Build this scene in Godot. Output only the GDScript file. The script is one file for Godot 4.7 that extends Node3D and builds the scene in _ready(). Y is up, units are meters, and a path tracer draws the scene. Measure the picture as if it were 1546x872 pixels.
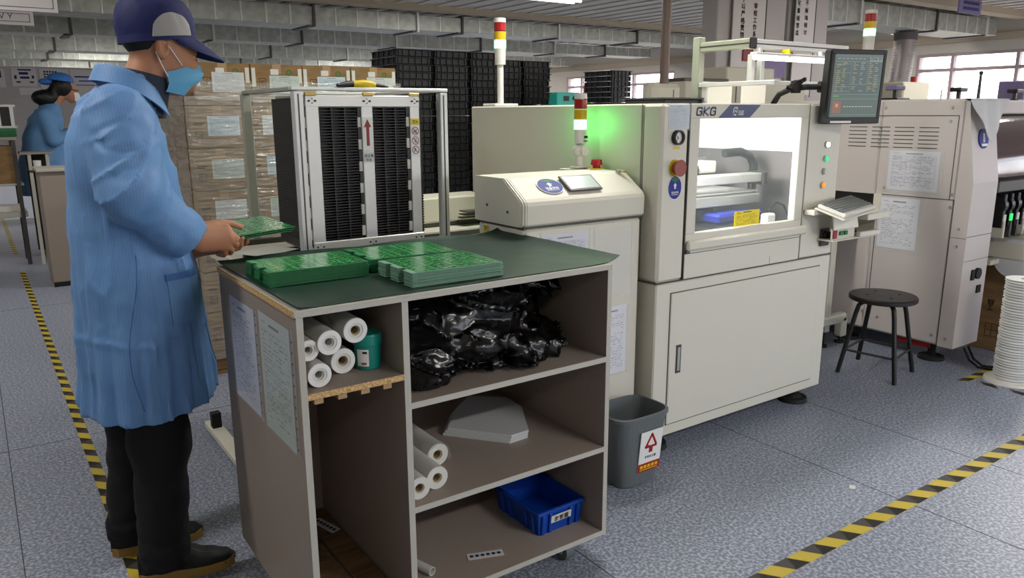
extends Node3D

# A mesh builder: collects triangles and commits them as one mesh.
class Mb:
	var v := PackedVector3Array()
	var n := PackedVector3Array()
	var u := PackedVector2Array()
	var c := PackedColorArray()
	var col := Color.WHITE
	var tint := false
	var xf := Transform3D.IDENTITY

	func tri(a: Vector3, b: Vector3, d: Vector3, na: Vector3, nb: Vector3, nd: Vector3, ua := Vector2.ZERO, ub := Vector2.ZERO, ud := Vector2.ZERO) -> void:
		if (b - a).cross(d - a).dot(na + nb + nd) > 0.0:
			var t := b; b = d; d = t
			t = nb; nb = nd; nd = t
			var w := ub; ub = ud; ud = w
		v.append_array(PackedVector3Array([xf * a, xf * b, xf * d]))
		n.append_array(PackedVector3Array([xf.basis * na, xf.basis * nb, xf.basis * nd]))
		u.append_array(PackedVector2Array([ua, ub, ud]))
		if tint: c.append_array(PackedColorArray([col, col, col]))

	func quad(a: Vector3, b: Vector3, d: Vector3, e: Vector3, nr := Vector3.ZERO) -> Mb:
		# corners in order: bottom-left, bottom-right, top-right, top-left (texture upright)
		if nr == Vector3.ZERO: nr = (b - a).cross(d - a).normalized()
		tri(a, b, d, nr, nr, nr, Vector2(0, 1), Vector2(1, 1), Vector2(1, 0))
		tri(a, d, e, nr, nr, nr, Vector2(0, 1), Vector2(1, 0), Vector2(0, 0))
		return self

	func box(ce: Vector3, s: Vector3, b := 0.0, bs := Basis.IDENTITY) -> Mb:
		var h := s * 0.5
		var k := h - Vector3(b, b, b)
		for a in 3:
			var p := (a + 1) % 3
			var q := (a + 2) % 3
			for sg in [-1.0, 1.0]:
				var nr := Vector3.ZERO
				nr[a] = sg
				var pts: Array[Vector3] = []
				for w in [[-1, -1], [1, -1], [1, 1], [-1, 1]]:
					var o := Vector3.ZERO
					o[a] = sg * h[a]; o[p] = w[0] * k[p]; o[q] = w[1] * k[q]
					pts.append(ce + bs * o)
				quad(pts[0], pts[1], pts[2], pts[3], bs * nr)
			if b > 0.0:
				for sp in [-1.0, 1.0]:
					for sq in [-1.0, 1.0]:
						var nr := Vector3.ZERO
						nr[p] = sp; nr[q] = sq
						nr = nr.normalized()
						var pts: Array[Vector3] = []
						for w in [[-1, 0], [1, 0], [1, 1], [-1, 1]]:
							var o := Vector3.ZERO
							o[a] = w[0] * k[a]
							o[p] = sp * (h[p] if w[1] == 0 else k[p])
							o[q] = sq * (k[q] if w[1] == 0 else h[q])
							pts.append(ce + bs * o)
						quad(pts[0], pts[1], pts[2], pts[3], bs * nr)
		if b > 0.0:
			for i in 8:
				var g := Vector3(1 if i & 1 else -1, 1 if i & 2 else -1, 1 if i & 4 else -1)
				var nr := bs * g.normalized()
				tri(ce + bs * (g * Vector3(h.x, k.y, k.z)), ce + bs * (g * Vector3(k.x, h.y, k.z)), ce + bs * (g * Vector3(k.x, k.y, h.z)), nr, nr, nr)
		return self

	func span(a: Vector3, b: Vector3, bev := 0.0) -> Mb:
		return box((a + b) * 0.5, (b - a).abs(), bev)

	func frame_of(d: Vector3) -> Basis:
		d = d.normalized()
		var s := Vector3.RIGHT if absf(d.y) > 0.9 else Vector3.UP
		var x := s.cross(d).normalized()
		return Basis(x, d, x.cross(d))

	func cyl(a: Vector3, b: Vector3, r0: float, r1 := -1.0, seg := 16, caps := true) -> Mb:
		if r1 < 0.0: r1 = r0
		var bs := frame_of(b - a)
		var sl := (r0 - r1) / maxf((b - a).length(), 1e-6)
		for i in seg:
			var t0 := TAU * i / seg
			var t1 := TAU * (i + 1) / seg
			var d0 := bs * Vector3(cos(t0), 0, sin(t0))
			var d1 := bs * Vector3(cos(t1), 0, sin(t1))
			var n0 := (d0 + bs.y * sl).normalized()
			var n1 := (d1 + bs.y * sl).normalized()
			if r0 > 0: tri(a + d0 * r0, a + d1 * r0, b + d1 * r1, n0, n1, n1)
			if r1 > 0: tri(a + d0 * r0, b + d1 * r1, b + d0 * r1, n0, n1, n0)
			if caps:
				if r0 > 0: tri(a, a + d0 * r0, a + d1 * r0, -bs.y, -bs.y, -bs.y)
				if r1 > 0: tri(b, b + d0 * r1, b + d1 * r1, bs.y, bs.y, bs.y)
		return self

	func ring(a: Vector3, b: Vector3, ro: float, ri: float, seg := 20) -> Mb:
		# a tube with a hole through it
		var bs := frame_of(b - a)
		for i in seg:
			var t0 := TAU * i / seg
			var t1 := TAU * (i + 1) / seg
			var d0 := bs * Vector3(cos(t0), 0, sin(t0))
			var d1 := bs * Vector3(cos(t1), 0, sin(t1))
			for w in [[ro, 1.0], [ri, -1.0]]:
				var r: float = w[0]
				tri(a + d0 * r, a + d1 * r, b + d1 * r, d0 * w[1], d1 * w[1], d1 * w[1])
				tri(a + d0 * r, b + d1 * r, b + d0 * r, d0 * w[1], d1 * w[1], d0 * w[1])
			quad(a + d0 * ri, a + d1 * ri, a + d1 * ro, a + d0 * ro, -bs.y)
			quad(b + d0 * ri, b + d1 * ri, b + d1 * ro, b + d0 * ro, bs.y)
		return self

	func lathe(pr: Array, at: Vector3, seg := 24, bs := Basis.IDENTITY, sx := 1.0, sz := 1.0) -> Mb:
		# pr: [radius, height] pairs from bottom to top, outside of the wall on the right-hand side
		for j in pr.size() - 1:
			var p0 := Vector2(pr[j][0], pr[j][1])
			var p1 := Vector2(pr[j + 1][0], pr[j + 1][1])
			var nn := Vector2(p1.y - p0.y, p0.x - p1.x).normalized()
			for i in seg:
				var q: Array[Vector3] = []
				var qn: Array[Vector3] = []
				for k in 2:
					var t := TAU * (i + k) / seg
					var d := Vector3(cos(t) * sx, 0, sin(t) * sz)
					var dn := Vector3(cos(t) / sx, 0, sin(t) / sz).normalized()
					q.append(at + bs * (d * p0.x + Vector3.UP * p0.y))
					q.append(at + bs * (d * p1.x + Vector3.UP * p1.y))
					qn.append(bs * (dn * nn.x + Vector3.UP * nn.y).normalized())
				if p0.x > 0: tri(q[0], q[2], q[3], qn[0], qn[1], qn[1])
				if p1.x > 0: tri(q[0], q[3], q[1], qn[0], qn[1], qn[0])
		return self

	func prism(poly: PackedVector2Array, z0: float, z1: float) -> Mb:
		var ix := Geometry2D.triangulate_polygon(poly)
		for i in range(0, ix.size(), 3):
			for w in [[z0, -1.0], [z1, 1.0]]:
				var nr := Vector3(0, 0, w[1] * signf(z1 - z0))
				var a := poly[ix[i]]; var b := poly[ix[i + 1]]; var d := poly[ix[i + 2]]
				tri(Vector3(a.x, a.y, w[0]), Vector3(b.x, b.y, w[0]), Vector3(d.x, d.y, w[0]), nr, nr, nr, a, b, d)
		var area := 0.0
		for i in poly.size():
			area += poly[i].cross(poly[(i + 1) % poly.size()])
		for i in poly.size():
			var a := poly[i]
			var b := poly[(i + 1) % poly.size()]
			var e := (b - a).normalized()
			var nr := Vector3(e.y, -e.x, 0) * signf(area)
			quad(Vector3(a.x, a.y, z0), Vector3(b.x, b.y, z0), Vector3(b.x, b.y, z1), Vector3(a.x, a.y, z1), nr)
		return self

	func tube(path: Array, r: Variant, seg := 10, caps := true) -> Mb:
		var rings := []
		for i in path.size():
			var d: Vector3 = path[mini(i + 1, path.size() - 1)] - path[maxi(i - 1, 0)]
			var bs := frame_of(d)
			if i > 0:
				# carry the frame along so that the tube does not twist
				var last: Basis = rings[i - 1][1]
				var x := (last.x - d.normalized() * last.x.dot(d.normalized())).normalized()
				bs = Basis(x, d.normalized(), x.cross(d.normalized()))
			var rr: float = r[i] if r is Array else r
			rings.append([path[i], bs, rr])
		for i in rings.size() - 1:
			var a = rings[i]
			var b = rings[i + 1]
			for k in seg:
				var t0 := TAU * k / seg
				var t1 := TAU * (k + 1) / seg
				var a0: Vector3 = a[1] * Vector3(cos(t0), 0, sin(t0))
				var a1: Vector3 = a[1] * Vector3(cos(t1), 0, sin(t1))
				var b0: Vector3 = b[1] * Vector3(cos(t0), 0, sin(t0))
				var b1: Vector3 = b[1] * Vector3(cos(t1), 0, sin(t1))
				tri(a[0] + a0 * a[2], a[0] + a1 * a[2], b[0] + b1 * b[2], a0, a1, b1)
				tri(a[0] + a0 * a[2], b[0] + b1 * b[2], b[0] + b0 * b[2], a0, b1, b0)
				if caps and i == 0: tri(a[0], a[0] + a0 * a[2], a[0] + a1 * a[2], -a[1].y, -a[1].y, -a[1].y)
				if caps and i == rings.size() - 2: tri(b[0], b[0] + b0 * b[2], b[0] + b1 * b[2], b[1].y, b[1].y, b[1].y)
		return self

	func grid(nu: int, nv: int, f: Callable, thick := 0.0, wrap := false) -> Mb:
		# a smooth sheet f(u, v) with a back face at the given thickness
		var p := []
		for j in nv + 1:
			for i in nu + 1:
				p.append(f.call(float(i) / nu, float(j) / nv))
		var nr := []
		for j in nv + 1:
			for i in nu + 1:
				var i0 := maxi(i - 1, 0)
				var i1 := mini(i + 1, nu)
				if wrap and (i == 0 or i == nu):
					i0 = nu - 1
					i1 = 1
				var du: Vector3 = p[j * (nu + 1) + i1] - p[j * (nu + 1) + i0]
				var dv: Vector3 = p[mini(j + 1, nv) * (nu + 1) + i] - p[maxi(j - 1, 0) * (nu + 1) + i]
				var x := du.cross(dv)
				nr.append(x.normalized() if x.length() > 1e-12 else Vector3.UP)
		for side in (2 if thick > 0.0 else 1):
			var s := -1.0 if side else 1.0
			for j in nv:
				for i in nu:
					var a := j * (nu + 1) + i
					var ids := [a, a + 1, a + nu + 2, a + nu + 1]
					var q := []
					var uv := []
					for k in ids:
						q.append(p[k] - nr[k] * thick * side)
						uv.append(Vector2(float(k % (nu + 1)) / nu, 1.0 - float(k / (nu + 1)) / nv))
					tri(q[0], q[1], q[2], nr[ids[0]] * s, nr[ids[1]] * s, nr[ids[2]] * s, uv[0], uv[1], uv[2])
					tri(q[0], q[2], q[3], nr[ids[0]] * s, nr[ids[2]] * s, nr[ids[3]] * s, uv[0], uv[2], uv[3])
		if thick > 0.0 and not wrap:
			var rim := []
			for i in nu: rim.append([i, i + 1])
			for j in nv: rim.append([j * (nu + 1) + nu, (j + 1) * (nu + 1) + nu])
			for i in nu: rim.append([nv * (nu + 1) + i, nv * (nu + 1) + i + 1])
			for j in nv: rim.append([j * (nu + 1), (j + 1) * (nu + 1)])
			var mid: Vector3 = p[(nv / 2) * (nu + 1) + nu / 2]
			for e in rim:
				var a: Vector3 = p[e[0]]
				var b: Vector3 = p[e[1]]
				var o: Vector3 = (b - a).cross(nr[e[0]]).normalized()
				if o.dot(a - mid) < 0: o = -o
				quad(a, b, b - nr[e[1]] * thick, a - nr[e[0]] * thick, o)
		return self

	func ball(ce: Vector3, r: Vector3, nu := 20, nv := 12) -> Mb:
		return grid(nu, nv, func(a: float, b: float) -> Vector3:
			var t := -a * TAU
			var q := (b - 0.5) * PI
			return ce + Vector3(cos(t) * cos(q) * r.x, sin(q) * r.y, sin(t) * cos(q) * r.z), 0.0, true)

	func strokes(spec: String, o: Vector3, ax: Vector3, ay: Vector3, w: float, d := 0.0008) -> Mb:
		# flat lettering: polylines on a 10 x 10 square whose corner is o and whose sides are ax (right) and ay (up); y counts down
		var nz := ax.cross(ay).normalized()
		for st in spec.split(";", false):
			var last := Vector2.INF
			for pt in st.split(" ", false):
				var xy := pt.split(",")
				var q := Vector2(float(xy[0]) / 10.0, 1.0 - float(xy[1]) / 10.0)
				if last != Vector2.INF:
					var a := o + ax * last.x + ay * last.y
					var b := o + ax * q.x + ay * q.y
					var e := (b - a).normalized()
					var s := e.cross(nz) * w * 0.5
					a -= e * w * 0.3
					b += e * w * 0.3
					var up := nz * d
					quad(a + s + up, b + s + up, b - s + up, a - s + up, nz)
					quad(a + s, b + s, b + s + up, a + s + up, s.normalized())
					quad(a - s, b - s, b - s + up, a - s + up, -s.normalized())
				last = q
		return self

	func sdf(f: Callable, lo: Vector3, hi: Vector3, h: float) -> Mb:
		# surface nets over the field f, visiting only the blocks near the surface
		var B := 4
		var nb := Vector3i(((hi - lo) / (h * B)).ceil())
		var N := nb * B + Vector3i.ONE
		var sx := N.x
		var sxy := N.x * N.y
		var val := PackedFloat32Array()
		val.resize(N.x * N.y * N.z)
		val.fill(1.0)
		var act := []
		var rad := h * B * 0.87 * 1.25 + h
		for bz in nb.z:
			for by in nb.y:
				for bx in nb.x:
					var b0 := Vector3i(bx, by, bz) * B
					var d: float = f.call(lo + (Vector3(b0) + Vector3.ONE * (B * 0.5)) * h)
					var near := absf(d) < rad
					if near: act.append(b0)
					for k in B:
						for j in B:
							var at := (b0.z + k) * sxy + (b0.y + j) * sx + b0.x
							for i in B:
								val[at + i] = f.call(lo + Vector3(b0.x + i, b0.y + j, b0.z + k) * h) if near else d
		var vid := {}
		var pos := PackedVector3Array()
		var co := [0, 1, sx, sx + 1, sxy, sxy + 1, sxy + sx, sxy + sx + 1]
		var ed := [[0, 1], [2, 3], [4, 5], [6, 7], [0, 2], [1, 3], [4, 6], [5, 7], [0, 4], [1, 5], [2, 6], [3, 7]]
		for b0: Vector3i in act:
			for k in B:
				for j in B:
					for i in B:
						var at := (b0.z + k) * sxy + (b0.y + j) * sx + b0.x + i
						var m := 0
						for e in 8:
							if val[at + co[e]] < 0.0: m += 1
						if m == 0 or m == 8: continue
						var s := Vector3.ZERO
						var cnt := 0
						for e in ed:
							var a := val[at + co[e[0]]]
							var b := val[at + co[e[1]]]
							if (a < 0.0) != (b < 0.0):
								var t := a / (a - b)
								s += Vector3(e[0] & 1, (e[0] >> 1) & 1, e[0] >> 2).lerp(Vector3(e[1] & 1, (e[1] >> 1) & 1, e[1] >> 2), t)
								cnt += 1
						vid[at] = pos.size()
						pos.append(lo + (Vector3(b0.x + i, b0.y + j, b0.z + k) + s / cnt) * h)
		var nrm := PackedVector3Array()
		nrm.resize(pos.size())
		var fc := PackedInt32Array()
		var st := [1, sx, sxy]
		for at: int in vid:
			var neg := val[at] < 0.0
			for a in 3:
				if (val[at + st[a]] < 0.0) == neg: continue
				var s1: int = st[(a + 1) % 3]
				var s2: int = st[(a + 2) % 3]
				if not (vid.has(at - s1) and vid.has(at - s2) and vid.has(at - s1 - s2)): continue
				var q := [vid[at], vid[at - s1], vid[at - s1 - s2], vid[at - s2]]
				if neg: q.reverse()
				fc.append_array(PackedInt32Array([q[0], q[1], q[2], q[0], q[2], q[3]]))
		for i in range(0, fc.size(), 3):
			var w := (pos[fc[i + 1]] - pos[fc[i]]).cross(pos[fc[i + 2]] - pos[fc[i]])
			for k in 3: nrm[fc[i + k]] += w
		var sg := 1.0
		if fc.size():
			# outward is towards growing values
			var t := fc[0]
			var q := nrm[t].normalized()
			if f.call(pos[t] + q * h) < f.call(pos[t] - q * h): sg = -1.0
		for i in range(0, fc.size(), 3):
			var a := fc[i]; var b := fc[i + 1]; var e := fc[i + 2]
			tri(pos[a], pos[b], pos[e], nrm[a].normalized() * sg, nrm[b].normalized() * sg, nrm[e].normalized() * sg)
		return self

	func mesh() -> ArrayMesh:
		var a := []
		a.resize(Mesh.ARRAY_MAX)
		a[Mesh.ARRAY_VERTEX] = v
		a[Mesh.ARRAY_NORMAL] = n
		a[Mesh.ARRAY_TEX_UV] = u
		if tint: a[Mesh.ARRAY_COLOR] = c
		var r := ArrayMesh.new()
		r.add_surface_from_arrays(Mesh.PRIMITIVE_TRIANGLES, a)
		return r

var M := {}
var counts := {}

func V(x: float, y: float, z: float) -> Vector3: return Vector3(x, y, z)
func mb() -> Mb: return Mb.new()

func numbered(nm: String) -> String:
	counts[nm] = counts.get(nm, 0) + 1
	return nm if counts[nm] == 1 else "%s_%03d" % [nm, counts[nm] - 1]

func tag(o: Node3D, label: String, cat: String, group := "", kind := "") -> Node3D:
	if label: o.set_meta("label", label)
	if cat: o.set_meta("category", cat)
	if group: o.set_meta("group", group)
	if kind: o.set_meta("kind", kind)
	return o

func thing(nm: String, label: String, cat: String, at := Vector3.ZERO, turn := 0.0, group := "") -> Node3D:
	var o := Node3D.new()
	o.name = numbered(nm)
	add_child(o)
	o.position = at
	o.rotation.y = turn
	return tag(o, label, cat, group)

func part(p: Node3D, nm: String, b: Mb, mat: String, label := "") -> MeshInstance3D:
	return shared(p, nm, b.mesh(), mat, label)

func shared(p: Node3D, nm: String, me: Mesh, mat: String, label := "") -> MeshInstance3D:
	var o := MeshInstance3D.new()
	o.name = nm
	o.mesh = me
	o.material_override = M[mat]
	p.add_child(o, true)
	if label: o.set_meta("label", label)
	return o

func solo(nm: String, label: String, cat: String, b: Mb, mat: String, at := Vector3.ZERO, turn := 0.0, group := "") -> MeshInstance3D:
	var o := part(self, numbered(nm), b, mat)
	o.position = at
	o.rotation.y = turn
	tag(o, label, cat, group)
	return o

func struct(nm: String, b: Mb, mat: String) -> MeshInstance3D:
	var o := part(self, nm, b, mat)
	o.set_meta("kind", "structure")
	return o

const ORD := ["topmost", "second", "third", "fourth", "fifth", "sixth", "seventh", "eighth", "ninth", "tenth", "eleventh", "twelfth", "thirteenth", "fourteenth", "fifteenth", "sixteenth", "seventeenth", "eighteenth", "nineteenth"]
const TENS := ["", "", "twenty", "thirty"]

func nth(k: int) -> String:
	# 0 is the topmost
	if k < 19: return ORD[k]
	var n := k + 1
	return ["twentieth", "thirtieth"][n / 10 - 2] if n % 10 == 0 else TENS[n / 10] + "-" + ("first" if n % 10 == 1 else ORD[n % 10 - 1])

func copy(o: Node3D, nm: String, label: String, at: Vector3, turn := 0.0) -> Node3D:
	var r: Node3D = o.duplicate()
	r.name = numbered(nm)
	add_child(r)
	r.position = at
	r.rotation.y = turn
	if label: r.set_meta("label", label)
	return r

# ---------- materials ----------
func noise(fr: float, oct := 3, sd := 1, ty := FastNoiseLite.TYPE_SIMPLEX_SMOOTH) -> FastNoiseLite:
	var f := FastNoiseLite.new()
	f.noise_type = ty
	f.seed = sd
	f.frequency = fr
	f.fractal_octaves = oct
	return f

func tex(w: int, h: int, f: Callable) -> ImageTexture:
	var im := Image.create(w, h, false, Image.FORMAT_RGB8)
	for y in h:
		for x in w:
			im.set_pixel(x, y, f.call(x, y))
	return ImageTexture.create_from_image(im)

func tiled(size: int, fr: float, oct: int, sd: int, stops: Array, sx := 1) -> ImageTexture:
	# seamless noise run through a colour ramp
	var im := noise(fr, oct, sd).get_seamless_image(size, size)
	im.convert(Image.FORMAT_L8)
	var g := Gradient.new()
	g.offsets = PackedFloat32Array(stops.map(func(s): return s[0]))
	g.colors = PackedColorArray(stops.map(func(s): return s[1]))
	var lut := []
	for i in 256: lut.append(g.sample(i / 255.0))
	var d := im.get_data()
	var out := PackedByteArray()
	out.resize(size * size * 3)
	for i in size * size:
		var k := i if sx == 1 else (i / size) * size + (i % size) / sx
		var q: Color = lut[d[k]]
		out[i * 3] = q.r8; out[i * 3 + 1] = q.g8; out[i * 3 + 2] = q.b8
	return ImageTexture.create_from_image(Image.create_from_data(size, size, false, Image.FORMAT_RGB8, out))

func bumps(size: int, fr: float, oct: int, sd: int, strength: float) -> ImageTexture:
	var im := noise(fr, oct, sd).get_seamless_image(size, size)
	im.convert(Image.FORMAT_RGBA8)
	im.bump_map_to_normal_map(strength)
	return ImageTexture.create_from_image(im)

func mat(key: String, c: Color, rough := 0.6, metal := 0.0, t: Texture2D = null, sc := 1.0) -> StandardMaterial3D:
	var m := StandardMaterial3D.new()
	m.resource_name = key
	m.albedo_color = c
	m.roughness = rough
	m.metallic = metal
	if t:
		m.albedo_texture = t
		if sc > 0.0:
			m.uv1_triplanar = true
			m.uv1_scale = Vector3.ONE * sc
	M[key] = m
	return m

func bumpy(key: String, t: Texture2D, s: float) -> void:
	M[key].normal_enabled = true
	M[key].normal_texture = t
	M[key].normal_scale = s

func glow(key: String, c: Color, e: float, base := Color(0.9, 0.9, 0.9)) -> void:
	var m := mat(key, base, 0.4)
	m.emission_enabled = true
	m.emission = c
	m.emission_energy_multiplier = e

func page(sd: int, paper: Color, w := 160, h := 224, boxed := false) -> ImageTexture:
	# a printed form: heading, rules and rows of tiny words
	var im := Image.create(w, h, false, Image.FORMAT_RGB8)
	im.fill(paper)
	var r := RandomNumberGenerator.new()
	r.seed = sd
	var ink := paper * 0.45
	var faint := paper * 0.74
	im.fill_rect(Rect2i(w / 3, h / 16, w / 3, 5), ink)
	im.fill_rect(Rect2i(w / 12, h / 16, w / 8, 3), faint)
	var y := h / 7
	while y < h - h / 12:
		if boxed and r.randf() < 0.55: im.fill_rect(Rect2i(w / 14, y - 3, w - w / 7, 1), faint)
		var x := w / 12
		while x < w - w / 6:
			var l := r.randi_range(4, 22)
			if r.randf() < 0.72: im.fill_rect(Rect2i(x, y, mini(l, w - w / 10 - x), 2), ink.lerp(faint, r.randf()))
			x += l + r.randi_range(3, 9)
		y += r.randi_range(6, 9)
	if boxed:
		for k in 4: im.fill_rect(Rect2i(w / 14 + k * w * 2 / 7, h / 7, 1, h * 3 / 4), faint)
	return ImageTexture.create_from_image(im)

func make_materials() -> void:
	# floor: speckled blue-grey vinyl
	var fl := tiled(512, 0.11, 3, 5, [[0.0, Color(0.35, 0.375, 0.41)], [0.42, Color(0.435, 0.46, 0.50)], [0.55, Color(0.52, 0.545, 0.585)], [0.72, Color(0.62, 0.64, 0.68)], [1.0, Color(0.70, 0.72, 0.76)]])
	var m := mat("floor", Color(1.0, 1.0, 1.03), 0.38, 0.0, fl, 1.1)
	m.uv1_world_triplanar = true
	mat("seam", Color(0.26, 0.27, 0.29), 0.8)
	mat("wall", Color(0.80, 0.77, 0.72), 0.9)
	mat("ceiling", Color(0.80, 0.77, 0.73), 0.85)
	mat("beam", Color(0.72, 0.66, 0.57), 0.8)
	mat("pillar", Color(0.70, 0.68, 0.68), 0.7)
	mat("banner", Color(0.80, 0.78, 0.78), 0.6)
	mat("window_frame", Color(0.70, 0.62, 0.62), 0.5)
	var gl := mat("glass", Color(0.9, 0.95, 0.95, 0.08), 0.05)
	gl.metallic_specular = 0.22
	gl.transparency = BaseMaterial3D.TRANSPARENCY_ALPHA
	var duct := tiled(256, 0.02, 4, 9, [[0.0, Color(0.62, 0.63, 0.62)], [0.5, Color(0.68, 0.69, 0.68)], [1.0, Color(0.75, 0.75, 0.74)]])
	mat("duct", Color(1.0, 1.0, 0.97), 0.45, 0.4, duct, 1.3).uv1_world_triplanar = true
	bumpy("duct", bumps(256, 0.012, 2, 3, 6.0), 0.35)
	mat("duct_dark", Color(0.36, 0.34, 0.33), 0.6, 0.3)
	mat("flange", Color(0.86, 0.86, 0.84), 0.45, 0.2)
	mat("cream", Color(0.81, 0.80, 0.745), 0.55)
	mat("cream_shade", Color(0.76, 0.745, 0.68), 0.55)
	mat("machine_grey", Color(0.755, 0.725, 0.71), 0.5)
	mat("line", Color(0.30, 0.30, 0.27), 0.8)
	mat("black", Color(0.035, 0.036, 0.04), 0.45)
	mat("rubber", Color(0.05, 0.05, 0.052), 0.75)
	mat("tray", Color(0.05, 0.054, 0.066), 0.38)
	mat("tray_rim", Color(0.13, 0.138, 0.155), 0.35)
	mat("comb", Color(0.055, 0.06, 0.062), 0.45)
	mat("steel", Color(0.72, 0.72, 0.71), 0.35, 0.8)
	mat("alu", Color(0.80, 0.80, 0.79), 0.4, 0.35)
	mat("hose", Color(0.58, 0.55, 0.55), 0.4, 0.4)
	mat("inner_grey", Color(0.42, 0.40, 0.39), 0.6)
	mat("alu_green", Color(0.62, 0.63, 0.57), 0.4, 0.3)
	mat("dark_steel", Color(0.30, 0.29, 0.28), 0.45, 0.6)
	mat("pipe", Color(0.45, 0.38, 0.35), 0.45, 0.3)
	mat("stool_black", Color(0.11, 0.095, 0.095), 0.4)
	mat("brass", Color(0.72, 0.62, 0.38), 0.4, 0.5)
	mat("white", Color(0.88, 0.88, 0.87), 0.5)
	mat("offwhite", Color(0.80, 0.79, 0.76), 0.55)
	# the linen-like laminate of the cart
	var lam := tex(128, 128, func(x, y):
		var h := fposmod(sin(x * 12.9898 + y * 78.233) * 43758.5453, 1.0)
		var a := 0.86 + 0.07 * h + (0.05 if (y * 7 + x / 9) % 5 < 2 else 0.0) + (0.03 if x % 4 == 0 else 0.0)
		return Color(0.64 * a, 0.585 * a, 0.54 * a))
	mat("laminate", Color(0.98, 0.98, 0.98), 0.5, 0.0, lam, 5.0)
	mat("edging", Color(0.69, 0.68, 0.64), 0.5)
	mat("chipboard", Color.WHITE, 0.85, 0.0, tiled(128, 0.09, 3, 4, [[0.0, Color(0.42, 0.30, 0.16)], [0.35, Color(0.72, 0.58, 0.38)], [1.0, Color(0.86, 0.76, 0.56)]]), 9.0)
	mat("raw_wood", Color(0.66, 0.55, 0.40), 0.8)
	mat("mat_green", Color(0.07, 0.19, 0.14), 0.42)
	mat("mat_edge", Color(0.03, 0.045, 0.04), 0.6)
	# circuit boards: rows of small pads, fine tracks, glossy solder mask
	var pcb := tex(256, 256, func(x, y):
		var cx := int(x) / 64
		var cy := int(y) / 32
		var ux := int(x) % 64 / 2
		var uy := int(y) % 32 / 2
		var h := fposmod(sin(cx * 3.7 + cy * 9.1 + (ux / 4) * 5.3 + (uy / 3) * 2.9) * 437.58, 1.0)
		var q := Color(0.17, 0.49, 0.27)
		if h > 0.80: q = Color(0.30, 0.66, 0.38)
		elif h < 0.2: q = Color(0.03, 0.26, 0.11)
		if ux == 0 or uy == 0: q = Color(0.46, 0.76, 0.52)
		if (ux > 8 and ux < 15 and uy > 5 and uy < 9): q = Color(0.50, 0.72, 0.50)
		if (ux > 20 and ux < 24 and uy > 9 and uy < 13): q = Color(0.02, 0.15, 0.07)
		return q)
	mat("pcb", Color.WHITE, 0.16, 0.0, pcb, -1.0)
	mat("pcb_edge", Color(0.14, 0.47, 0.27), 0.5)
	mat("pcb_pale", Color(0.46, 0.62, 0.53), 0.5)
	mat("film_roll", Color(0.80, 0.80, 0.77), 0.35)
	mat("core", Color(0.62, 0.55, 0.42), 0.7)
	mat("teal", Color(0.02, 0.52, 0.47), 0.35)
	mat("bag", Color(0.006, 0.006, 0.008), 0.22)
	mat("foam", Color(0.76, 0.77, 0.77), 0.6)
	mat("blue_bin", Color(0.0, 0.24, 0.62), 0.38)
	mat("bin_grey", Color(0.36, 0.385, 0.39), 0.5)
	mat("red", Color(0.62, 0.03, 0.05), 0.4)
	mat("dark_red", Color(0.52, 0.07, 0.10), 0.5)
	mat("yellow", Color(0.86, 0.75, 0.03), 0.45)
	mat("tape_yellow", Color(0.70, 0.62, 0.17), 0.5)
	mat("tape_black", Color(0.21, 0.195, 0.18), 0.55)
	mat("orange", Color(0.85, 0.35, 0.05), 0.4)
	mat("sticker_blue", Color(0.015, 0.12, 0.52), 0.6)
	mat("sticker_green", Color(0.05, 0.40, 0.18), 0.6)
	mat("brown_red", Color(0.55, 0.25, 0.20), 0.45)
	mat("logo_blue", Color(0.20, 0.25, 0.42), 0.4)
	mat("logo_grey", Color(0.28, 0.32, 0.42), 0.4)
	mat("text_dark", Color(0.12, 0.11, 0.12), 0.7)
	mat("text_brown", Color(0.24, 0.10, 0.10), 0.7)
	mat("text_blue", Color(0.10, 0.14, 0.38), 0.7)
	mat("violet", Color(0.46, 0.42, 0.58), 0.6)
	var card := tiled(256, 0.03, 4, 21, [[0.0, Color(0.46, 0.36, 0.24)], [0.5, Color(0.53, 0.42, 0.28)], [1.0, Color(0.60, 0.48, 0.33)]], 4)
	mat("card", Color(0.96, 0.95, 0.93), 0.85, 0.0, card, 1.6)
	mat("card_tape", Color(0.60, 0.47, 0.31), 0.4)
	mat("card_print", Color(0.26, 0.19, 0.12), 0.85)
	mat("green_print", Color(0.28, 0.42, 0.20), 0.85)
	mat("timber", Color(0.50, 0.39, 0.26), 0.85, 0.0, tiled(128, 0.05, 3, 8, [[0.0, Color(0.70, 0.66, 0.6)], [1.0, Color.WHITE]], 8), 4.0)
	var wrap := mat("wrap", Color(0.93, 0.95, 0.94, 0.17), 0.16)
	wrap.metallic_specular = 0.7
	wrap.transparency = BaseMaterial3D.TRANSPARENCY_ALPHA
	var clear := mat("clear", Color(0.95, 0.97, 0.97, 0.10), 0.12)
	clear.metallic_specular = 0.3
	clear.transparency = BaseMaterial3D.TRANSPARENCY_ALPHA
	var smoky := mat("smoky", Color(0.33, 0.24, 0.26, 0.62), 0.1)
	smoky.transparency = BaseMaterial3D.TRANSPARENCY_ALPHA
	# people
	var cl := tex(64, 8, func(x, _y): return Color(1, 1, 1) if int(x) % 8 > 1 else Color(0.90, 0.92, 0.95))
	var cm := mat("coat", Color(0.385, 0.555, 0.755), 0.6, 0.0, cl, 16.0)
	cm.rim_enabled = true
	cm.rim = 0.25
	mat("coat_far", Color(0.36, 0.54, 0.72), 0.7)
	mat("coat_seam", Color(0.25, 0.42, 0.66), 0.75)
	mat("shirt", Color(0.17, 0.20, 0.26), 0.85)
	mat("denim", Color(0.012, 0.018, 0.042), 0.85)
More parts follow.
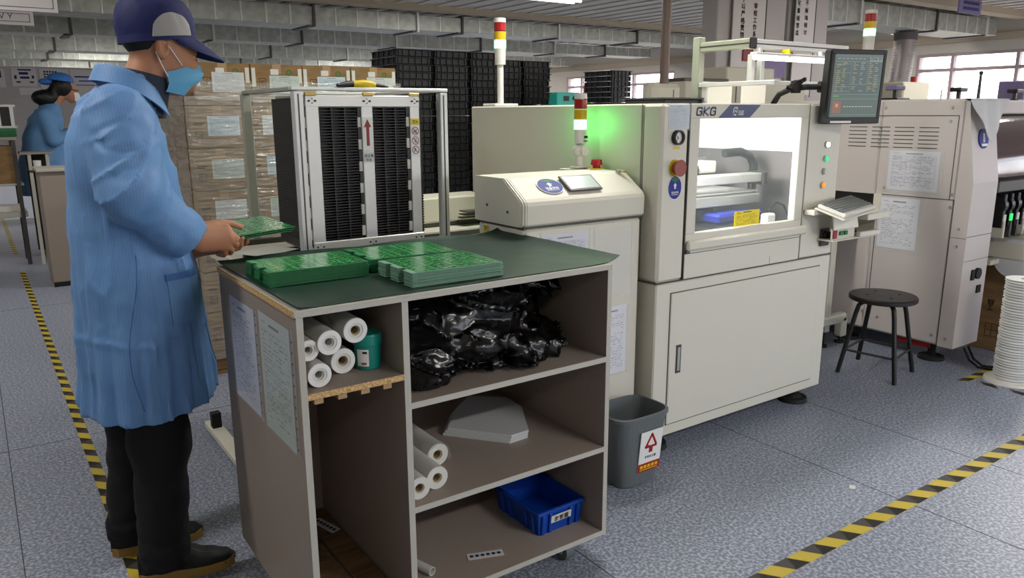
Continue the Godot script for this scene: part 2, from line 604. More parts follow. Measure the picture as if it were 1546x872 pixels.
	mat("shoe", Color(0.012, 0.014, 0.024), 0.7)
	mat("sole", Color(0.58, 0.46, 0.24), 0.75)
	mat("beige_shoe", Color(0.62, 0.53, 0.34), 0.75)
	var sk := mat("skin", Color(0.70, 0.49, 0.37), 0.55)
	sk.subsurf_scatter_enabled = true
	sk.subsurf_scatter_strength = 0.12
	mat("nail", Color(0.74, 0.52, 0.42), 0.35)
	mat("hair", Color(0.022, 0.017, 0.015), 0.5)
	mat("brow", Color(0.10, 0.065, 0.05), 0.8)
	mat("cap_navy", Color(0.025, 0.07, 0.31), 0.75)
	mat("cap_grey", Color(0.62, 0.61, 0.60), 0.8)
	mat("mask_blue", Color(0.40, 0.67, 0.83), 0.75)
	mat("cap_blue", Color(0.20, 0.43, 0.72), 0.75)
	mat("glasses", Color(0.25, 0.12, 0.06), 0.35)
	# papers
	for k in 6:
		mat("page%d" % k, Color.WHITE, 0.55, 0.0, page(100 + k * 7, [Color(0.74, 0.75, 0.83), Color(0.82, 0.82, 0.86), Color(0.76, 0.77, 0.78), Color(0.70, 0.74, 0.72), Color(0.85, 0.85, 0.88), Color(0.70, 0.76, 0.80)][k], 160, 224, k % 2 == 1), -1.0)
	mat("note_yellow", Color.WHITE, 0.5, 0.0, page(77, Color(0.93, 0.84, 0.05), 120, 70), -1.0)
	mat("lamp_red", Color(0.60, 0.03, 0.02), 0.3)
	mat("lamp_amber", Color(0.80, 0.64, 0.02), 0.3)
	mat("keys", Color(0.42, 0.43, 0.42), 0.6)
	glow("lamp_green", Color(0.55, 1.0, 0.7), 3.0, Color(0.6, 0.95, 0.7))
	glow("led", Color(1.0, 1.0, 0.98), 5.0)
	glow("tube", Color(1.0, 0.98, 0.95), 4.0)
	glow("green_led", Color(0.1, 1.0, 0.35), 1.5, Color(0.1, 0.6, 0.3))
	glow("btn_white", Color(0.95, 1.0, 1.0), 1.2)
	glow("btn_green", Color(0.15, 0.85, 0.55), 0.8, Color(0.1, 0.6, 0.4))
	glow("btn_amber", Color(1.0, 0.62, 0.05), 0.7, Color(0.8, 0.5, 0.05))
	var ui := Image.create(256, 320, false, Image.FORMAT_RGB8)
	ui.fill(Color(0.29, 0.37, 0.35))
	ui.fill_rect(Rect2i(0, 0, 256, 14), Color(0.36, 0.42, 0.41))
	ui.fill_rect(Rect2i(8, 36, 240, 164), Color(0.25, 0.33, 0.34))
	for q in [[8, 48, 84, 1], [8, 92, 84, 1], [92, 36, 1, 164], [92, 150, 156, 1], [8, 162, 84, 1], [8, 186, 80, 1], [8, 200, 240, 1], [8, 224, 240, 1], [8, 306, 240, 1], [176, 36, 1, 114], [8, 36, 240, 1]]:
		ui.fill_rect(Rect2i(q[0], q[1], q[2], q[3] + 1), Color(0.45, 0.62, 0.55))
	var rr := RandomNumberGenerator.new()
	rr.seed = 12
	for k in 15:
		for x in [14, 46, 102, 140, 184, 216]:
			if rr.randf() < 0.75: ui.fill_rect(Rect2i(x, 42 + k * 10, rr.randi_range(8, 26), 3), Color(0.68, 0.66, 0.38) if x != 140 else Color(0.6, 0.68, 0.62))
	for x in range(16, 160, 22): ui.fill_rect(Rect2i(x, 20, 14, 3), Color(0.65, 0.7, 0.68))
	ui.fill_rect(Rect2i(186, 12, 66, 22), Color(0.55, 0.62, 0.60))
	ui.fill_rect(Rect2i(10, 208, 30, 6), Color(0.35, 0.66, 0.30))
	ui.fill_rect(Rect2i(12, 236, 46, 62), Color(0.56, 0.36, 0.27))
	ui.fill_rect(Rect2i(28, 250, 14, 18), Color(0.80, 0.62, 0.40))
	for x in range(70, 230, 16): ui.fill_rect(Rect2i(x, 262, 11, 5), Color(0.66, 0.72, 0.70))
	var scr := mat("screen", Color(0.25, 0.25, 0.25), 0.35)
	scr.emission_enabled = true
	scr.emission = Color.WHITE
	scr.emission_operator = BaseMaterial3D.EMISSION_OP_MULTIPLY
	scr.emission_texture = ImageTexture.create_from_image(ui)
	scr.emission_energy_multiplier = 0.75
	mat("touch", Color(0.62, 0.68, 0.66), 0.18)

# ---------- camera, sky, lamps, exposure, then the scene from large to small ----------
func _ready() -> void:
	var cam := Camera3D.new()
	cam.name = "camera"
	add_child(cam)
	var yaw := 0.60672789
	var pit := 0.2245772
	var rol := 0.00440219
	var fwd := Vector3(sin(yaw), 0, -cos(yaw)) * cos(pit) + Vector3.DOWN * sin(pit)
	var rgt := Vector3(cos(yaw), 0, sin(yaw))
	var dwn := fwd.cross(rgt)
	var r2 := rgt * cos(rol) + dwn * sin(rol)
	var d2 := dwn * cos(rol) - rgt * sin(rol)
	cam.transform = Transform3D(Basis(r2, -d2, -fwd), Vector3(0, 1.45, 0))
	cam.fov = rad_to_deg(2.0 * atan(436.0 / 1161.5))
	cam.near = 0.05
	cam.far = 100.0
	cam.current = true
	var we := WorldEnvironment.new()
	we.name = "environment"
	var env := Environment.new()
	env.background_mode = Environment.BG_SKY
	var sky := Sky.new()
	var sm := ProceduralSkyMaterial.new()
	sm.sky_top_color = Color(0.80, 0.88, 1.0)
	sm.sky_horizon_color = Color(1.0, 0.98, 0.98)
	sm.ground_horizon_color = Color(0.85, 0.83, 0.82)
	sm.ground_bottom_color = Color(0.55, 0.53, 0.50)
	sm.sky_energy_multiplier = 2.4
	sm.ground_energy_multiplier = 2.4
	sky.sky_material = sm
	env.sky = sky
	env.tonemap_mode = Environment.TONE_MAPPER_LINEAR
	env.tonemap_exposure = 1.0
	env.sdfgi_enabled = true
	env.ssao_enabled = true
	env.ssil_enabled = true
	we.environment = env
	add_child(we)
	make_materials()
	for z in [1.6, -2.7, -6.6, -8.1, -13.4, -17.0, -20.0]:
		for x in [-0.8, 2.6, 6.2, 7.9, 10.6]:
			if (z == -8.1) != (x == 6.2): continue
			var e := 5.2 if x > 5 else (5.0 if x > 0 else 3.2)
			if z > 0.0: e *= 1.8 if x > 0.0 and x < 7.0 else 0.6
			ceiling_lamp(V(x if z != -8.1 else 5.9, 2.80, z if z != -8.1 else -7.9), e)
	build_room()
	build_ducts()
	build_background()
	build_trays()
	build_pallet()
	build_right_machine()
	build_printer()
	build_loader()
	build_magazine()
	build_cart()
	build_cart_contents()
	build_floor_things()
	build_worker()
	build_far_worker()

func ceiling_lamp(at: Vector3, e: float) -> void:
	var t := thing("ceiling_lamp", "white twin tube lamp fixed under the ribbed ceiling", "lamp", at, 0.0, "ceiling lamps in rows")
	part(t, "housing", mb().box(V(0, 0.045, 0), V(1.25, 0.05, 0.26), 0.006), "white")
	for s in [-1.0, 1.0]:
		part(t, "lamp_tube", mb().cyl(V(-0.6, 0, 0.07 * s), V(0.6, 0, 0.07 * s), 0.014, 0.014, 10), "tube")
	var l := AreaLight3D.new()
	l.name = "lamp_light"
	l.area_size = Vector2(1.2, 0.2)
	l.light_energy = e
	l.light_color = Color(1.0, 0.985, 0.96)
	l.area_range = 30.0
	l.area_attenuation = 2.0
	l.shadow_enabled = true
	t.add_child(l)
	l.position = V(0, -0.03, 0)
	l.rotation.x = -PI / 2

func build_room() -> void:
	struct("floor", mb().span(V(-4.2, -0.2, -23.2), V(13.3, 0, 4.2)), "floor")
	var fl := get_node("floor") as Node3D
	for x in [-0.03, 1.5175, 2.757, 3.359, 4.9]:
		part(fl, "seam", mb().span(V(x - 0.0018, 0, -12), V(x + 0.0018, 0.0006, 3.5)), "seam")
	for z in [-3.87, -6.87, -9.9]:
		part(fl, "seam", mb().span(V(-3.9, 0, z - 0.002), V(1.5, 0.0006, z + 0.002)), "seam")
	struct("wall_left", mb().span(V(-4.2, 0, -23.2), V(-4, 2.86, 4.2)), "wall")
	struct("wall_back", mb().span(V(-4, 0, -23.2), V(13, 2.86, -23)), "wall")
	var wf := mb()
	wf.span(V(-4, 0, 4), V(13, 0.95, 4.2)).span(V(-4, 2.35, 4), V(13, 2.86, 4.2))
	for q in [[-4.0, 1.6], [3.8, 4.4], [8.6, 9.2], [12.6, 13.0]]: wf.span(V(q[0], 0.95, 4), V(q[1], 2.35, 4.2))
	struct("wall_front", wf, "wall")
	var wk := 6
	for q in [[1.6, 3.8], [4.4, 8.6], [9.2, 12.6]]:
		var w := Node3D.new()
		w.name = "window_%d" % wk
		wk += 1
		add_child(w)
		w.set_meta("kind", "structure")
		var fr := mb()
		for y in [0.975, 2.095, 2.33]: fr.span(V(q[0], y - 0.025, 4.03), V(q[1], y + 0.025, 4.1))
		for k in 5: fr.span(V(lerpf(q[0] + 0.02, q[1] - 0.02, k / 4.0) - 0.025, 0.95, 4.02), V(lerpf(q[0] + 0.02, q[1] - 0.02, k / 4.0) + 0.025, 2.35, 4.11))
		part(w, "window_frame", fr, "window_frame")
		for k in 4:
			for yy in [[1.0, 2.07], [2.12, 2.305]]: part(w, "pane", mb().span(V(lerpf(q[0] + 0.02, q[1] - 0.02, k / 4.0) + 0.025, yy[0], 4.06), V(lerpf(q[0] + 0.02, q[1] - 0.02, (k + 1) / 4.0) - 0.025, yy[1], 4.066)), "glass")
	var wr := mb()
	wr.span(V(13, 0, -23.2), V(13.25, 0.95, 4.2)).span(V(13, 2.35, -23.2), V(13.25, 2.86, 4.2))
	for zz in [[-23.2, -21.4], [-17.3, -16.2], [-12.4, -11.2], [-8.3, -7.02], [-2.2, -1.2], [3.2, 4.2]]:
		wr.span(V(13, 0.95, zz[0]), V(13.25, 2.35, zz[1]))
	struct("wall_right", wr, "wall")
	var wn := 1
	for zz in [[-21.4, -17.3], [-16.2, -12.4], [-11.2, -8.3], [-7.02, -2.2], [-1.2, 3.2]]:
		var w := Node3D.new()
		w.name = "window_%d" % wn
		wn += 1
		add_child(w)
		w.set_meta("kind", "structure")
		var z0: float = zz[0]
		var z1: float = zz[1]
		var fr := mb()
		for y in [0.975, 2.095, 2.33]: fr.span(V(13.02, y - 0.025, z0), V(13.1, y + 0.025, z1))
		var zs := [z0 + 0.02, z0 + 0.57]
		while zs[-1] + 0.95 < z1 - 0.3: zs.append(zs[-1] + 0.95)
		zs.append(z1 - 0.02)
		for z in zs: fr.span(V(13.01, 0.95, z - 0.025), V(13.11, 2.35, z + 0.025), 0.004)
		part(w, "window_frame", fr, "window_frame")
		for k in zs.size() - 1:
			for yy in [[1.0, 2.07], [2.12, 2.305]]:
				part(w, "pane", mb().span(V(13.055, yy[0], zs[k] + 0.025), V(13.061, yy[1], zs[k + 1] - 0.025)), "glass")
		part(w, "window_sill", mb().span(V(12.88, 0.93, z0 - 0.05), V(13.02, 0.955, z1 + 0.05), 0.004), "white")
	struct("trim_1", mb().span(V(12.93, 2.50, -22.9), V(13, 2.60, 3.9)), "beam")
	struct("ceiling", mb().span(V(-4.2, 2.86, -23.2), V(13.25, 3.06, 4.2)), "ceiling")
	var ce := get_node("ceiling") as Node3D
	var rib := mb().span(V(-0.05, -0.018, -13), V(0.05, 0, 4), 0.008).mesh()
	for k in 52:
		var o := shared(ce, "rib", rib, "ceiling")
		o.position = V(-2.4 + k * 0.3, 2.86, 0)
	# beams run along the room above the ducts
	struct("beam", mb().span(V(-3.99, 2.795, -9.75), V(12.99, 2.86, -9.45)), "beam")
	struct("beam_001", mb().span(V(-3.99, 2.76, -5.55), V(12.99, 2.86, -5.35)), "beam")

func duct(z: float, y0: float, y1: float, x0: float, x1: float, cuts: Array, label: String, w := 0.55) -> void:
	var t := thing("air_duct", label, "duct", V(0, 0, z), 0.0)
	var xs := [x0]
	xs.append_array(cuts)
	xs.append(x1)
	for k in xs.size() - 1:
		# each length is a little lower than the one before
		var dy := 0.012 * k
		part(t, "duct_section", mb().span(V(xs[k], y0 + dy, -w), V(xs[k + 1], y1 - dy * 0.4, 0), 0.006), "duct")
		var n := int((xs[k + 1] - xs[k]) / 0.27)
		var sm := mb()
		for i in range(1, n): sm.box(V(lerpf(xs[k], xs[k + 1], float(i) / n), (y0 + y1 + dy * 0.6) * 0.5, 0.001), V(0.022, y1 - y0 - dy * 1.4, 0.010), 0.003)
		if n > 1: part(t, "seam_ridge", sm, "flange").set_meta("kind", "stuff")
		if k > 0:
			part(t, "flange", mb().box(V(xs[k], (y0 + y1) * 0.5 + dy * 0.3, -w * 0.5), V(0.035, y1 - y0 + 0.03 - dy, w + 0.05), 0.004), "flange" if k % 2 else "duct_dark")
			part(t, "hanger", mb().span(V(xs[k] - 0.09, y0 - 0.03 + dy, -w - 0.02), V(xs[k] - 0.03, y0 - 0.006 + dy, 0.02)), "duct_dark")

func build_ducts() -> void:
	duct(-9.8, 2.50, 2.785, -4, 11.4, [-1.6, 0.2, 1.98, 3.78, 5.25, 5.96, 7.7, 9.35], "galvanised air duct across the room, lowest edge nearest to the camera above the black trays")
	duct(-12.35, 2.50, 2.80, -4, 12.2, [-2.2, 1.34, 3.2, 4.55, 6.2, 7.9, 9.6, 10.9], "galvanised air duct running directly behind the front duct")
	duct(-15.6, 2.50, 2.80, -4, 12.6, [-1.5, 1.42, 3.3, 5.1, 6.7, 8.4, 10.1], "third galvanised air duct from the front, two behind the black trays' duct")
	duct(-18.0, 2.50, 2.80, -4, 11.5, [-1.0, 1.5, 3.4, 5.2, 7.0, 9.0], "fourth galvanised air duct, above the notice board on the left")
	duct(-21.2, 2.50, 2.80, -4, 9.5, [0.9, 2.6, 4.4, 6.2, 8.0], "rearmost galvanised air duct, by the back wall")
	duct(-5.7, 2.50, 2.765, 8.0, 12.7, [9.15, 10.95, 12.35], "galvanised air duct at upper right with a flexible hose below")
	var t := thing("flexible_hose", "silvery corrugated hose hanging from the duct at upper right", "hose")
	var path := []
	for k in 13: path.append(V(10.68 - 0.06 * pow(k / 12.0, 2.0), 2.49 - k * 0.057, -5.95))
	part(t, "hose", mb().tube(path, 0.125, 18), "hose")
	part(t, "collar", mb().ring(V(10.68, 2.40, -5.95), V(10.68, 2.495, -5.95), 0.15, 0.12, 20), "duct_dark")
	for k in 24:
		var s := k / 23.0
		part(t, "rib", mb().ring(V(10.68 - 0.06 * s * s, 2.475 - s * 0.66, -5.95), V(10.68 - 0.06 * s * s, 2.462 - s * 0.66, -5.95), 0.142, 0.12, 18), "hose")

# a panel with a coat of print on its front (facing +z), hanging or standing
func sheet(b: Mb, w: float, h: float, at := Vector3.ZERO) -> Mb:
	return b.quad(at, at + V(w, 0, 0), at + V(w, h, 0), at + V(0, h, 0), V(0, 0, 1))

const G := {
	"工": "1.5,2 8.5,2;5,2 5,8.5;0.5,8.5 9.5,8.5", "作": "3,0.5 0.5,4.5;2,3 2,9.8;5,0.8 3.6,3.5;4.6,2.4 9.7,2.4;6,2.4 6,9.8;6,4.8 9,4.8;6,7.2 9.2,7.2",
	"审": "5,0 5,1.2;0.8,3 0.8,1.6 9.2,1.6 9.2,3;2,3.6 8,3.6 8,7.6 2,7.6 2,3.6;2,5.6 8,5.6;5,2.4 5,10", "核": "0.2,3 4.2,3;2.2,0.3 2.2,9.8;2.2,3.2 0.3,7;2.4,4.4 3.9,6;7,0.2 7.4,1.4;4.6,2 9.8,2;7,2 5,4.6 8.4,4.4 4.6,8.4;8.8,5.4 4.4,9.8;7.2,7.6 9.6,9.8",
	"系": "8,0.6 2,1.4;5.2,1.2 2.6,3.2 7,3.2 2,5.6 8.4,5.2;7,4.2 8.6,5.8;5,5.5 5,9.9 4,9.2;3,6.8 1.4,9;7,6.8 8.8,9", "以": "1.4,1 1.4,8.4 4,6.4;3.4,2 4.4,4;8,0.8 7.6,5 5,9.6;7.4,6.2 9.4,9.6",
	"严": "1,1 9,1;3.6,1 3.6,4;6.4,1 6.4,4;2,2 2.8,3.4;8,2 7.2,3.4;1,4.2 9.4,4.2;1.8,4.2 1.6,7.4 0.5,9.8", "格": "0.2,3 4.2,3;2.2,0.3 2.2,9.8;2.2,3.2 0.3,7;2.4,4.4 3.9,6;6.2,0.3 4.4,3.6;5.4,1.8 8.8,1.8 6.6,4.6 4.2,6;5.6,3 9.8,6;5.4,6.4 9,6.4 9,9.6 5.4,9.6 5.4,6.4",
	"贯": "2,0.6 8.4,0.6 8,4 1.6,4 2,0.6;0.4,2.4 9.6,2.4;5,0.6 4.8,4;2,5 8,5 8,8;2,5 2,8;5,6 4.8,7.6 1,9.8;6,8 9,9.8", "彻": "2.4,0.3 0.5,2.6;2.8,2.6 0.5,5.4;1.8,4.4 1.8,9.8;3.2,3.6 6,3;4.6,1 4.6,8 6,6.8;5.8,1.6 9.4,1.6 9.2,8.8 8,9.2;7.4,1.6 7.2,6 5,9.6",
	"不": "0.6,1.2 9.4,1.2;5.4,1.2 3.6,4 0.4,6.6;5,3.4 5,9.9;6,3.8 9.6,6.4", "断": "1,0.8 1,8.8 5.4,8.8;3.2,1 3.2,7.6;1.4,4.2 5,4.2;3.2,4.4 1.6,6.8;3.4,4.6 5,6.4;9.2,0.6 6.6,1.6 6.6,5 5.4,9.8;6.6,4.4 9.8,4.4;8.4,4.4 8.4,9.9",
	"地": "0.3,3.4 3.8,3.4;2,0.8 2,8.2;0.2,8.6 4,7.4;4.6,3.8 9,2.6 8.8,6.6 7.8,6.6;5.4,2.6 5.4,9 9.7,9 9.7,7.6;7.2,0.6 7.2,7.6", "检": "0.2,3 4,3;2.1,0.3 2.1,9.8;2.1,3.2 0.3,7;2.3,4.4 3.7,6;7,0.3 4.2,3.6;7,0.3 9.8,3.4;5.6,3.8 8.4,3.8;4.8,5.4 5.6,7.8;6.8,5 7.2,7.4;9.2,5 8,8.6;4.4,9.2 9.8,9.2",
	"讨": "1.4,0.8 2.4,2;0.4,3.6 2.2,3.6 2.2,8.8 3.6,7.4;4,3 9.8,3;7.8,0.4 7.8,9.4 6.2,9;5,5 6,6.6", "可": "0.5,1.2 9.5,1.2;2,3.6 5.4,3.6 5.4,6.8 2,6.8 2,3.6;7.8,1.2 7.8,9.6 6,9.2", "靠": "2.6,0.3 1.6,1.8;1.8,1.2 8,1.2;5,0.2 5,3;0.6,3 9.4,3;2.4,4 7.6,4 7.6,5.4 2.4,5.4 2.4,4;4,5.8 4,9.8;6,5.8 6,9.8;1,6.8 4,6.8;1,8.2 4,8.2;6,6.8 9,6.8;6,8.2 9,8.2",
	"次": "1,1.6 2,3;0.6,8 2.6,5;4.6,0.6 3,4;4,2 9.4,2 8.4,4;6,3 5.6,6 2.8,9.6;6,5.4 9.6,9.6", "容": "5,0 5,1;0.8,2.6 0.8,1.2 9.2,1.2 9.2,2.6;3.6,2 2,3.8;6.4,2 8,3.8;5,3 0.6,7;5,3 9.4,7;2.8,6.6 7.2,6.6 7.2,9.6 2.8,9.6 2.8,6.6",
	"器": "1,0.4 4,0.4 4,3 1,3 1,0.4;6,0.4 9,0.4 9,3 6,3 6,0.4;0.4,5 9.6,5;5,3.4 4.6,5 0.8,7;5,5 9.4,7;1,7 4,7 4,9.8 1,9.8 1,7;6,7 9,7 9,9.8 6,9.8 6,7", "了": "1.6,1 8.2,1 5.2,3.6;5.2,3.6 5.2,9.4 3.4,8.8",
	"设": "1.4,0.8 2.4,2;0.4,3.6 2.2,3.6 2.2,8.8 3.4,7.4;5.2,0.8 5,3 4,4.2;5.2,0.8 8,0.8 8,3.4 9.4,3.4;4.2,5 8.6,5 7,7.8 3.8,9.8;5,5.6 9.8,9.8", "备": "4,0.3 1.4,3;3,1.4 7.6,1.4 5,3.6 0.6,5;3,2 9.4,5;2.4,5.6 7.6,5.6 7.6,9.6 2.4,9.6 2.4,5.6;5,5.6 5,9.6;2.4,7.6 7.6,7.6",
	"状": "1,2 1.8,3.6;3,0.4 3,9.8;0.6,7 3,5.4;4.4,3.6 9.8,3.6;7,0.6 6.6,5 4.2,9.6;7,4.4 9.6,9.6;8.4,1 9.4,2.4", "态": "0.8,1.6 9.2,1.6;5,0.3 4.4,3 1,5.6;5,2 9,5.4;4.6,3.6 5.4,4.6;1.4,6.6 0.8,9;3.4,6.4 3.6,9.2 7.4,9.2 7.6,7.8;5,6 6,7.4;8.4,6.4 9.4,8.6",
}
const LT := {
	"G": "9,2.4 7.6,1 2.4,1 1,2.4 1,7.6 2.4,9 7.6,9 9,7.6 9,5 5.4,5", "K": "1,0.6 1,9.4;9,0.8 1.4,5.4 9,9.2", "S": "9,1 2,1 1,2.4 1,4 2.4,5 7.6,5 9,6 9,7.6 8,9 1,9", "E": "9,1 1,1 1,9 9,9;1,5 8,5",
}

func text_down(b: Mb, s: String, o: Vector3, ax: Vector3, ay: Vector3, size: float, pitch: float, w: float) -> void:
	# o is the top-left corner of the first character
	for i in s.length():
		b.strokes(G[s[i]], o - ay * (pitch * i + size), ax * size, ay * size, w)

func text_across(b: Mb, s: String, o: Vector3, ax: Vector3, ay: Vector3, size: float, pitch: float, w: float) -> void:
	for i in s.length():
		b.strokes(G[s[i]] if G.has(s[i]) else LT[s[i]], o + ax * (pitch * i), ax * size, ay * size, w)

func build_background() -> void:
	# pillars with banners (front face at z = -5.1)
	var z := -5.1
	struct("pillar", mb().span(V(5.88, 0, -5.29), V(6.90, 2.86, z), 0.01), "pillar")
	struct("pillar_001", mb().span(V(6.975, 0, -5.5), V(7.64, 2.86, z - 0.02), 0.01), "pillar")
	for q in [[6.06, 6.535, "banner with two columns of dark red characters on the broad pillar", "了以严格贯彻", "审核工作系", 6.172, 6.352, "text_brown", 0.054, 2.519, 2.469, 0.0645], [7.006, 7.33, "white banner with two columns of black characters on the narrow pillar", "可靠检容态", "不断地检讨", 7.022, 7.155, "text_dark", 0.05, 2.54, 2.552, 0.071]]:
		var t := thing("banner", q[2], "banner", V(0, 0, z))
		part(t, "panel", mb().span(V(q[0], 1.62, 0.022), V(q[1], 2.84, 0.034), 0.003), "banner")
		part(t, "panel_joint", mb().span(V(q[1] + 0.012, 1.6, 0.022), V(q[1] + 0.026, 2.85, 0.026)), "line")
		var a := mb()
		text_down(a, q[3], V(q[5], q[9], 0.0345), V(1, 0, 0), V(0, 1, 0), q[8], q[11], q[8] * 0.16)
		part(t, "lettering", a, q[7])
		a = mb()
		text_down(a, q[4], V(q[6], q[10], 0.0345), V(1, 0, 0), V(0, 1, 0), q[8], q[11], q[8] * 0.16)
		part(t, "lettering", a, q[7])
	var lg := thing("wall_plaque", "small red plaque with an orange disc below the pillar banner", "plaque", V(6.24, 1.93, z + 0.0355))
	part(lg, "plate", mb().span(V(-0.02, 0, 0), V(0.19, 0.11, 0.012), 0.003), "dark_red")
	part(lg, "disc", mb().cyl(V(0.17, 0.10, 0.006), V(0.17, 0.10, 0.018), 0.05, 0.05, 18), "orange")
	solo("notice", "violet notice between the two pillars behind the monitor", "notice", mb().span(V(0, 0, 0), V(0.32, 0.2, 0.01)), "violet", V(6.60, 1.79, z + 0.004))
	# machines behind the printer
	var t := thing("machine_cabinet", "beige machine cabinet with flat top behind the printer's frame", "cabinet", V(4.85, 0, -4.5))
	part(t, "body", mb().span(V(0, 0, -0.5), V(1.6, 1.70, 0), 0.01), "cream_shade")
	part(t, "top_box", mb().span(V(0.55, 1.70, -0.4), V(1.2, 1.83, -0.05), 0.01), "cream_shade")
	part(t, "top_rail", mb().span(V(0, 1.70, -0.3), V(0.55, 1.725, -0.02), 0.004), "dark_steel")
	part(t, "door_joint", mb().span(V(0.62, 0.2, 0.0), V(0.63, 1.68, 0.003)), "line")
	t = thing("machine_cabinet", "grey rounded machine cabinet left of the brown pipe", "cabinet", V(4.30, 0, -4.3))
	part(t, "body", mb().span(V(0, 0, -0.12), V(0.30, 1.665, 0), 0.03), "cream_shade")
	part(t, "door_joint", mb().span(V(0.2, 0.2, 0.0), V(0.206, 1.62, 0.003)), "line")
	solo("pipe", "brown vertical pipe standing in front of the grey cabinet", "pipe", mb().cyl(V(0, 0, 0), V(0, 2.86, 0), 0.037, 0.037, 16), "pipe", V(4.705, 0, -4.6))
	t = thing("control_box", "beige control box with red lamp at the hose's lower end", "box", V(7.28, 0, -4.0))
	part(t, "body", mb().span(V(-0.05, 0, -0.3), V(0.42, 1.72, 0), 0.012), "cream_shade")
	part(t, "lamp", mb().cyl(V(0.3, 1.72, -0.1), V(0.3, 1.775, -0.1), 0.03, 0.03, 12), "lamp_red")
	part(t, "bracket", mb().span(V(0.45, 1.61, -0.1), V(0.85, 1.622, -0.085)).span(V(0.83, 1.48, -0.1), V(0.845, 1.66, -0.085)), "white")
	# teal machine, slim tower lamp and the far tray stack
	t = thing("test_machine", "small turquoise machine between the tray stacks", "machine", V(7.05, 0, -9.0))
	part(t, "body", mb().span(V(0, 0, -0.4), V(0.44, 1.74, 0), 0.01), "teal")
	part(t, "panel", mb().span(V(0.12, 1.62, 0), V(0.22, 1.69, 0.01), 0.002), "text_dark")
	part(t, "dial", mb().cyl(V(0.32, 1.66, 0), V(0.32, 1.66, 0.015), 0.03, 0.03, 12), "text_dark")
	tower("signal_tower", "thin far tower lamp beside the turquoise machine", V(7.62, 1.5, -9.0), 0.36, 0.055, 0.10, false)
	part(get_node("signal_tower") as Node3D, "stand", mb().cyl(V(0, -1.5, 0), V(0, 0.0, 0), 0.03, 0.03, 10), "white")
	t = thing("hanging_sign", "blue and white sign hanging from the ceiling at top right", "sign", V(10.1, 2.62, -5.0))
	part(t, "board", mb().span(V(0, 0, -0.02), V(0.55, 0.17, 0), 0.004), "violet")
	var rows := mb()
	for k in 2:
		for i in 8: rows.span(V(0.10 + i * 0.05, 0.045 + k * 0.065, 0), V(0.138 + i * 0.05, 0.08 + k * 0.065, 0.002))
	part(t, "lettering", rows, "text_blue")
	part(t, "wire", mb().span(V(0.05, 0.17, -0.012), V(0.054, 0.24, -0.008)).span(V(0.49, 0.17, -0.012), V(0.494, 0.24, -0.008)), "dark_steel")
	for q in [["white framed sign hanging at the top left corner, larger one", V(0.05, 2.255, -7.5), 0.69, 0.42], ["white framed sign hanging behind the larger one at top left", V(0.05, 2.24, -8.5), 0.585, 0.13]]:
		t = thing("hanging_sign", q[0], "sign", q[1])
		part(t, "board", mb().span(V(0, 0, -0.03), V(q[2], q[3], 0), 0.004), "banner")
		var e := 0.028
		part(t, "border", mb().span(V(e, e, 0), V(q[2] - e, e + 0.005, 0.002)).span(V(q[2] - e - 0.005, e, 0), V(q[2] - e, q[3] - e, 0.002)).span(V(e, q[3] - e - 0.005, 0), V(q[2] - e, q[3] - e, 0.002)), "line")
		if q[3] < 0.2:
			part(t, "lettering", mb().strokes("2,0.5 5,6 5,9.5;8.6,0.5 5,6", V(0.38, 0.05, 0), V(0.05, 0, 0), V(0, 0.05, 0), 0.006).strokes("1,0.5 5,9.5 9,0.5", V(0.32, 0.05, 0), V(0.045, 0, 0), V(0, 0.05, 0), 0.006), "text_dark")
		part(t, "wire", mb().span(V(0.1, q[3], -0.017), V(0.104, 2.86 - q[1].y, -0.013)).span(V(q[2] - 0.1, q[3], -0.017), V(q[2] - 0.096, 2.86 - q[1].y, -0.013)), "dark_steel")
	# notice board on the far left with its sheets
	t = thing("notice_board", "long grey notice board on legs behind the far worker", "board", V(0.2, 0, -13.1))
	part(t, "panel", mb().span(V(-1.4, 0.7, -0.05), V(3.3, 2.12, 0), 0.005), "pillar")
	for x in [-1.3, 1.0, 3.2]: part(t, "leg", mb().span(V(x, 0, -0.04), V(x + 0.05, 0.7, -0.01)), "dark_steel")
	var bd := [["white sheet with a dark photograph, at the left edge of the board", 0.30, 1.83, 0.24, 0.25, 0], ["white notice with a blue block diagram pinned to the board", 0.62, 1.845, 0.30, 0.255, 1], ["pale notice with three short lines of characters on the board", 0.96, 1.76, 0.36, 0.33, 2], ["wide pale notice with blue headings right of the far worker's cap", 1.34, 1.70, 0.50, 0.39, 3], ["blank white sheet below the blue diagram notice", 0.69, 1.73, 0.26, 0.10, 4]]
	for q in bd:
		t = thing("pinned_notice", q[0], "notice", V(q[1], q[2], -13.09))
		part(t, "paper", sheet(mb().span(V(0, 0, -0.008), V(q[3], q[4], 0)), q[3], q[4], V(0, 0, 0.0006)), "banner")
		var p := mb()
		match q[5]:
			0: p.span(V(0.02, 0.13, 0), V(0.2, 0.22, 0.002))
			1: p.span(V(0.08, 0.215, 0), V(0.24, 0.235, 0.002)).span(V(0.09, 0.16, 0), V(0.2, 0.195, 0.002)).span(V(0.10, 0.105, 0), V(0.21, 0.135, 0.002)).span(V(0.03, 0.10, 0), V(0.06, 0.15, 0.002)).span(V(0.24, 0.11, 0), V(0.27, 0.15, 0.002)).span(V(0.05, 0.05, 0), V(0.10, 0.07, 0.002)).span(V(0.21, 0.05, 0), V(0.26, 0.07, 0.002))
			2:
				for k in 3:
					for i in 5: p.span(V(0.05 + i * 0.035, 0.21 + k * 0.035, 0), V(0.075 + i * 0.035, 0.232 + k * 0.035, 0.002))
			3: p.span(V(0.05, 0.28, 0), V(0.24, 0.30, 0.002)).span(V(0.10, 0.225, 0), V(0.38, 0.24, 0.002)).span(V(0.06, 0.17, 0), V(0.3, 0.18, 0.002))
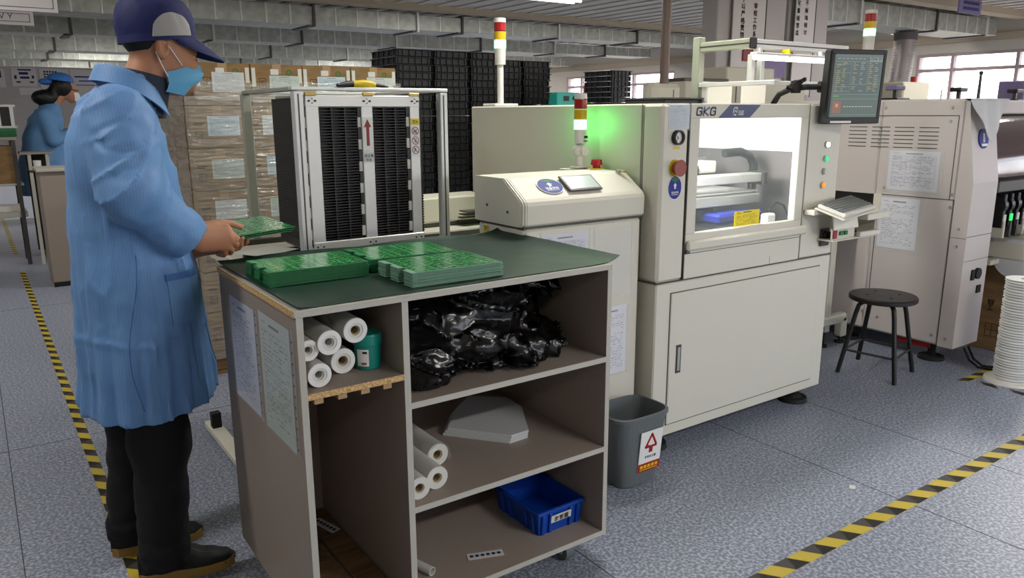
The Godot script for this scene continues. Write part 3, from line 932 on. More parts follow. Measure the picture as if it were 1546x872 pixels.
		if q[5] < 4: part(t, "print", p, ["text_dark", "text_blue", "text_dark", "sticker_blue"][q[5]])
	# far-left workbench: magazine, board stack, cartons
	t = thing("workbench", "narrow grey steel workbench where the far worker stands", "workbench", V(0.15, 0, -8.95))
	part(t, "worktop", mb().span(V(-0.75, 1.215, -0.45), V(0.24, 1.245, 0), 0.004), "laminate")
	part(t, "shelf", mb().span(V(-0.7, 0.78, -0.42), V(0.25, 0.80, -0.02), 0.003), "edging")
	part(t, "shelf", mb().span(V(-0.7, 0.47, -0.42), V(0.25, 0.52, -0.02), 0.003), "edging")
	for x in [-0.72, 0.19]:
		for zz in [-0.42, -0.04]: part(t, "leg", mb().span(V(x, 0, zz), V(x + 0.035, 1.22, zz + 0.035)), "dark_steel")
	t = thing("magazine_rack", "small far board magazine with pale bars at the left edge", "rack", V(0.12, 1.245, -9.05))
	part(t, "body", mb().span(V(-0.2, 0.1, -0.3), V(0.28, 0.29, -0.01), 0.004), "comb")
	for x in [-0.04, 0.14, 0.25]: part(t, "bar", mb().span(V(x, 0.09, -0.01), V(x + 0.03, 0.30, 0.004)), "alu")
	part(t, "rail", mb().span(V(-0.2, 0.285, -0.01), V(0.3, 0.305, 0.006)).span(V(-0.2, 0.085, -0.01), V(0.3, 0.105, 0.006)), "alu")
	for k in 8:
		var o := solo("circuit_board", nth(7 - k) + " green circuit board from the top of the far stack on the left workbench", "circuit board", mb().span(V(-0.22, 0, -0.25), V(0.26, 0.006, 0.0)), "pcb_edge", V(0.14 + 0.004 * (k % 3), 1.246 + k * 0.011, -8.99 + 0.003 * (k % 2)), 0.0, "far boards on the left workbench")
	for q in [[-0.12, 0.80, 0.30, 0.36, "tall open carton on the left workbench shelf"], [-0.4, 0.80, 0.26, 0.34, "second carton on the left workbench shelf, at the picture edge"]]:
		t = carton(V(0.18 + q[0], q[1], -9.0), V(q[2], q[3], 0.3), q[4])
	solo("cup", "white cup inside the dark compartment beside the far worker", "cup", mb().lathe([[0.0, 0], [0.03, 0], [0.035, 0.09], [0.03, 0.09], [0.026, 0.005], [0, 0.005]], V(0, 0, 0), 14), "white", V(0.53, 0.93, -8.885))
	t = thing("side_cupboard", "dark open cupboard with steel posts beside the far worker", "cupboard", V(0.455, 0, -8.9))
	part(t, "post", mb().span(V(0, 0, 0), V(0.03, 1.08, 0.03)), "edging")
	part(t, "post", mb().span(V(0.15, 0, 0), V(0.18, 1.08, 0.03)), "edging")
	part(t, "shelf", mb().span(V(0, 0.91, -0.3), V(0.2, 0.93, 0.04)), "dark_steel")
	part(t, "top", mb().span(V(-0.06, 1.08, -0.3), V(0.22, 1.10, 0.04)), "laminate")
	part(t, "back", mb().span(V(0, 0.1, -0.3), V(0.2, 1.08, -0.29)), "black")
	solo("paper_stack", "white paper pad on the lowest shelf of the left workbench", "paper", mb().span(V(0, 0, 0), V(0.3, 0.06, 0.2), 0.004), "offwhite", V(0.06, 0.52, -9.25))
	t = thing("pedestal", "brown laminate pedestal with grey top left of the worker", "pedestal", V(0.455, 0, -7.6))
	part(t, "body", mb().span(V(0, 0, -0.45), V(0.45, 0.985, 0), 0.003), "laminate")
	part(t, "top", mb().span(V(-0.02, 0.985, -0.47), V(0.47, 1.01, 0.02), 0.003), "edging")
	part(t, "plinth", mb().span(V(0.0, 0.0, 0.0), V(0.45, 0.04, 0.012)), "rubber")

# a tower lamp: stem, amber and red lenses, the green one lit
func tower(nm: String, label: String, at: Vector3, h: float, r: float, lens: float, lit := true) -> Node3D:
	var t := thing(nm, label, "tower lamp", at)
	var y := h - lens * 3.0 - 0.02
	part(t, "stem", mb().cyl(V(0, 0, 0), V(0, y, 0), r * 0.9, r * 0.95, 18), "offwhite")
	var k := 0
	for q in ["lamp_green", "lamp_amber", "lamp_red"]:
		part(t, "lens", mb().cyl(V(0, y + k * lens, 0), V(0, y + (k + 1) * lens - 0.004, 0), r, r, 20), q if lit or k > 0 else "green_led", ["lit green lens", "amber lens", "red lens"][k])
		k += 1
	part(t, "cap", mb().cyl(V(0, h - 0.022, 0), V(0, h, 0), r * 1.02, r * 0.95, 18), "offwhite")
	if lit:
		var l := OmniLight3D.new()
		l.name = "green_light"
		l.light_color = Color(0.05, 1.0, 0.25)
		l.light_energy = 0.035
		l.light_size = r
		l.omni_range = 30.0
		l.omni_attenuation = 2.0
		l.shadow_enabled = true
		t.add_child(l)
		l.position = V(0, y + lens * 0.5, 0)
	return t

func carton(at: Vector3, s: Vector3, label: String, group := "") -> Node3D:
	var t := thing("cardboard_box", label, "box", at, 0.0, group)
	part(t, "body", mb().span(V(0, 0, -s.z), V(s.x, s.y, 0), 0.004), "card")
	part(t, "tape", mb().span(V(s.x * 0.5 - 0.025, s.y, -s.z), V(s.x * 0.5 + 0.025, s.y + 0.0008, 0)), "card_tape")
	return t

func build_trays() -> void:
	# one black tote tray; the copies share its meshes
	var W := 0.352
	var D := 0.50
	var b := mb()
	b.span(V(0.012, 0, -D + 0.012), V(W - 0.012, 0.05, -0.012), 0.003)
	var r := mb().span(V(0, 0.05, -D), V(W, 0.058, 0), 0.002)
	for x in [0.03, 0.07, 0.131, 0.192, 0.253, 0.314]: r.span(V(x, 0.004, -0.014), V(x + 0.008, 0.05, -0.002))
	for k in 5: r.span(V(0.002, 0.004, -0.06 - k * 0.1), V(0.014, 0.05, -0.05 - k * 0.1))
	var first: Node3D = null
	var cols := [[3.0, -6.0, 23, 0.575, "tall stack with its corner above the cartons"], [3.365, -6.0, 23, 0.575, "tall stack behind the magazine stand's right post"], [3.73, -6.0, 23, 0.575, "tall stack behind the white lamp pole"], [4.30, -6.5, 22, 0.62, "lower stack just right of the lamp pole"], [4.665, -6.5, 22, 0.62, "lower stack next to the far windows"]]
	for q in cols:
		for k in q[2]:
			var at := V(q[0] + 0.003 * ((k * 7) % 3 - 1), q[3] + k * 0.0611, q[1] + 0.004 * ((k * 5) % 3 - 1))
			var o: Node3D
			if first == null:
				o = thing("tote_tray", "", "tray", at)
				part(o, "body", b, "tray")
				r.span(V(0.075, 0.033, -0.0125), V(0.312, 0.036, -0.0105)).span(V(0.075, 0.012, -0.0125), V(0.312, 0.015, -0.0105))
				part(o, "rim", r, "tray_rim")
				first = o
			else:
				o = copy(first, "tote_tray", "", at)
			tag(o, "%s black tray from the top in the %s" % [nth(q[2] - 1 - k), q[4]], "tray", "black trays, " + q[4])
	for k in 7:
		var o := copy(first, "tote_tray", "", V(6.275, 1.51 + k * 0.0611, -7.0))
		tag(o, nth(6 - k) + " black tray from the top in the far small stack behind the loader lamp", "tray", "black trays in the far small stack")
	for q in [[3.0, 1.1, -6.0, 0.575, "dark trolley under the three tall tray stacks"], [4.30, 0.73, -6.5, 0.62, "dark trolley under the lower tray stacks"], [6.27, 0.37, -7.0, 1.51, "dark stand under the far small tray stack"]]:
		var t := thing("trolley", q[4], "trolley", V(q[0], 0, q[2]))
		part(t, "deck", mb().span(V(-0.02, q[3] - 0.04, -0.52), V(q[1] + 0.02, q[3], 0.02), 0.004), "dark_steel")
		for x in [0.0, q[1] - 0.04]:
			for zz in [-0.5, -0.04]:
				part(t, "leg", mb().span(V(x, 0, zz), V(x + 0.04, q[3] - 0.04, zz + 0.04)), "dark_steel")
	solo("tray_label", "small white label on a tray right of the lamp post", "label", mb().span(V(0, 0, 0), V(0.045, 0.03, 0.002)), "white", V(4.315, 1.655, -6.499))

func build_pallet() -> void:
	var t := thing("pallet", "wooden pallet under the wrapped cartons", "pallet", V(0.96, 0, -4.4))
	for k in 7: part(t, "deck_board", mb().span(V(0, 0.115, -0.8 + k * 0.117), V(1.22, 0.14, -0.8 + k * 0.117 + 0.095), 0.002), "timber")
	for x in [0.0, 0.54, 1.08]:
		part(t, "bearer", mb().span(V(x, 0.025, -0.8), V(x + 0.14, 0.115, 0), 0.002), "timber")
		part(t, "foot_board", mb().span(V(x, 0, -0.8), V(x + 0.14, 0.022, 0), 0.002), "timber")
	var r := RandomNumberGenerator.new()
	r.seed = 41
	var names := ["leftmost", "second from left", "third from left", "rightmost"]
	var proto := {}
	for row in 7:
		for back in 2:
			for c in 4:
				if back == 1 and c > 0 and row < 6: continue
				var w := 0.291
				var h := 0.221
				var x := 0.978 + c * 0.296 + r.randf_range(-0.002, 0.002)
				if row == 6: x = 1.024 + c * 0.2935
				var at := V(x, 0.141 + row * 0.2262, -4.4 - 0.40 * back + r.randf_range(-0.004, 0.004))
				var lv := "top layer" if row == 6 else "%s layer from the top" % nth(6 - row)
				var t2 := thing("cardboard_box", "brown carton, %s in the %s of the wrapped pallet%s" % [names[c], lv, ", rear row" if back else ""], "box", at, r.randf_range(-0.006, 0.006), "cartons on the wrapped pallet")
				part(t2, "body", mb().span(V(0, 0, -0.388), V(w, h, 0), 0.003), "card")
				part(t2, "tape", mb().span(V(w * 0.5 - 0.024, h, -0.388), V(w * 0.5 + 0.024, h + 0.0008, 0)).span(V(w * 0.5 - 0.024, h - 0.05, 0), V(w * 0.5 + 0.024, h, 0.0008)), "card_tape")
				if back == 0:
					var lx := r.randf_range(0.085, 0.105)
					part(t2, "paper_label", sheet(mb(), 0.17, 0.105, V(lx, 0.06 + r.randf_range(-0.01, 0.012), 0.0015)), "page%d" % [2, 3, 5][(row + c) % 3])
					if row == 6:
						for sk in [[w - 0.025, 0.12, 0.021, 0.08], [0.11, 0.165, 0.045, 0.03], [0.006, 0.10, 0.02, 0.10]]: part(t2, "sticker", mb().span(V(sk[0], sk[1], 0), V(sk[0] + sk[2], sk[1] + sk[3], 0.001)), "offwhite")
						part(t2, "round_mark", mb().ring(V(0.215, 0.178, 0), V(0.215, 0.178, 0.001), 0.017, 0.009, 14), "green_print")
						part(t2, "print", mb().strokes("0,0 10,0 10,10 0,10 0,0;2,4 8,4 5,2 2,4;5,4 5,8", V(0.045, 0.09, 0.0005), V(0.035, 0, 0), V(0, 0.055, 0), 0.003), "card_print")
					else:
						part(t2, "print", mb().strokes("0,0 10,0 10,10 0,10 0,0;3,2 3,8 7,8;0,5 10,5", V(0.025, 0.05, 0.0005), V(0.035, 0, 0), V(0, 0.04, 0), 0.004).strokes("0,3 10,3;1,6 8,6", V(0.02, 0.11, 0.0005), V(0.05, 0, 0), V(0, 0.03, 0), 0.006), "card_print")
	# stretch film around the stack
	var fi := thing("stretch_film", "glossy wrinkled stretch film around the pallet of cartons", "film")
	var nz := noise(1.0, 3, 17)
	var f1 := func(u: float, v: float) -> Vector3:
		var x := 0.958 + u * 1.215
		var y := 0.10 + v * 1.45 + 0.018 * nz.get_noise_2d(x * 4, 3)
		return V(x, y, -4.386 + 0.006 * nz.get_noise_3d(x * 3.0, y * 42.0, 1) + 0.006 * nz.get_noise_3d(x * 9, y * 80.0, 5))
	part(fi, "front_film", mb().grid(70, 300, f1), "wrap")
	var f2 := func(u: float, v: float) -> Vector3:
		var z := -5.22 + u * 0.83
		var y := 0.10 + v * 1.45
		return V(0.952 + 0.009 * nz.get_noise_3d(z * 4, y * 30.0, 1), y, z)
	part(fi, "side_film", mb().grid(30, 100, f2), "wrap")
	var f3 := func(u: float, v: float) -> Vector3:
		var x := 1.01 + u * 1.21
		var y := 1.52 + v * 0.105 + 0.02 * nz.get_noise_2d(x * 5, 9)
		return V(x, y, -4.384 + 0.007 * nz.get_noise_3d(x * 5.0, y * 60.0, 7))
	part(fi, "crumpled_edge", mb().grid(80, 20, f3), "wrap")
	# loose cartons behind the cart
	var cd := thing("cardboard_sheet", "orange-brown cardboard flap standing between film and magazine frame", "cardboard", V(1.15, 0.93, -3.38))
	part(cd, "sheet", mb().prism(PackedVector2Array([Vector2(0.0, 0), Vector2(0.13, 0), Vector2(0.13, 0.165), Vector2(0.005, 0.18)]), -0.006, 0), "card")

func screw(p: Node3D, at: Vector3, nr: Vector3) -> void:
	part(p, "screw", mb().cyl(at, at + nr * 0.004, 0.010, 0.008, 12), "steel")

func build_right_machine() -> void:
	var X := 4.53
	var t := thing("placement_machine", "grey pick-and-place machine with vent slots and round-headed screws, right of the printer", "machine")
	part(t, "body", mb().span(V(X, 0.105, -3.9), V(8.2, 1.518, -2.62), 0.012).span(V(X, 0.105, -2.62), V(4.86, 1.518, -2.14), 0.012), "machine_grey")
	var col := mb().prism(PackedVector2Array([Vector2(2.14, 1.50), Vector2(2.14, 0.105), Vector2(2.052, 0.105), Vector2(2.052, 1.06), Vector2(2.115, 1.42), Vector2(2.128, 1.50)]), 0, 0.29)
	var cb := Mb.new()
	cb.xf = Transform3D(Basis(V(0, 0, -1), V(0, 1, 0), V(1, 0, 0)), V(X - 0.002, 0, 0))
	cb.prism(PackedVector2Array([Vector2(2.14, 1.505), Vector2(2.14, 0.105), Vector2(2.052, 0.105), Vector2(2.052, 1.06), Vector2(2.112, 1.43), Vector2(2.12, 1.505)]), 0, 0.292)
	part(t, "corner_column", cb, "machine_grey")
	var ln := mb()
	var e := X - 0.0022
	ln.span(V(e, 1.424, -2.80), V(e + 0.002, 1.428, -2.175)).span(V(e, 0.961, -2.173), V(e + 0.002, 1.428, -2.169)).span(V(e, 0.958, -2.60), V(e + 0.002, 0.962, -2.142)).span(V(e, 0.11, -2.592), V(e + 0.002, 0.96, -2.588)).span(V(e, 0.11, -2.146), V(e + 0.002, 0.96, -2.142)).span(V(e, 0.748, -2.143), V(e + 0.002, 0.751, -2.053)).span(V(e, 1.428, -2.66), V(e + 0.002, 1.515, -2.656))
	ln.span(V(X, 0.757, -2.0518), V(4.82, 0.760, -2.050)).span(V(X, 0.617, -2.0518), V(4.82, 0.619, -2.050))
	part(t, "panel_joint", ln, "line")
	var gz := [[-2.823, -2.705], [-2.673, -2.56], [-2.532, -2.415], [-2.386, -2.272]]
	for g in gz:
		for k in 6:
			part(t, "vent_slot", mb().span(V(X - 0.001, 1.240 + k * 0.0232, g[0]), V(X + 0.002, 1.245 + k * 0.0232, g[1])), "line")
	for q in [[1.001, -2.56], [0.99, -2.161], [0.918, -2.161], [0.80, -2.10], [1.47, -2.60], [1.47, -2.215], [1.395, -2.215], [1.395, -2.80], [0.70, -2.10], [0.16, -2.18], [0.155, -2.10], [0.22, -2.62], [0.20, -2.52]]:
		screw(t, V(X, q[0], q[1]), V(-1, 0, 0))
	part(t, "opening", mb().span(V(X - 0.001, 0.845, -2.88), V(X + 0.002, 0.958, -2.62)), "black", "dark rectangular board opening")
	part(t, "opening_frame", mb().span(V(X - 0.006, 0.83, -2.618), V(X, 0.962, -2.57)), "cream")
	# plastic sleeves with forms
	for q in [[-2.546, -2.246, 0.995, 1.225, "sleeve with a wide table form on the side panel", 1], [-2.573, -2.333, 0.64, 0.945, "sleeve with an upright printed notice, lower on the side panel", 4]]:
		var p := thing("document_sleeve", "clear " + q[4] + " of the placement machine", "document")
		part(p, "paper", mb().quad(V(X - 0.003, q[2], q[0]), V(X - 0.003, q[2], q[1]), V(X - 0.003, q[3], q[1]), V(X - 0.003, q[3], q[0]), V(-1, 0, 0)), "page%d" % q[5])
		part(p, "sleeve", mb().span(V(X - 0.0045, q[2] - 0.02, q[0] - 0.012), V(X - 0.0035, q[3] + 0.012, q[1] + 0.02)), "clear")
	# main switch and small socket on the narrow front
	part(t, "main_switch", mb().span(V(4.635, 0.50, -2.052), V(4.665, 0.56, -2.042)).cyl(V(4.70, 0.535, -2.052), V(4.70, 0.535, -2.035), 0.032, 0.032, 18), "text_dark", "black main switch")
	part(t, "socket", mb().span(V(4.72, 0.415, -2.052), V(4.765, 0.46, -2.044)), "text_dark")
	var st := thing("round_sticker", "blue round sticker half hidden by the grey cloth on the machine column", "sticker", V(4.655, 1.30, -2.088))
	st.rotation.x = -0.16
	part(st, "disc", mb().cyl(V(0, 0, -0.006), V(0, 0, 0.004), 0.055, 0.055, 24), "sticker_blue")
	part(st, "label_strip", mb().span(V(-0.03, -0.042, 0.004), V(0.035, -0.028, 0.006)), "white")
	part(st, "mark", mb().span(V(-0.01, -0.02, 0.004), V(0.01, 0.03, 0.005)), "white")
	var cl := thing("cloth", "grey cleaning cloth hanging as a point over the machine corner", "cloth", V(4.66, 1.512, -2.09))
	part(cl, "cloth", mb().grid(12, 14, func(u: float, v: float) -> Vector3:
		# a square hung by its corner: half lies on top, half hangs
		var s := (u - 0.5) * 0.30
		var d := (v - 0.5) * 0.34
		var xx := (s + d) * 0.7
		var dn := (s - d) * 0.75
		var fall := maxf(dn, 0.0)
		return V(xx + 0.01, 0.006 - fall, 0.012 - minf(dn, 0.0) * -1.0 + 0.16 * fall + 0.006 * sin(xx * 40.0)), 0.002), "foam")
	for q in [[4.6, -2.2], [4.6, -2.75], [7.8, -2.75]]:
		var f := mb().cyl(V(q[0], 0, q[1]), V(q[0], 0.02, q[1]), 0.075, 0.07, 20).cyl(V(q[0], 0.02, q[1]), V(q[0], 0.11, q[1]), 0.022, 0.022, 12)
		part(t, "levelling_foot", f, "rubber")
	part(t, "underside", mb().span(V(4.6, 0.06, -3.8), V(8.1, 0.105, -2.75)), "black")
	part(t, "jack_handle", mb().span(V(4.56, 0.07, -2.42), V(4.62, 0.095, -2.2)), "red", "red jack handle under the machine")
	# feeder bay beside the column
	part(t, "top_rail", mb().span(V(4.86, 1.43, -2.62), V(8.2, 1.515, -2.3), 0.008), "machine_grey")
	part(t, "hood", mb().grid(4, 12, func(u: float, v: float) -> Vector3:
		var a := v * PI * 0.5
		return V(4.87 + u * 3.3, 1.07 + 0.36 * sin(a), -2.36 + 0.27 * cos(a)), 0.006), "smoky", "smoky transparent safety hood")
	part(t, "feeder_rail", mb().span(V(4.86, 0.985, -2.3), V(8.2, 1.055, -2.06), 0.006), "dark_steel")
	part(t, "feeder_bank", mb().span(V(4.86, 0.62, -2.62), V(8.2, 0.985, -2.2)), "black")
	part(t, "feeder_table", mb().span(V(4.86, 0.56, -2.62), V(8.2, 0.59, -2.05), 0.004), "cream_shade")
	for k in 12:
		var fx := 4.90 + k * 0.085
		var f := thing("tape_feeder", "black tape feeder, %s along the bank beside the machine column" % ["first", "second", "third", "fourth", "fifth", "sixth", "seventh", "eighth", "ninth", "tenth", "eleventh", "twelfth"][k], "feeder", V(fx, 0.72, -2.175), 0.0, "tape feeders under the smoky hood")
		part(f, "body", mb().span(V(0, 0.06, -0.02), V(0.03, 0.26, 0.14), 0.004), "black")
		part(f, "arm", mb().span(V(0.005, 0.0, 0.02), V(0.025, 0.10, 0.15), 0.004), "cream_shade" if k % 3 == 0 else "dark_steel")
		part(f, "gear", mb().cyl(V(-0.004, 0.19, 0.10), V(0.034, 0.19, 0.10), 0.05, 0.05, 18), "comb")
		part(f, "tag", mb().span(V(0.0, 0.10, 0.14), V(0.03, 0.14, 0.146)), "green_led" if k == 1 else "offwhite")
	for q in [[4.98, 0.60, -1.97, 0.115, "grey component reel hanging beside the machine column"], [5.12, 0.62, -1.99, 0.10, "second component reel behind the grey hanging one"], [5.2, 0.66, -2.02, 0.10, "third component reel at the picture's right edge"]]:
		var f := thing("component_reel", q[4], "reel", V(q[0], q[1], q[2]))
		part(f, "flange", mb().cyl(V(-0.012, 0, 0), V(-0.009, 0, 0), q[3], q[3], 30).cyl(V(0.009, 0, 0), V(0.012, 0, 0), q[3], q[3], 30), "foam")
		part(f, "hub", mb().cyl(V(-0.01, 0, 0), V(0.01, 0, 0), q[3] * 0.62, q[3] * 0.62, 24), "bin_grey")
		part(f, "bracket", mb().span(V(-0.02, 0.0, -0.16), V(-0.013, 0.09, 0.05)), "cream_shade")
	for k in 3:
		solo("tape_strip", "%s short white carrier tape strip from the machine column" % ["first", "second", "third"][k], "tape", mb().span(V(0, -0.16, 0), V(0.008, 0, 0.012), 0.001), "white", V(5.16 + k * 0.024, 0.72, -1.95), 0.0, "white carrier tape strips")
	# things on top of it, against the windows
	var nm := [[5.15, "violet-grey plastic feeder head standing on the machine"], [6.0, "small black stand on the machine near the window"], [6.9, "small black clamp stand further along the machine top"]]
	for q in nm:
		var o := thing("tool_stand", q[1], "stand", V(q[0], 1.518, -2.9))
		part(o, "base", mb().span(V(-0.08, 0, -0.06), V(0.08, 0.02, 0.06), 0.004), "black")
		part(o, "column", mb().span(V(-0.012, 0.02, -0.012), V(0.012, 0.10, 0.012)), "dark_steel")
		part(o, "head", mb().span(V(-0.06, 0.07, -0.04), V(0.05, 0.10, 0.04), 0.006), "violet" if q[0] < 5.5 else "black")
	solo("antenna_rod", "thin black rod with a ball tip upright on the machine", "rod", mb().cyl(V(0, 0, 0), V(0, 0.2, 0), 0.013, 0.009, 10).ball(V(0, 0.21, 0), V(0.016, 0.016, 0.016), 10, 6), "dark_steel", V(6.3, 1.518, -2.9))
	var bx := thing("display_unit", "dark boxy display at the picture's right edge on the machine", "display", V(7.05, 1.518, -2.9))
	part(bx, "body", mb().span(V(0, 0, -0.2), V(0.4, 0.17, 0), 0.008), "violet")
	part(bx, "front", mb().span(V(0.12, 0, 0), V(0.3, 0.1, 0.03), 0.005), "offwhite")
	tower("signal_tower", "lit tower lamp behind the monitor, red over amber over green", V(4.94, 1.518, -3.0), 0.575, 0.037, 0.047)

func build_printer() -> void:
	var t := thing("stencil_printer", "large cream stencil printer with a window door and sliding lower panel", "printer")
	var L := 2.25
	var R := 3.465
	var F := -2.2
	var K := -3.62
	part(t, "base_cabinet", mb().span(V(L, 0.07, K), V(R, 0.757, F), 0.006), "cream")
	part(t, "side_panel", mb().span(V(L, 0.761, K), V(L + 0.03, 1.485, F - 0.113), 0.006), "cream")
	part(t, "corner_column", mb().span(V(L, 0.761, F - 0.112), V(2.405, 1.485, F), 0.012), "cream")
	part(t, "side_panel", mb().span(V(R - 0.03, 0.761, K), V(R, 1.485, F - 0.05), 0.006), "cream")
	part(t, "rear_panel", mb().span(V(L + 0.03, 0.761, K), V(R - 0.03, 1.485, K + 0.03)), "cream")
	part(t, "top_cover", mb().span(V(L + 0.03, 1.45, K + 0.03), V(R - 0.03, 1.485, F - 0.005), 0.004), "cream")
	part(t, "control_column", mb().span(V(3.203, 0.761, F - 0.05), V(R, 1.485, F), 0.008), "cream")
	# the door around the window
	var dr := mb().span(V(2.409, 1.425, F - 0.035), V(3.199, 1.485, F), 0.003).span(V(2.409, 0.953, F - 0.035), V(2.468, 1.425, F), 0.003).span(V(3.14, 0.953, F - 0.035), V(3.199, 1.425, F), 0.003).span(V(2.409, 0.761, F - 0.035), V(3.199, 0.953, F), 0.003)
	part(t, "door", dr, "cream")
	part(t, "window_glass", mb().span(V(2.466, 0.951, F - 0.022), V(3.142, 1.427, F - 0.018)), "glass")
	part(t, "ledge", mb().span(V(2.409, 0.883, F), V(3.225, 0.925, F + 0.022), 0.008), "cream", "projecting grip ledge under the window")
	part(t, "ledge_notch", mb().span(V(2.409, 0.872, F), V(2.432, 0.884, F + 0.01)), "dark_steel")
	var ln := mb()
	ln.span(V(L - 0.0005, 0.757, K), V(L + 0.003, 0.761, F)).span(V(L, 0.757, F - 0.002), V(R, 0.761, F + 0.0005)).span(V(2.405, 0.761, F - 0.03), V(2.409, 1.485, F + 0.0005)).span(V(3.199, 0.761, F), V(3.203, 1.485, F + 0.0005)).span(V(2.98, 0.765, F), V(2.982, 0.80, F + 0.0005)).span(V(2.409, 0.868, F), V(3.199, 0.871, F + 0.0005))
	ln.span(V(L - 0.0005, 0.761, F - 0.1138), V(L + 0.001, 1.485, F - 0.1122))
	part(t, "panel_joint", ln, "line")
	part(t, "lower_door", mb().span(V(2.337, 0.123, F), V(3.375, 0.709, F + 0.006), 0.003), "cream", "sliding lower door panel")
	part(t, "door_reveal", mb().span(V(2.3335, 0.1195, F), V(3.3785, 0.7125, F + 0.002)), "line")
	part(t, "door_handle", mb().span(V(2.378, 0.352, F + 0.006), V(2.408, 0.478, F + 0.009), 0.001), "dark_steel", "grey recessed pull")
	part(t, "door_handle", mb().span(V(2.385, 0.362, F + 0.008), V(2.401, 0.468, F + 0.0105), 0.001), "steel")
	for q in [[2.33, -2.28], [3.33, -2.26], [2.33, -3.5], [3.33, -3.5]]:
		part(t, "levelling_foot", mb().cyl(V(q[0], 0, q[1]), V(q[0], 0.022, q[1]), 0.075, 0.07, 22).cyl(V(q[0], 0.022, q[1]), V(q[0], 0.035, q[1]), 0.045, 0.03, 16).cyl(V(q[0], 0.035, q[1]), V(q[0], 0.075, q[1]), 0.022, 0.022, 12), "rubber")
	# logo
	var lo := mb()
	var sl := V(0.16, 1, 0).normalized()
	var lx := 2.437
	for ch in ["G", "K", "G"]:
		lo.strokes(LT[ch], V(lx, 1.435, F + 0.0005), V(0.036, 0, 0), V(0.007, 0.037, 0), 0.0075)
		lx += 0.041
	part(t, "logo", lo, "logo_grey")
	var bg := mb().prism(PackedVector2Array([Vector2(2.575, 1.427), Vector2(2.775, 1.427), Vector2(2.846, 1.481), Vector2(2.645, 1.481)]), F, F + 0.0012)
	part(t, "badge", bg, "logo_blue")
	var bt := mb().strokes(LT["G"], V(2.662, 1.436, F + 0.0015), V(0.028, 0, 0), V(0.004, 0.036, 0), 0.007)
	bt.strokes(LT["S"], V(2.696, 1.438, F + 0.0015), V(0.017, 0, 0), V(0.002, 0.018, 0), 0.0035).strokes(LT["E"], V(2.716, 1.438, F + 0.0015), V(0.016, 0, 0), V(0.002, 0.018, 0), 0.0035)
	part(t, "badge_lettering", bt, "white")
	# gauge, stop button, warning plate
	part(t, "gauge", mb().ring(V(2.332, 1.352, F), V(2.332, 1.352, F + 0.02), 0.029, 0.023, 28), "black")
	part(t, "gauge_face", mb().cyl(V(2.332, 1.352, F), V(2.332, 1.352, F + 0.008), 0.0235, 0.0235, 28), "white")
	part(t, "gauge_needle", mb().strokes("5,5 3,8.6;3.4,3 6,6", V(2.314, 1.334, F + 0.008), V(0.036, 0, 0), V(0, 0.036, 0), 0.003), "text_dark")
	part(t, "warning_plate", mb().span(V(2.315, 1.305, F), V(2.352, 1.315, F + 0.001)), "yellow")
	part(t, "stop_button_base", mb().cyl(V(2.33, 1.232, F), V(2.33, 1.232, F + 0.005), 0.034, 0.034, 24), "yellow")
	part(t, "stop_button", mb().cyl(V(2.332, 1.232, F + 0.004), V(2.332, 1.232, F + 0.03), 0.025, 0.034, 24), "brown_red", "red mushroom stop button")
	var k := 0
	for q in [[3.352, 1.298, "btn_white", "white lit button"], [3.349, 1.232, "btn_green", "green lit button"], [3.346, 1.172, "offwhite", "plain button"], [3.342, 1.108, "btn_amber", "amber lit button"]]:
		part(t, "button", mb().ring(V(q[0], q[1], F), V(q[0], q[1], F + 0.008), 0.017, 0.013, 18), "steel")
		part(t, "button", mb().cyl(V(q[0], q[1], F), V(q[0], q[1], F + 0.013), 0.013, 0.012, 16), q[2], q[3])
	part(t, "rotary_switch", mb().span(V(3.355, 0.808, F), V(3.425, 0.895, F + 0.012), 0.004), "dark_steel")
	part(t, "rotary_knob", mb().cyl(V(3.39, 0.855, F + 0.012), V(3.39, 0.855, F + 0.03), 0.028, 0.026, 20).box(V(3.39, 0.855, F + 0.035), V(0.012, 0.05, 0.012), 0.003), "black")
	for q in [[2.30, 0.66], [2.30, 1.18]]: pass
	# interior, seen through the window
	part(t, "inner_panel", mb().span(V(3.40, 1.255, K + 0.06), V(3.43, 1.445, F - 0.06)), "white", "bright white upper inner panel")
	part(t, "inner_panel", mb().span(V(2.30, 0.765, K + 0.04), V(3.43, 0.80, F - 0.06)), "dark_steel")
	part(t, "inner_panel", mb().span(V(3.41, 0.80, K + 0.06), V(3.434, 1.255, F - 0.06)), "inner_grey")
	part(t, "inner_panel", mb().span(V(2.30, 0.80, -3.12), V(3.41, 1.44, -3.10)), "inner_grey")
	part(t, "beam", mb().span(V(2.42, 1.115, -2.52), V(3.20, 1.158, -2.44), 0.004), "alu", "aluminium stencil clamp beam")
	part(t, "beam_end", mb().span(V(3.20, 1.10, -2.54), V(3.235, 1.165, -2.43), 0.006), "dark_steel")
	part(t, "stencil_frame", mb().span(V(2.42, 1.015, -2.62), V(3.17, 1.062, -2.42), 0.004), "steel")
	part(t, "stencil_frame", mb().span(V(2.42, 1.066, -2.9), V(3.2, 1.074, -2.46)), "alu")
	part(t, "rail", mb().span(V(2.45, 1.21, -2.78), V(3.16, 1.222, -2.765)).span(V(2.45, 1.19, -2.74), V(3.16, 1.20, -2.725)), "steel")
	part(t, "motor", mb().span(V(2.62, 1.15, -2.72), V(2.72, 1.20, -2.6), 0.004).span(V(3.0, 1.15, -2.8), V(3.12, 1.21, -2.66), 0.006), "offwhite")
	part(t, "motor", mb().span(V(2.78, 1.14, -2.76), V(2.97, 1.19, -2.64), 0.004), "black")
	part(t, "clamp", mb().span(V(2.70, 1.22, -2.86), V(2.74, 1.26, -2.83), 0.003), "dark_red")
	var ch := []
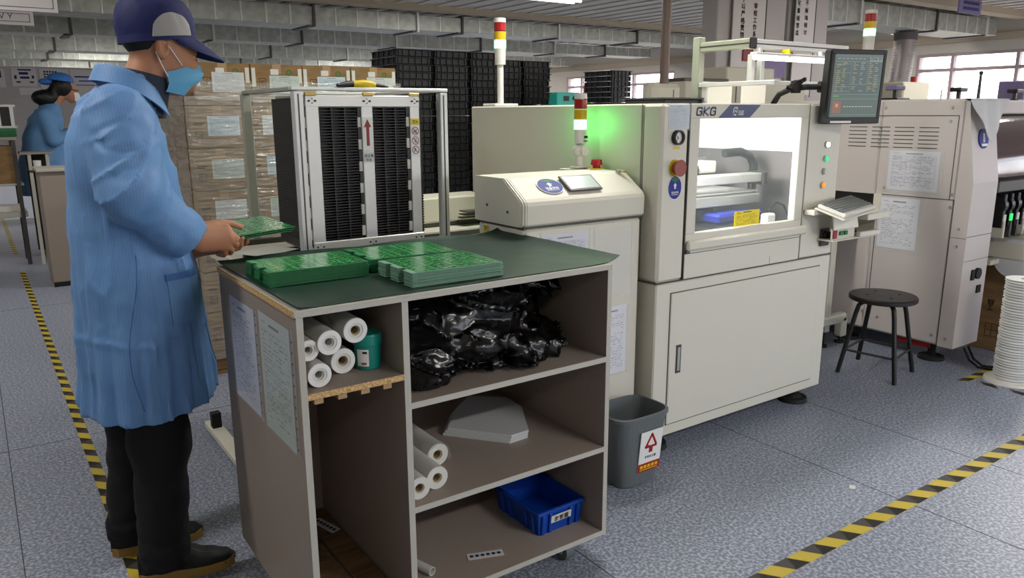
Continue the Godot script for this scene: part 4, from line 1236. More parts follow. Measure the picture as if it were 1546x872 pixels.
	for i in 9: ch.append(V(3.26 + 0.05 * sin(i * 0.35), 1.25 - i * 0.018, -2.5))
	part(t, "cable_chain", mb().tube([V(3.10, 1.25, -2.6), V(3.20, 1.255, -2.58), V(3.26, 1.235, -2.57), V(3.285, 1.19, -2.56), V(3.285, 1.12, -2.56), V(3.28, 1.05, -2.56)], 0.022, 8), "black")
	part(t, "squeegee_block", mb().span(V(2.46, 0.86, -2.42), V(2.98, 0.945, -2.3), 0.006), "black", "dark block behind the window foot")
	part(t, "squeegee_block", mb().span(V(2.46, 0.95, -2.6), V(2.86, 1.005, -2.44), 0.004), "rubber")
	part(t, "clip_plate", mb().span(V(2.78, 0.945, -2.46), V(3.10, 0.99, -2.34), 0.01), "sticker_blue", "blue clip plate")
	part(t, "bottle", mb().span(V(3.02, 0.9, -2.30), V(3.09, 0.985, -2.26), 0.008), "white")
	part(t, "cable", mb().tube([V(3.16, 0.98, -2.36), V(3.22, 1.02, -2.36), V(3.28, 1.0, -2.36), V(3.31, 0.92, -2.34), V(3.32, 0.84, -2.32)], 0.005, 6), "black")
	part(t, "work_lamp", mb().span(V(2.44, 1.33, -2.62), V(2.46, 1.43, -2.24)), "led", "bright white lamp bar inside the hood")
	var l := AreaLight3D.new()
	l.name = "work_light"
	l.area_size = Vector2(0.36, 0.09)
	l.light_energy = 1.7
	l.area_range = 30.0
	l.area_attenuation = 2.0
	l.shadow_enabled = true
	t.add_child(l)
	l.position = V(2.464, 1.38, -2.43)
	l.rotation.y = -PI / 2
	# loose stickers and papers on it
	var s := thing("paper_label", "pale printed notice in film above the pressure gauge", "label")
	part(s, "paper", sheet(mb(), 0.115, 0.095, V(2.285, 1.385, F + 0.001)), "page5")
	part(s, "film", mb().span(V(2.28, 1.38, F + 0.0015), V(2.405, 1.485, F + 0.0022)), "clear")
	round_sticker("blue round status sticker with a green flag below the printer's stop button", V(2.333, 1.152, F + 0.0005), Basis.IDENTITY, 0.037, 0.046)
	s = thing("note", "yellow handwritten note stuck inside the printer window", "note")
	part(s, "paper", sheet(mb().span(V(2.735, 0.955, F - 0.017), V(2.905, 1.022, F - 0.0155)), 0.17, 0.067, V(2.735, 0.955, F - 0.0152)), "note_yellow")
	# frame of aluminium profiles standing on the printer
	t = thing("profile_rack", "aluminium profile frame on top of the printer carrying a tube lamp", "frame")
	part(t, "post", mb().span(V(3.055, 1.485, -2.80), V(3.10, 1.815, -2.755), 0.004), "alu_green")
	part(t, "post", mb().span(V(3.07, 1.485, -2.74), V(3.10, 1.60, -2.71), 0.003), "alu")
	part(t, "side_beam", mb().span(V(3.06, 1.742, -2.755), V(3.105, 1.788, -2.452), 0.004), "alu_green")
	part(t, "beam_cap", mb().span(V(3.058, 1.74, -2.452), V(3.107, 1.79, -2.446), 0.002), "black")
	part(t, "front_beam", mb().span(V(3.108, 1.742, -2.495), V(3.86, 1.786, -2.45), 0.004), "alu")
	part(t, "groove", mb().span(V(3.108, 1.761, -2.4505), V(3.86, 1.767, -2.4485)).span(V(3.0585, 1.762, -2.755), V(3.0605, 1.768, -2.455)), "dark_steel")
	part(t, "shelf_bar", mb().span(V(3.06, 1.572, -2.755), V(3.10, 1.594, -2.30), 0.003), "alu")
	part(t, "shelf_bar", mb().span(V(3.10, 1.572, -2.40), V(3.84, 1.594, -2.37), 0.003), "alu")
	for q in [[3.42, -2.75], [3.50, -2.75], [3.80, -2.48]]: part(t, "post", mb().span(V(q[0], 1.485, q[1]), V(q[0] + 0.03, 1.745, q[1] + 0.03), 0.003), "alu")
	t = thing("work_lamp", "bright white tube lamp hanging under the printer's profile frame", "lamp")
	part(t, "lamp_tube", mb().cyl(V(3.06, 1.70, -2.42), V(3.66, 1.70, -2.42), 0.013, 0.013, 12), "tube")
	part(t, "holder", mb().span(V(3.05, 1.71, -2.44), V(3.67, 1.722, -2.40), 0.003).span(V(3.10, 1.72, -2.46), V(3.11, 1.745, -2.42)).span(V(3.58, 1.72, -2.46), V(3.59, 1.745, -2.42)), "white")
	part(t, "clip", mb().span(V(3.30, 1.705, -2.45), V(3.312, 1.745, -2.405)), "yellow")
	l = AreaLight3D.new()
	l.name = "tube_light"
	l.area_size = Vector2(0.58, 0.03)
	l.light_energy = 0.06
	l.area_range = 30.0
	l.area_attenuation = 2.0
	l.shadow_enabled = true
	t.add_child(l)
	l.position = V(3.36, 1.684, -2.42)
	l.rotation.x = -PI / 2
	for q in [[-2.685, -2.535, "white sheet clipped to the shelf bar, nearer the frame post"], [-2.48, -2.34, "second white sheet clipped to the shelf bar, towards the door"]]:
		solo("hanging_paper", q[2], "paper", mb().span(V(0, 0, q[0]), V(0.002, 0.082, q[1])), "offwhite", V(3.053, 1.49, 0))
	t = thing("black_tray", "black plastic tray lying on the rear of the printer top", "tray", V(2.79, 1.485, -2.72))
	part(t, "body", mb().span(V(0.02, 0, -0.3), V(0.3, 0.028, -0.02), 0.004), "tray")
	part(t, "rim", mb().span(V(0, 0.028, -0.32), V(0.32, 0.036, 0), 0.002), "tray_rim")
	tower("signal_tower", "tall tower lamp on a white pole rising behind the loader hood, by the black trays", V(2.36, 1.70, -3.5), 0.232, 0.031, 0.0435)
	var po := get_node("signal_tower_002") as Node3D
	part(po, "pole", mb().cyl(V(0, -0.2, 0), V(0, 0, 0), 0.017, 0.017, 14), "offwhite")
	part(po, "base_plate", mb().span(V(-0.075, -0.214, -0.06), V(0.075, -0.2, 0.06), 0.004), "offwhite")
	# monitor on its arm
	t = thing("monitor", "black framed monitor showing a green operating screen, hung at the printer's right", "monitor", V(3.369, 1.559, -2.088))
	t.rotation = Vector3(0.041, -0.316, 0.0)
	t.scale = V(0.95, 0.868, 0.95)
	part(t, "housing", mb().span(V(-0.158, -0.19, -0.055), V(0.158, 0.19, 0), 0.008), "black")
	part(t, "bezel", mb().span(V(-0.156, 0.165, 0), V(0.156, 0.188, 0.006), 0.002).span(V(-0.156, -0.188, 0), V(0.156, -0.155, 0.006), 0.002).span(V(-0.156, -0.155, 0), V(-0.138, 0.165, 0.006), 0.002).span(V(0.138, -0.155, 0), V(0.156, 0.165, 0.006), 0.002), "black")
	part(t, "display", sheet(mb(), 0.276, 0.32, V(-0.138, -0.155, 0.003)), "screen")
	var sc := mb()
	var cx := 0.066
	for chr in ["G", "K", "G"]:
		sc.strokes(LT[chr], V(cx, 0.136, 0.0035), V(0.018, 0, 0), V(0.002, 0.016, 0), 0.0028, 0.0003)
		cx += 0.022
	part(t, "logo", sc, "line")
	part(t, "maker_plate", mb().span(V(-0.13, -0.184, 0.006), V(-0.01, -0.173, 0.0075)), "white")
	part(t, "mount", mb().span(V(-0.15, -0.03, -0.095), V(-0.07, 0.03, -0.055), 0.006), "rubber")
	t = thing("monitor_boom", "black bent monitor arm with tangled cable, rising from the printer top", "arm")
	part(t, "tube", mb().tube([V(3.14, 1.485, -2.36), V(3.155, 1.53, -2.34), V(3.18, 1.553, -2.30), V(3.22, 1.562, -2.25), V(3.255, 1.562, -2.20), V(3.28, 1.56, -2.165)], 0.014, 10), "rubber")
	part(t, "joint", mb().cyl(V(3.195, 1.535, -2.28), V(3.195, 1.59, -2.28), 0.022, 0.025, 16), "rubber")
	var cab := mb()
	for q in [0.0, 0.4]:
		var pa := []
		for i in 17: pa.append(V(3.195, 1.578 + 0.004 * sin(i * 2.0 + q * 5), -2.28) + V(cos(i * TAU / 16.0) * (0.036 + q * 0.015), sin(i * TAU / 16.0 + q) * 0.02, sin(i * TAU / 16.0) * 0.04))
		cab.tube(pa, 0.004, 6)
	part(t, "cable", cab, "rubber")
	# keyboard tray and the small linking conveyor
	t = thing("keyboard_shelf", "cream keyboard shelf with a small open box below, fixed beside the printer's buttons", "shelf")
	var kb3 := Basis.from_euler(Vector3(0.294, 0.15, 0.052))
	var kat := V(3.41, 1.012, -2.10)
	part(t, "shelf_board", mb().box(kat + kb3 * V(0.0, -0.019, 0.0), V(0.35, 0.008, 0.155), 0.003, kb3), "cream")
	part(t, "bracket", mb().span(V(3.21, 0.975, -2.199), V(3.30, 1.00, -2.14), 0.003), "cream")
	part(t, "side_wing", mb().span(V(3.60, 0.925, -2.22), V(3.79, 0.955, -2.10), 0.004), "cream")
	part(t, "front_plate", mb().box(V(3.43, 0.935, -2.115), V(0.20, 0.075, 0.008), 0.002, Basis(V(1, 0, 0), -0.2)), "cream")
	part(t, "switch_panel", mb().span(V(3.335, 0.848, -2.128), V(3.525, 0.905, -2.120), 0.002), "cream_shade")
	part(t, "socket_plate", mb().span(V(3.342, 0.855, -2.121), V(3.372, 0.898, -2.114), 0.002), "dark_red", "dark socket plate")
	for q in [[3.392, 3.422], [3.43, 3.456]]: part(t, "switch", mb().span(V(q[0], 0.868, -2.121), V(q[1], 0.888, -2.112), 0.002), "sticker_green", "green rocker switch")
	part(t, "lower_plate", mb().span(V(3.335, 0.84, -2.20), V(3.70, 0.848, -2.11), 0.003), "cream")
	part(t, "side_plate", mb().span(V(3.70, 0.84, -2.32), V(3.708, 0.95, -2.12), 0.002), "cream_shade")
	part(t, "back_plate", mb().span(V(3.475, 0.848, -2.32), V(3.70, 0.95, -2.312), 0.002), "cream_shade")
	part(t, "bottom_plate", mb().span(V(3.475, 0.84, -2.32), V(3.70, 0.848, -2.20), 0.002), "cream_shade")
	part(t, "tray_lip", mb().span(V(3.545, 0.848, -2.125), V(3.72, 0.872, -2.10), 0.003), "cream")
	t = thing("keyboard", "grey-green keyboard lying on the tilted cream shelf", "keyboard", kat)
	t.basis = kb3
	part(t, "case", mb().span(V(-0.162, -0.014, -0.071), V(0.162, 0.005, 0.071), 0.005), "offwhite")
	var ky := mb()
	for j in 6:
		for i in 16: ky.box(V(-0.146 + i * 0.0195, 0.008, -0.054 + j * 0.0188), V(0.0165, 0.007, 0.0155), 0.002)
	var kb := part(t, "key", ky, "keys")
	kb.set_meta("kind", "stuff")
	t = thing("cable_coil", "dark cable coil lying in the tray below the keyboard", "cable", V(3.60, 0.849, -2.21))
	var pp := []
	for i in 30: pp.append(V(cos(i * 0.55) * 0.04, 0.012 + i * 0.0012, sin(i * 0.55) * 0.04))
	part(t, "cable", mb().tube(pp, 0.008, 8), "rubber")
	t = thing("link_conveyor", "narrow cream conveyor on posts between printer and placement machine", "conveyor")
	part(t, "post", mb().span(V(4.25, 0.10, -2.74), V(4.30, 0.70, -2.69), 0.004), "cream")
	part(t, "post", mb().span(V(4.42, 0.10, -3.1), V(4.47, 0.70, -3.05), 0.004), "cream_shade")
	part(t, "foot_beam", mb().span(V(4.20, 0.14, -2.74), V(4.47, 0.20, -2.68), 0.012).span(V(4.42, 0.045, -2.74), V(4.48, 0.18, -2.68), 0.01), "cream")
	part(t, "frame", mb().span(V(3.52, 0.70, -3.2), V(4.5, 0.745, -2.7), 0.004), "cream_shade")
	part(t, "drive_box", mb().span(V(4.18, 0.05, -3.1), V(4.42, 0.13, -2.78), 0.004), "rubber")
	for q in [[4.27, -2.715], [4.45, -2.71], [4.3, -3.0]]: part(t, "levelling_foot", mb().cyl(V(q[0], 0, q[1]), V(q[0], 0.015, q[1]), 0.03, 0.028, 14).cyl(V(q[0], 0.015, q[1]), V(q[0], 0.16, q[1]), 0.01, 0.01, 8), "rubber")

# blue disc with a green flag, a white arrow and two characters; bs turns it to its face
func round_sticker(label: String, at: Vector3, bs: Basis, rx: float, ry: float) -> void:
	var t := thing("status_sticker", label, "sticker")
	t.transform = Transform3D(bs, at)
	part(t, "backing", mb().lathe([[rx * 1.06, 0.0], [rx * 1.06, 0.001], [0, 0.001]], Vector3.ZERO, 36, Basis(V(1, 0, 0), PI / 2), 1.0, ry / rx), "white")
	part(t, "disc", mb().lathe([[rx, 0.001], [rx, 0.0018], [0, 0.0018]], Vector3.ZERO, 36, Basis(V(1, 0, 0), PI / 2), 1.0, ry / rx), "sticker_blue")
	var p := PackedVector2Array([Vector2(0, ry * 0.45)])
	for k in 9:
		var a := PI * (0.28 + 0.44 * k / 8.0)
		p.append(Vector2(cos(a) * rx * 0.9, sin(a) * ry * 0.9))
	part(t, "flag", mb().prism(p, 0.0018, 0.0024), "sticker_green")
	var b := mb().prism(PackedVector2Array([Vector2(-rx * 0.12, -ry * 0.1), Vector2(rx * 0.12, -ry * 0.1), Vector2(rx * 0.12, ry * 0.18), Vector2(rx * 0.26, ry * 0.18), Vector2(0, ry * 0.42), Vector2(-rx * 0.26, ry * 0.18), Vector2(-rx * 0.12, ry * 0.18)]), 0.0018, 0.0026)
	text_across(b, "设备状态", V(-rx * 0.56, -ry * 0.52, 0.0018), V(1, 0, 0), V(0, 1, 0), rx * 0.26, rx * 0.29, rx * 0.035)
	b.span(V(-rx * 0.5, -ry * 0.64, 0.0018), V(rx * 0.5, -ry * 0.6, 0.0024))
	part(t, "lettering", b, "white")

func build_loader() -> void:
	var t := thing("board_loader", "cream board loader with sloping control hood, between the cart and the printer", "machine")
	var xl := 1.62
	var xr := 2.225
	var bs := Basis(V(0, 0, -1), V(0, 1, 0), V(1, 0, 0))
	# hood: a profile in z and y swept along x, its front corners rounded
	var pr := PackedVector2Array([Vector2(2.58, 1.040), Vector2(2.272, 1.040), Vector2(2.262, 1.05), Vector2(2.260, 1.118), Vector2(2.266, 1.132), Vector2(2.278, 1.143), Vector2(2.375, 1.208), Vector2(2.39, 1.213), Vector2(2.585, 1.213), Vector2(2.59, 1.208), Vector2(2.59, 1.04)])
	var hb := mb()
	hb.xf = Transform3D(bs, V(xl + 0.03, 0, 0))
	hb.prism(pr, 0, xr - xl - 0.03)
	hb.xf = Transform3D(bs, V(xl, 0, 0))
	var p2 := PackedVector2Array()
	for q in pr: p2.append(Vector2(q.x + (0.03 if q.x < 2.38 else 0.0), q.y - (0.012 if q.y > 1.1 and q.x < 2.38 else 0.0)))
	# the left end steps back in two slices so that the corner reads round
	var sl := [0.0, 0.004, 0.012, 0.02, 0.03]
	var off := [0.03, 0.017, 0.007, 0.002, 0.0]
	for k in 4:
		var a := PackedVector2Array()
		for q in pr: a.append(Vector2(q.x + (off[k + 1] if q.x < 2.38 else 0.0), q.y))
		hb.xf = Transform3D(bs, V(xl + sl[k], 0, 0))
		hb.prism(a, 0, sl[k + 1] - sl[k])
	part(t, "hood", hb, "cream")
	part(t, "cabinet", mb().span(V(xl + 0.01, 0.06, -2.585), V(xr - 0.005, 1.036, -2.268), 0.012), "cream")
	part(t, "joint", mb().span(V(xl + 0.006, 1.034, -2.585), V(xr - 0.002, 1.042, -2.267)), "line")
	for q in [[1.70, -2.32], [2.15, -2.32], [1.70, -2.52], [2.15, -2.52]]: part(t, "levelling_foot", mb().cyl(V(q[0], 0, q[1]), V(q[0], 0.06, q[1]), 0.03, 0.025, 12), "rubber")
	for q in [[1.105, -2.50], [1.09, -2.36]]: part(t, "screw", mb().cyl(V(xl + 0.001, q[0], q[1]), V(xl - 0.003, q[0], q[1]), 0.006, 0.005, 10), "dark_steel")
	# things on the sloping face: a frame with x across, y up the slope
	var sn := V(0, 0.833, 0.553).normalized()
	var sb := Basis(V(1, 0, 0), sn.cross(V(1, 0, 0)), sn)
	var mid := V(0, 1.1755, -2.327) + sn * 0.0015
	round_sticker("blue round status sticker with a green flag on the loader's sloping panel", mid + V(1.792, 0.003, 0), sb, 0.055, 0.043)
	var ts := thing("touch_panel", "small grey touch panel in a dark frame on the loader hood", "touch panel")
	ts.transform = Transform3D(sb, mid + V(1.94, 0.004, 0))
	part(ts, "bezel", mb().span(V(-0.083, -0.047, 0), V(0.083, 0.047, 0.008), 0.003), "dark_steel")
	part(ts, "display", mb().span(V(-0.072, -0.037, 0.008), V(0.072, 0.037, 0.0092)), "touch")
	var pl := thing("paper_label", "pale printed strip at the left end of the loader's sloping panel", "label")
	pl.transform = Transform3D(sb, mid + V(1.645, -0.032, 0))
	part(pl, "paper", sheet(mb(), 0.095, 0.062, V(0, 0, 0.0005)), "page5")
	part(pl, "film", mb().span(V(-0.004, -0.004, 0.0008), V(0.10, 0.066, 0.0013)), "clear")
	var eb := thing("stop_button", "red mushroom stop button on the back of the loader hood", "button", V(2.20, 1.213, -2.53))
	part(eb, "base", mb().cyl(V(0, 0, 0), V(0, 0.006, 0), 0.032, 0.032, 20), "yellow")
	part(eb, "knob", mb().cyl(V(0, 0.006, 0), V(0, 0.022, 0), 0.017, 0.017, 18).cyl(V(0, 0.02, 0), V(0, 0.042, 0), 0.026, 0.022, 20), "red")
	var ky := thing("key_bunch", "small bunch of brass keys in the lock on the loader hood", "keys", V(2.185, 1.205, -2.38))
	part(ky, "lock", mb().cyl(V(0, 0, 0), V(0, 0.012, 0.008), 0.011, 0.011, 14), "steel")
	part(ky, "key", mb().box(V(0.004, 0.014, 0.02), V(0.008, 0.003, 0.035), 0.001, Basis(V(0, 1, 0), 0.6)).box(V(0.016, 0.006, 0.03), V(0.009, 0.003, 0.04), 0.001, Basis(V(0, 1, 0), 0.2)), "brass")
	# tower lamp on an elbow joint
	var tw := tower("signal_tower", "nearest tower lamp on the loader hood, lit green, red and amber lenses above", V(2.165, 1.322, -2.60), 0.208, 0.0275, 0.043)
	part(tw, "joint", mb().ball(V(0, -0.03, 0), V(0.034, 0.03, 0.03), 16, 10).cyl(V(0, -0.03, -0.03), V(0, -0.03, 0.036), 0.02, 0.02, 16), "offwhite")
	part(t, "lamp_bracket", mb().span(V(2.10, 1.205, -2.66), V(2.225, 1.215, -2.585), 0.002), "cream")
	part(tw, "foot", mb().cyl(V(0, -0.098, 0), V(0, -0.03, 0), 0.02, 0.018, 16).span(V(-0.04, -0.105, -0.022), V(0.04, -0.096, 0.022), 0.003), "offwhite")
	part(tw, "maker_label", mb().span(V(0.0, 0.022, 0.0245), V(0.02, 0.032, 0.0265)).span(V(-0.002, 0.008, 0.0245), V(0.02, 0.012, 0.0265)), "text_dark")
	# document pockets on the front
	for q in [[1.70, 1.945, 0.76, 1.015, 1, "clear pocket with a printed form on the loader front, behind the mat corner"], [1.965, 2.17, 0.72, 1.015, -1, "empty clear pocket on the loader front next to the form"], [2.0, 2.16, 0.385, 0.69, 4, "printed sheet in film low on the loader front above the bin"]]:
		var d := thing("document_pocket", q[5], "document", V(0, 0, -2.2675))
		if q[4] >= 0: part(d, "paper", sheet(mb(), q[1] - q[0] - 0.02, q[3] - q[2] - 0.015, V(q[0] + 0.01, q[2] + 0.005, 0.0005)), "page%d" % q[4])
		part(d, "pocket", mb().span(V(q[0], q[2], 0.001), V(q[1], q[3] - 0.012, 0.002)).span(V(q[0], q[2], 0.0), V(q[0] + 0.004, q[3], 0.004)).span(V(q[1] - 0.004, q[2], 0.0), V(q[1], q[3], 0.004)).span(V(q[0], q[2], 0.0), V(q[1], q[2] + 0.004, 0.004)), "clear")
	var wn := thing("warning_sticker", "yellow warning sticker with black sign on the loader's left side", "sticker", V(1.6285, 0.985, -2.54))
	wn.rotation.y = -PI / 2
	part(wn, "plate", mb().span(V(0.0, 0.012, 0), V(0.032, 0.036, 0.0015)), "yellow")
	part(wn, "sign", mb().prism(PackedVector2Array([Vector2(0.004, -0.035), Vector2(0.03, -0.035), Vector2(0.017, 0.005)]), 0, 0.0015), "yellow")
	part(wn, "mark", mb().strokes("1,1 9,1;2,5 8,5;5,1 5,9", V(0.006, 0.016, 0.0015), V(0.02, 0, 0), V(0, 0.016, 0), 0.002).strokes("5,1 5,6;5,8 5,9", V(0.009, -0.034, 0.0015), V(0.016, 0, 0), V(0, 0.03, 0), 0.003), "text_dark")
	solo("wood_block", "little yellow block lying against the loader behind the mat", "block", mb().box(V(0, 0.012, 0), V(0.05, 0.024, 0.02), 0.003), "raw_wood", V(1.60, 0.932, -2.47), 0.3)
	# conveyor bed behind the cart that carries the magazine
	t = thing("loader_conveyor", "low cream conveyor bed with rails behind the cart, under the magazine frame", "conveyor")
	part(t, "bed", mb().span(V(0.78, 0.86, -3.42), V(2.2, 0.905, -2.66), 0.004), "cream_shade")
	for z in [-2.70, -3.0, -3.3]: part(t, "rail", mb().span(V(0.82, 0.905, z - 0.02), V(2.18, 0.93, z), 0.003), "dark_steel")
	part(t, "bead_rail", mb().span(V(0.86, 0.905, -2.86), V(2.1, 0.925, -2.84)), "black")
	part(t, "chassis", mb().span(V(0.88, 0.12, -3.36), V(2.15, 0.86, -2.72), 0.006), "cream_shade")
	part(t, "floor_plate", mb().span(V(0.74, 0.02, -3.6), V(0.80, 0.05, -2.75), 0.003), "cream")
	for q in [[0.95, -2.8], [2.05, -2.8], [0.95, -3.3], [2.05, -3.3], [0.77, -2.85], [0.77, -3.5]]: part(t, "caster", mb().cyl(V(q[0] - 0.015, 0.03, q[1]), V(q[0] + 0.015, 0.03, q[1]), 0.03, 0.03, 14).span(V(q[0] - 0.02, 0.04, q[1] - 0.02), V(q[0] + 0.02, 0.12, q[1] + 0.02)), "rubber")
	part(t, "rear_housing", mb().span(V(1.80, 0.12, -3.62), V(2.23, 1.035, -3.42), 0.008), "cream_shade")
	for k in 4: part(t, "comb_rail", mb().span(V(1.96 + k * 0.004, 0.925 + k * 0.016, -3.3), V(2.2, 0.931 + k * 0.016, -3.28 + k * 0.02)), "dark_steel")
	solo("paper_sheet", "cream paper sheet lying on the conveyor beside the held boards", "paper", mb().box(V(0, 0.001, 0), V(0.19, 0.002, 0.15)), "offwhite", V(0.90, 0.931, -2.96), 0.5)

func build_magazine() -> void:
	var t := thing("board_magazine", "black board magazine with three aluminium bars and a red arrow label, standing behind the cart", "magazine")
	var F := -2.79
	var x0 := 1.024
	var x1 := 1.492
	part(t, "top_plate", mb().span(V(x0, 1.475, F - 0.012), V(x1, 1.518, F), 0.003), "alu")
	part(t, "bottom_plate", mb().span(V(x0 + 0.004, 0.938, F - 0.012), V(x1 + 0.004, 0.975, F + 0.004), 0.003), "alu")
	part(t, "end_plate", mb().span(V(x0, 1.50, -3.12), V(x1, 1.518, F - 0.012), 0.002), "alu")
	part(t, "end_plate", mb().span(V(x0, 0.932, -3.12), V(x1, 0.95, F - 0.012), 0.002), "alu")
	for q in [[1.026, 1.075], [1.243, 1.29], [1.449, 1.491]]:
		part(t, "upright_bar", mb().span(V(q[0], 0.965, F - 0.01), V(q[1], 1.48, F - 0.001), 0.002), "alu")
		for k in 12:
			var y := 0.985 + k * 0.0415
			part(t, "slot_scale", mb().span(V(q[0] - 0.014, y, F - 0.012), V(q[0] - 0.002, y + 0.038, F - 0.006)), "offwhite" if k % 2 == 0 else "black")
		for sy in [1.497, 0.957]:
			var sc := mb()
			for d in [[-0.012, 0.0], [0.012, 0.0], [0, 0.008], [0, -0.008]]: sc.cyl(V((q[0] + q[1]) * 0.5 + d[0], sy + d[1], F), V((q[0] + q[1]) * 0.5 + d[0], sy + d[1], F + 0.006), 0.004 if d[1] == 0.0 else 0.0018, 0.004 if d[1] == 0.0 else 0.0018, 8)
			part(t, "bolt", sc, "dark_steel")
	for q in [[1.075, 1.232], [1.29, 1.438]]:
		var sl := mb()
		for k in 47: sl.span(V(q[0], 0.978 + k * 0.0107, F - 0.045), V(q[1], 0.983 + k * 0.0107, F - 0.012), 0.001)
		for i in 2: sl.span(V(lerpf(q[0], q[1], (i + 1) / 3.0) - 0.002, 0.97, F - 0.04), V(lerpf(q[0], q[1], (i + 1) / 3.0) + 0.002, 1.478, F - 0.010))
		part(t, "comb", sl, "comb").set_meta("kind", "stuff")
		part(t, "comb_back", mb().span(V(q[0], 0.97, F - 0.06), V(q[1], 1.478, F - 0.045)), "black")
	for x in [x0 - 0.016, x1]:
		part(t, "side_wall", mb().span(V(x, 0.945, -3.12), V(x + 0.016, 1.508, F - 0.02), 0.002), "black")
		var rb := mb()
		for k in 46: rb.span(V(x - 0.004, 0.978 + k * 0.0107, -3.1), V(x + 0.02, 0.983 + k * 0.0107, F - 0.022))
		part(t, "side_comb", rb, "comb").set_meta("kind", "stuff")
	part(t, "core", mb().span(V(x0, 0.95, -3.12), V(x1, 1.50, -2.86)), "black")
	# labels on the bars
	var ar := mb().prism(PackedVector2Array([Vector2(-0.006, 0), Vector2(0.006, 0), Vector2(0.006, 0.07), Vector2(0.015, 0.07), Vector2(0, 0.10), Vector2(-0.015, 0.07), Vector2(-0.006, 0.07)]), 0, 0.0008)
	var lb := thing("arrow_label", "white strip with a red upward arrow on the magazine's middle bar", "label", V(1.2655, 1.318, F))
	part(lb, "backing", mb().span(V(-0.021, -0.012, -0.001), V(0.021, 0.12, 0.0004)), "white")
	ar.xf = Transform3D.IDENTITY
	var am := part(lb, "arrow", ar, "dark_red")
	am.position = V(0, 0.012, 0.0004)
	part(lb, "text_plate", mb().span(V(-0.021, -0.05, -0.001), V(0.021, -0.014, 0.0006)), "foam")
	var tx := mb()
	text_across(tx, "可工审", V(-0.018, -0.032, 0.0007), V(1, 0, 0), V(0, 1, 0), 0.012, 0.013, 0.0012)
	text_across(tx, "不以", V(-0.011, -0.046, 0.0007), V(1, 0, 0), V(0, 1, 0), 0.009, 0.012, 0.001)
	part(lb, "lettering", tx, "text_dark")
	lb = thing("prohibition_label", "white strip with three red ringed pictograms and yellow head on the right bar", "label", V(1.47, 1.296, F))
	part(lb, "backing", mb().span(V(-0.02, -0.012, -0.001), V(0.02, 0.11, 0.0004)), "white")
	part(lb, "heading", mb().span(V(-0.02, 0.11, -0.001), V(0.02, 0.135, 0.0006)), "yellow")
	part(lb, "heading_print", mb().strokes("1,2 4,2 4,8 1,8;6,2 9,5 6,8", V(-0.014, 0.114, 0.0006), V(0.028, 0, 0), V(0, 0.017, 0), 0.002), "text_dark")
	var gs := ["2,8 4,4 6,6 8,8;4,2 5,3", "3,2 5,5 4,8;5,5 8,8;6,2 7,3", "2,8 2,5 5,5 8,3;4,8 8,8"]
	for k in 3:
		part(lb, "ring", mb().ring(V(0, 0.012 + k * 0.037, 0.0004), V(0, 0.012 + k * 0.037, 0.0012), 0.016, 0.0135, 22), "dark_red")
		part(lb, "pictogram", mb().strokes(gs[k], V(-0.011, 0.001 + k * 0.037, 0.0004), V(0.022, 0, 0), V(0, 0.022, 0), 0.0028).strokes("1,1 9,9", V(-0.011, 0.001 + k * 0.037, 0.0004), V(0.022, 0, 0), V(0, 0.022, 0), 0.0022), "text_dark")
	# frame of profiles around it
	t = thing("magazine_stand", "aluminium profile frame standing around the board magazine", "frame")
	part(t, "post", mb().span(V(0.962, 0.905, -2.765), V(0.998, 1.53, -2.73), 0.003), "alu")
	part(t, "post", mb().span(V(1.553, 0.905, -2.765), V(1.587, 1.53, -2.73), 0.003), "alu")
	part(t, "post", mb().span(V(0.955, 0.905, -3.36), V(0.992, 1.53, -3.33), 0.003), "alu_green")
	part(t, "post", mb().span(V(1.553, 0.905, -3.36), V(1.587, 1.53, -3.33), 0.003), "alu")
	part(t, "groove", mb().span(V(0.976, 0.91, -2.7305), V(0.981, 1.52, -2.7285)).span(V(1.566, 0.91, -2.7305), V(1.571, 1.52, -2.7285)), "dark_steel")
	part(t, "top_rail", mb().span(V(0.955, 1.532, -2.765), V(1.59, 1.545, -2.73), 0.003), "alu")
	part(t, "top_rail", mb().span(V(0.962, 1.53, -3.36), V(0.992, 1.545, -2.765), 0.003), "alu_green")
	part(t, "top_rail", mb().span(V(0.992, 1.532, -3.36), V(1.587, 1.545, -3.33), 0.003), "alu")
	part(t, "top_rail", mb().span(V(1.557, 1.532, -3.33), V(1.587, 1.545, -2.765), 0.003), "alu")
	for x in [1.04, 1.265, 1.46]: part(t, "clip", mb().box(V(x, 1.522, -2.775), V(0.045, 0.014, 0.012), 0.003), "brass")
	t = thing("tape_roll", "yellow and black rolled cable tie lying on the frame's top rail", "tape", V(1.235, 1.545, -2.75), 0.1)
	part(t, "roll", mb().tube([V(-0.04, 0.012, 0), V(0.0, 0.014, 0.004), V(0.04, 0.012, -0.002), V(0.055, 0.009, 0)], [0.012, 0.015, 0.014, 0.008], 10), "yellow")
	part(t, "strap", mb().tube([V(-0.11, 0.006, 0.01), V(-0.06, 0.012, 0), V(-0.04, 0.012, 0)], [0.006, 0.012, 0.012], 8).tube([V(0.055, 0.01, 0), V(0.09, 0.006, 0.005), V(0.11, 0.004, 0.0)], [0.007, 0.006, 0.003], 8), "black")

const CX0 := 0.58
const CX1 := 1.577
const CZ0 := -1.73
const CZ1 := -2.415
const CY0 := 0.082
const CTOP := 0.997

func board(p: Node3D, nm: String, a: Vector3, b: Vector3, edge: Array) -> void:
	# a laminate board with light edging on its front
	var m := part(p, nm, mb().span(a, b - V(0, 0, 0.0012), 0.0006), "laminate")
	part(m, "edge_band", mb().span(V(a.x, a.y, b.z - 0.0012), V(b.x, b.y, b.z)), "edging")

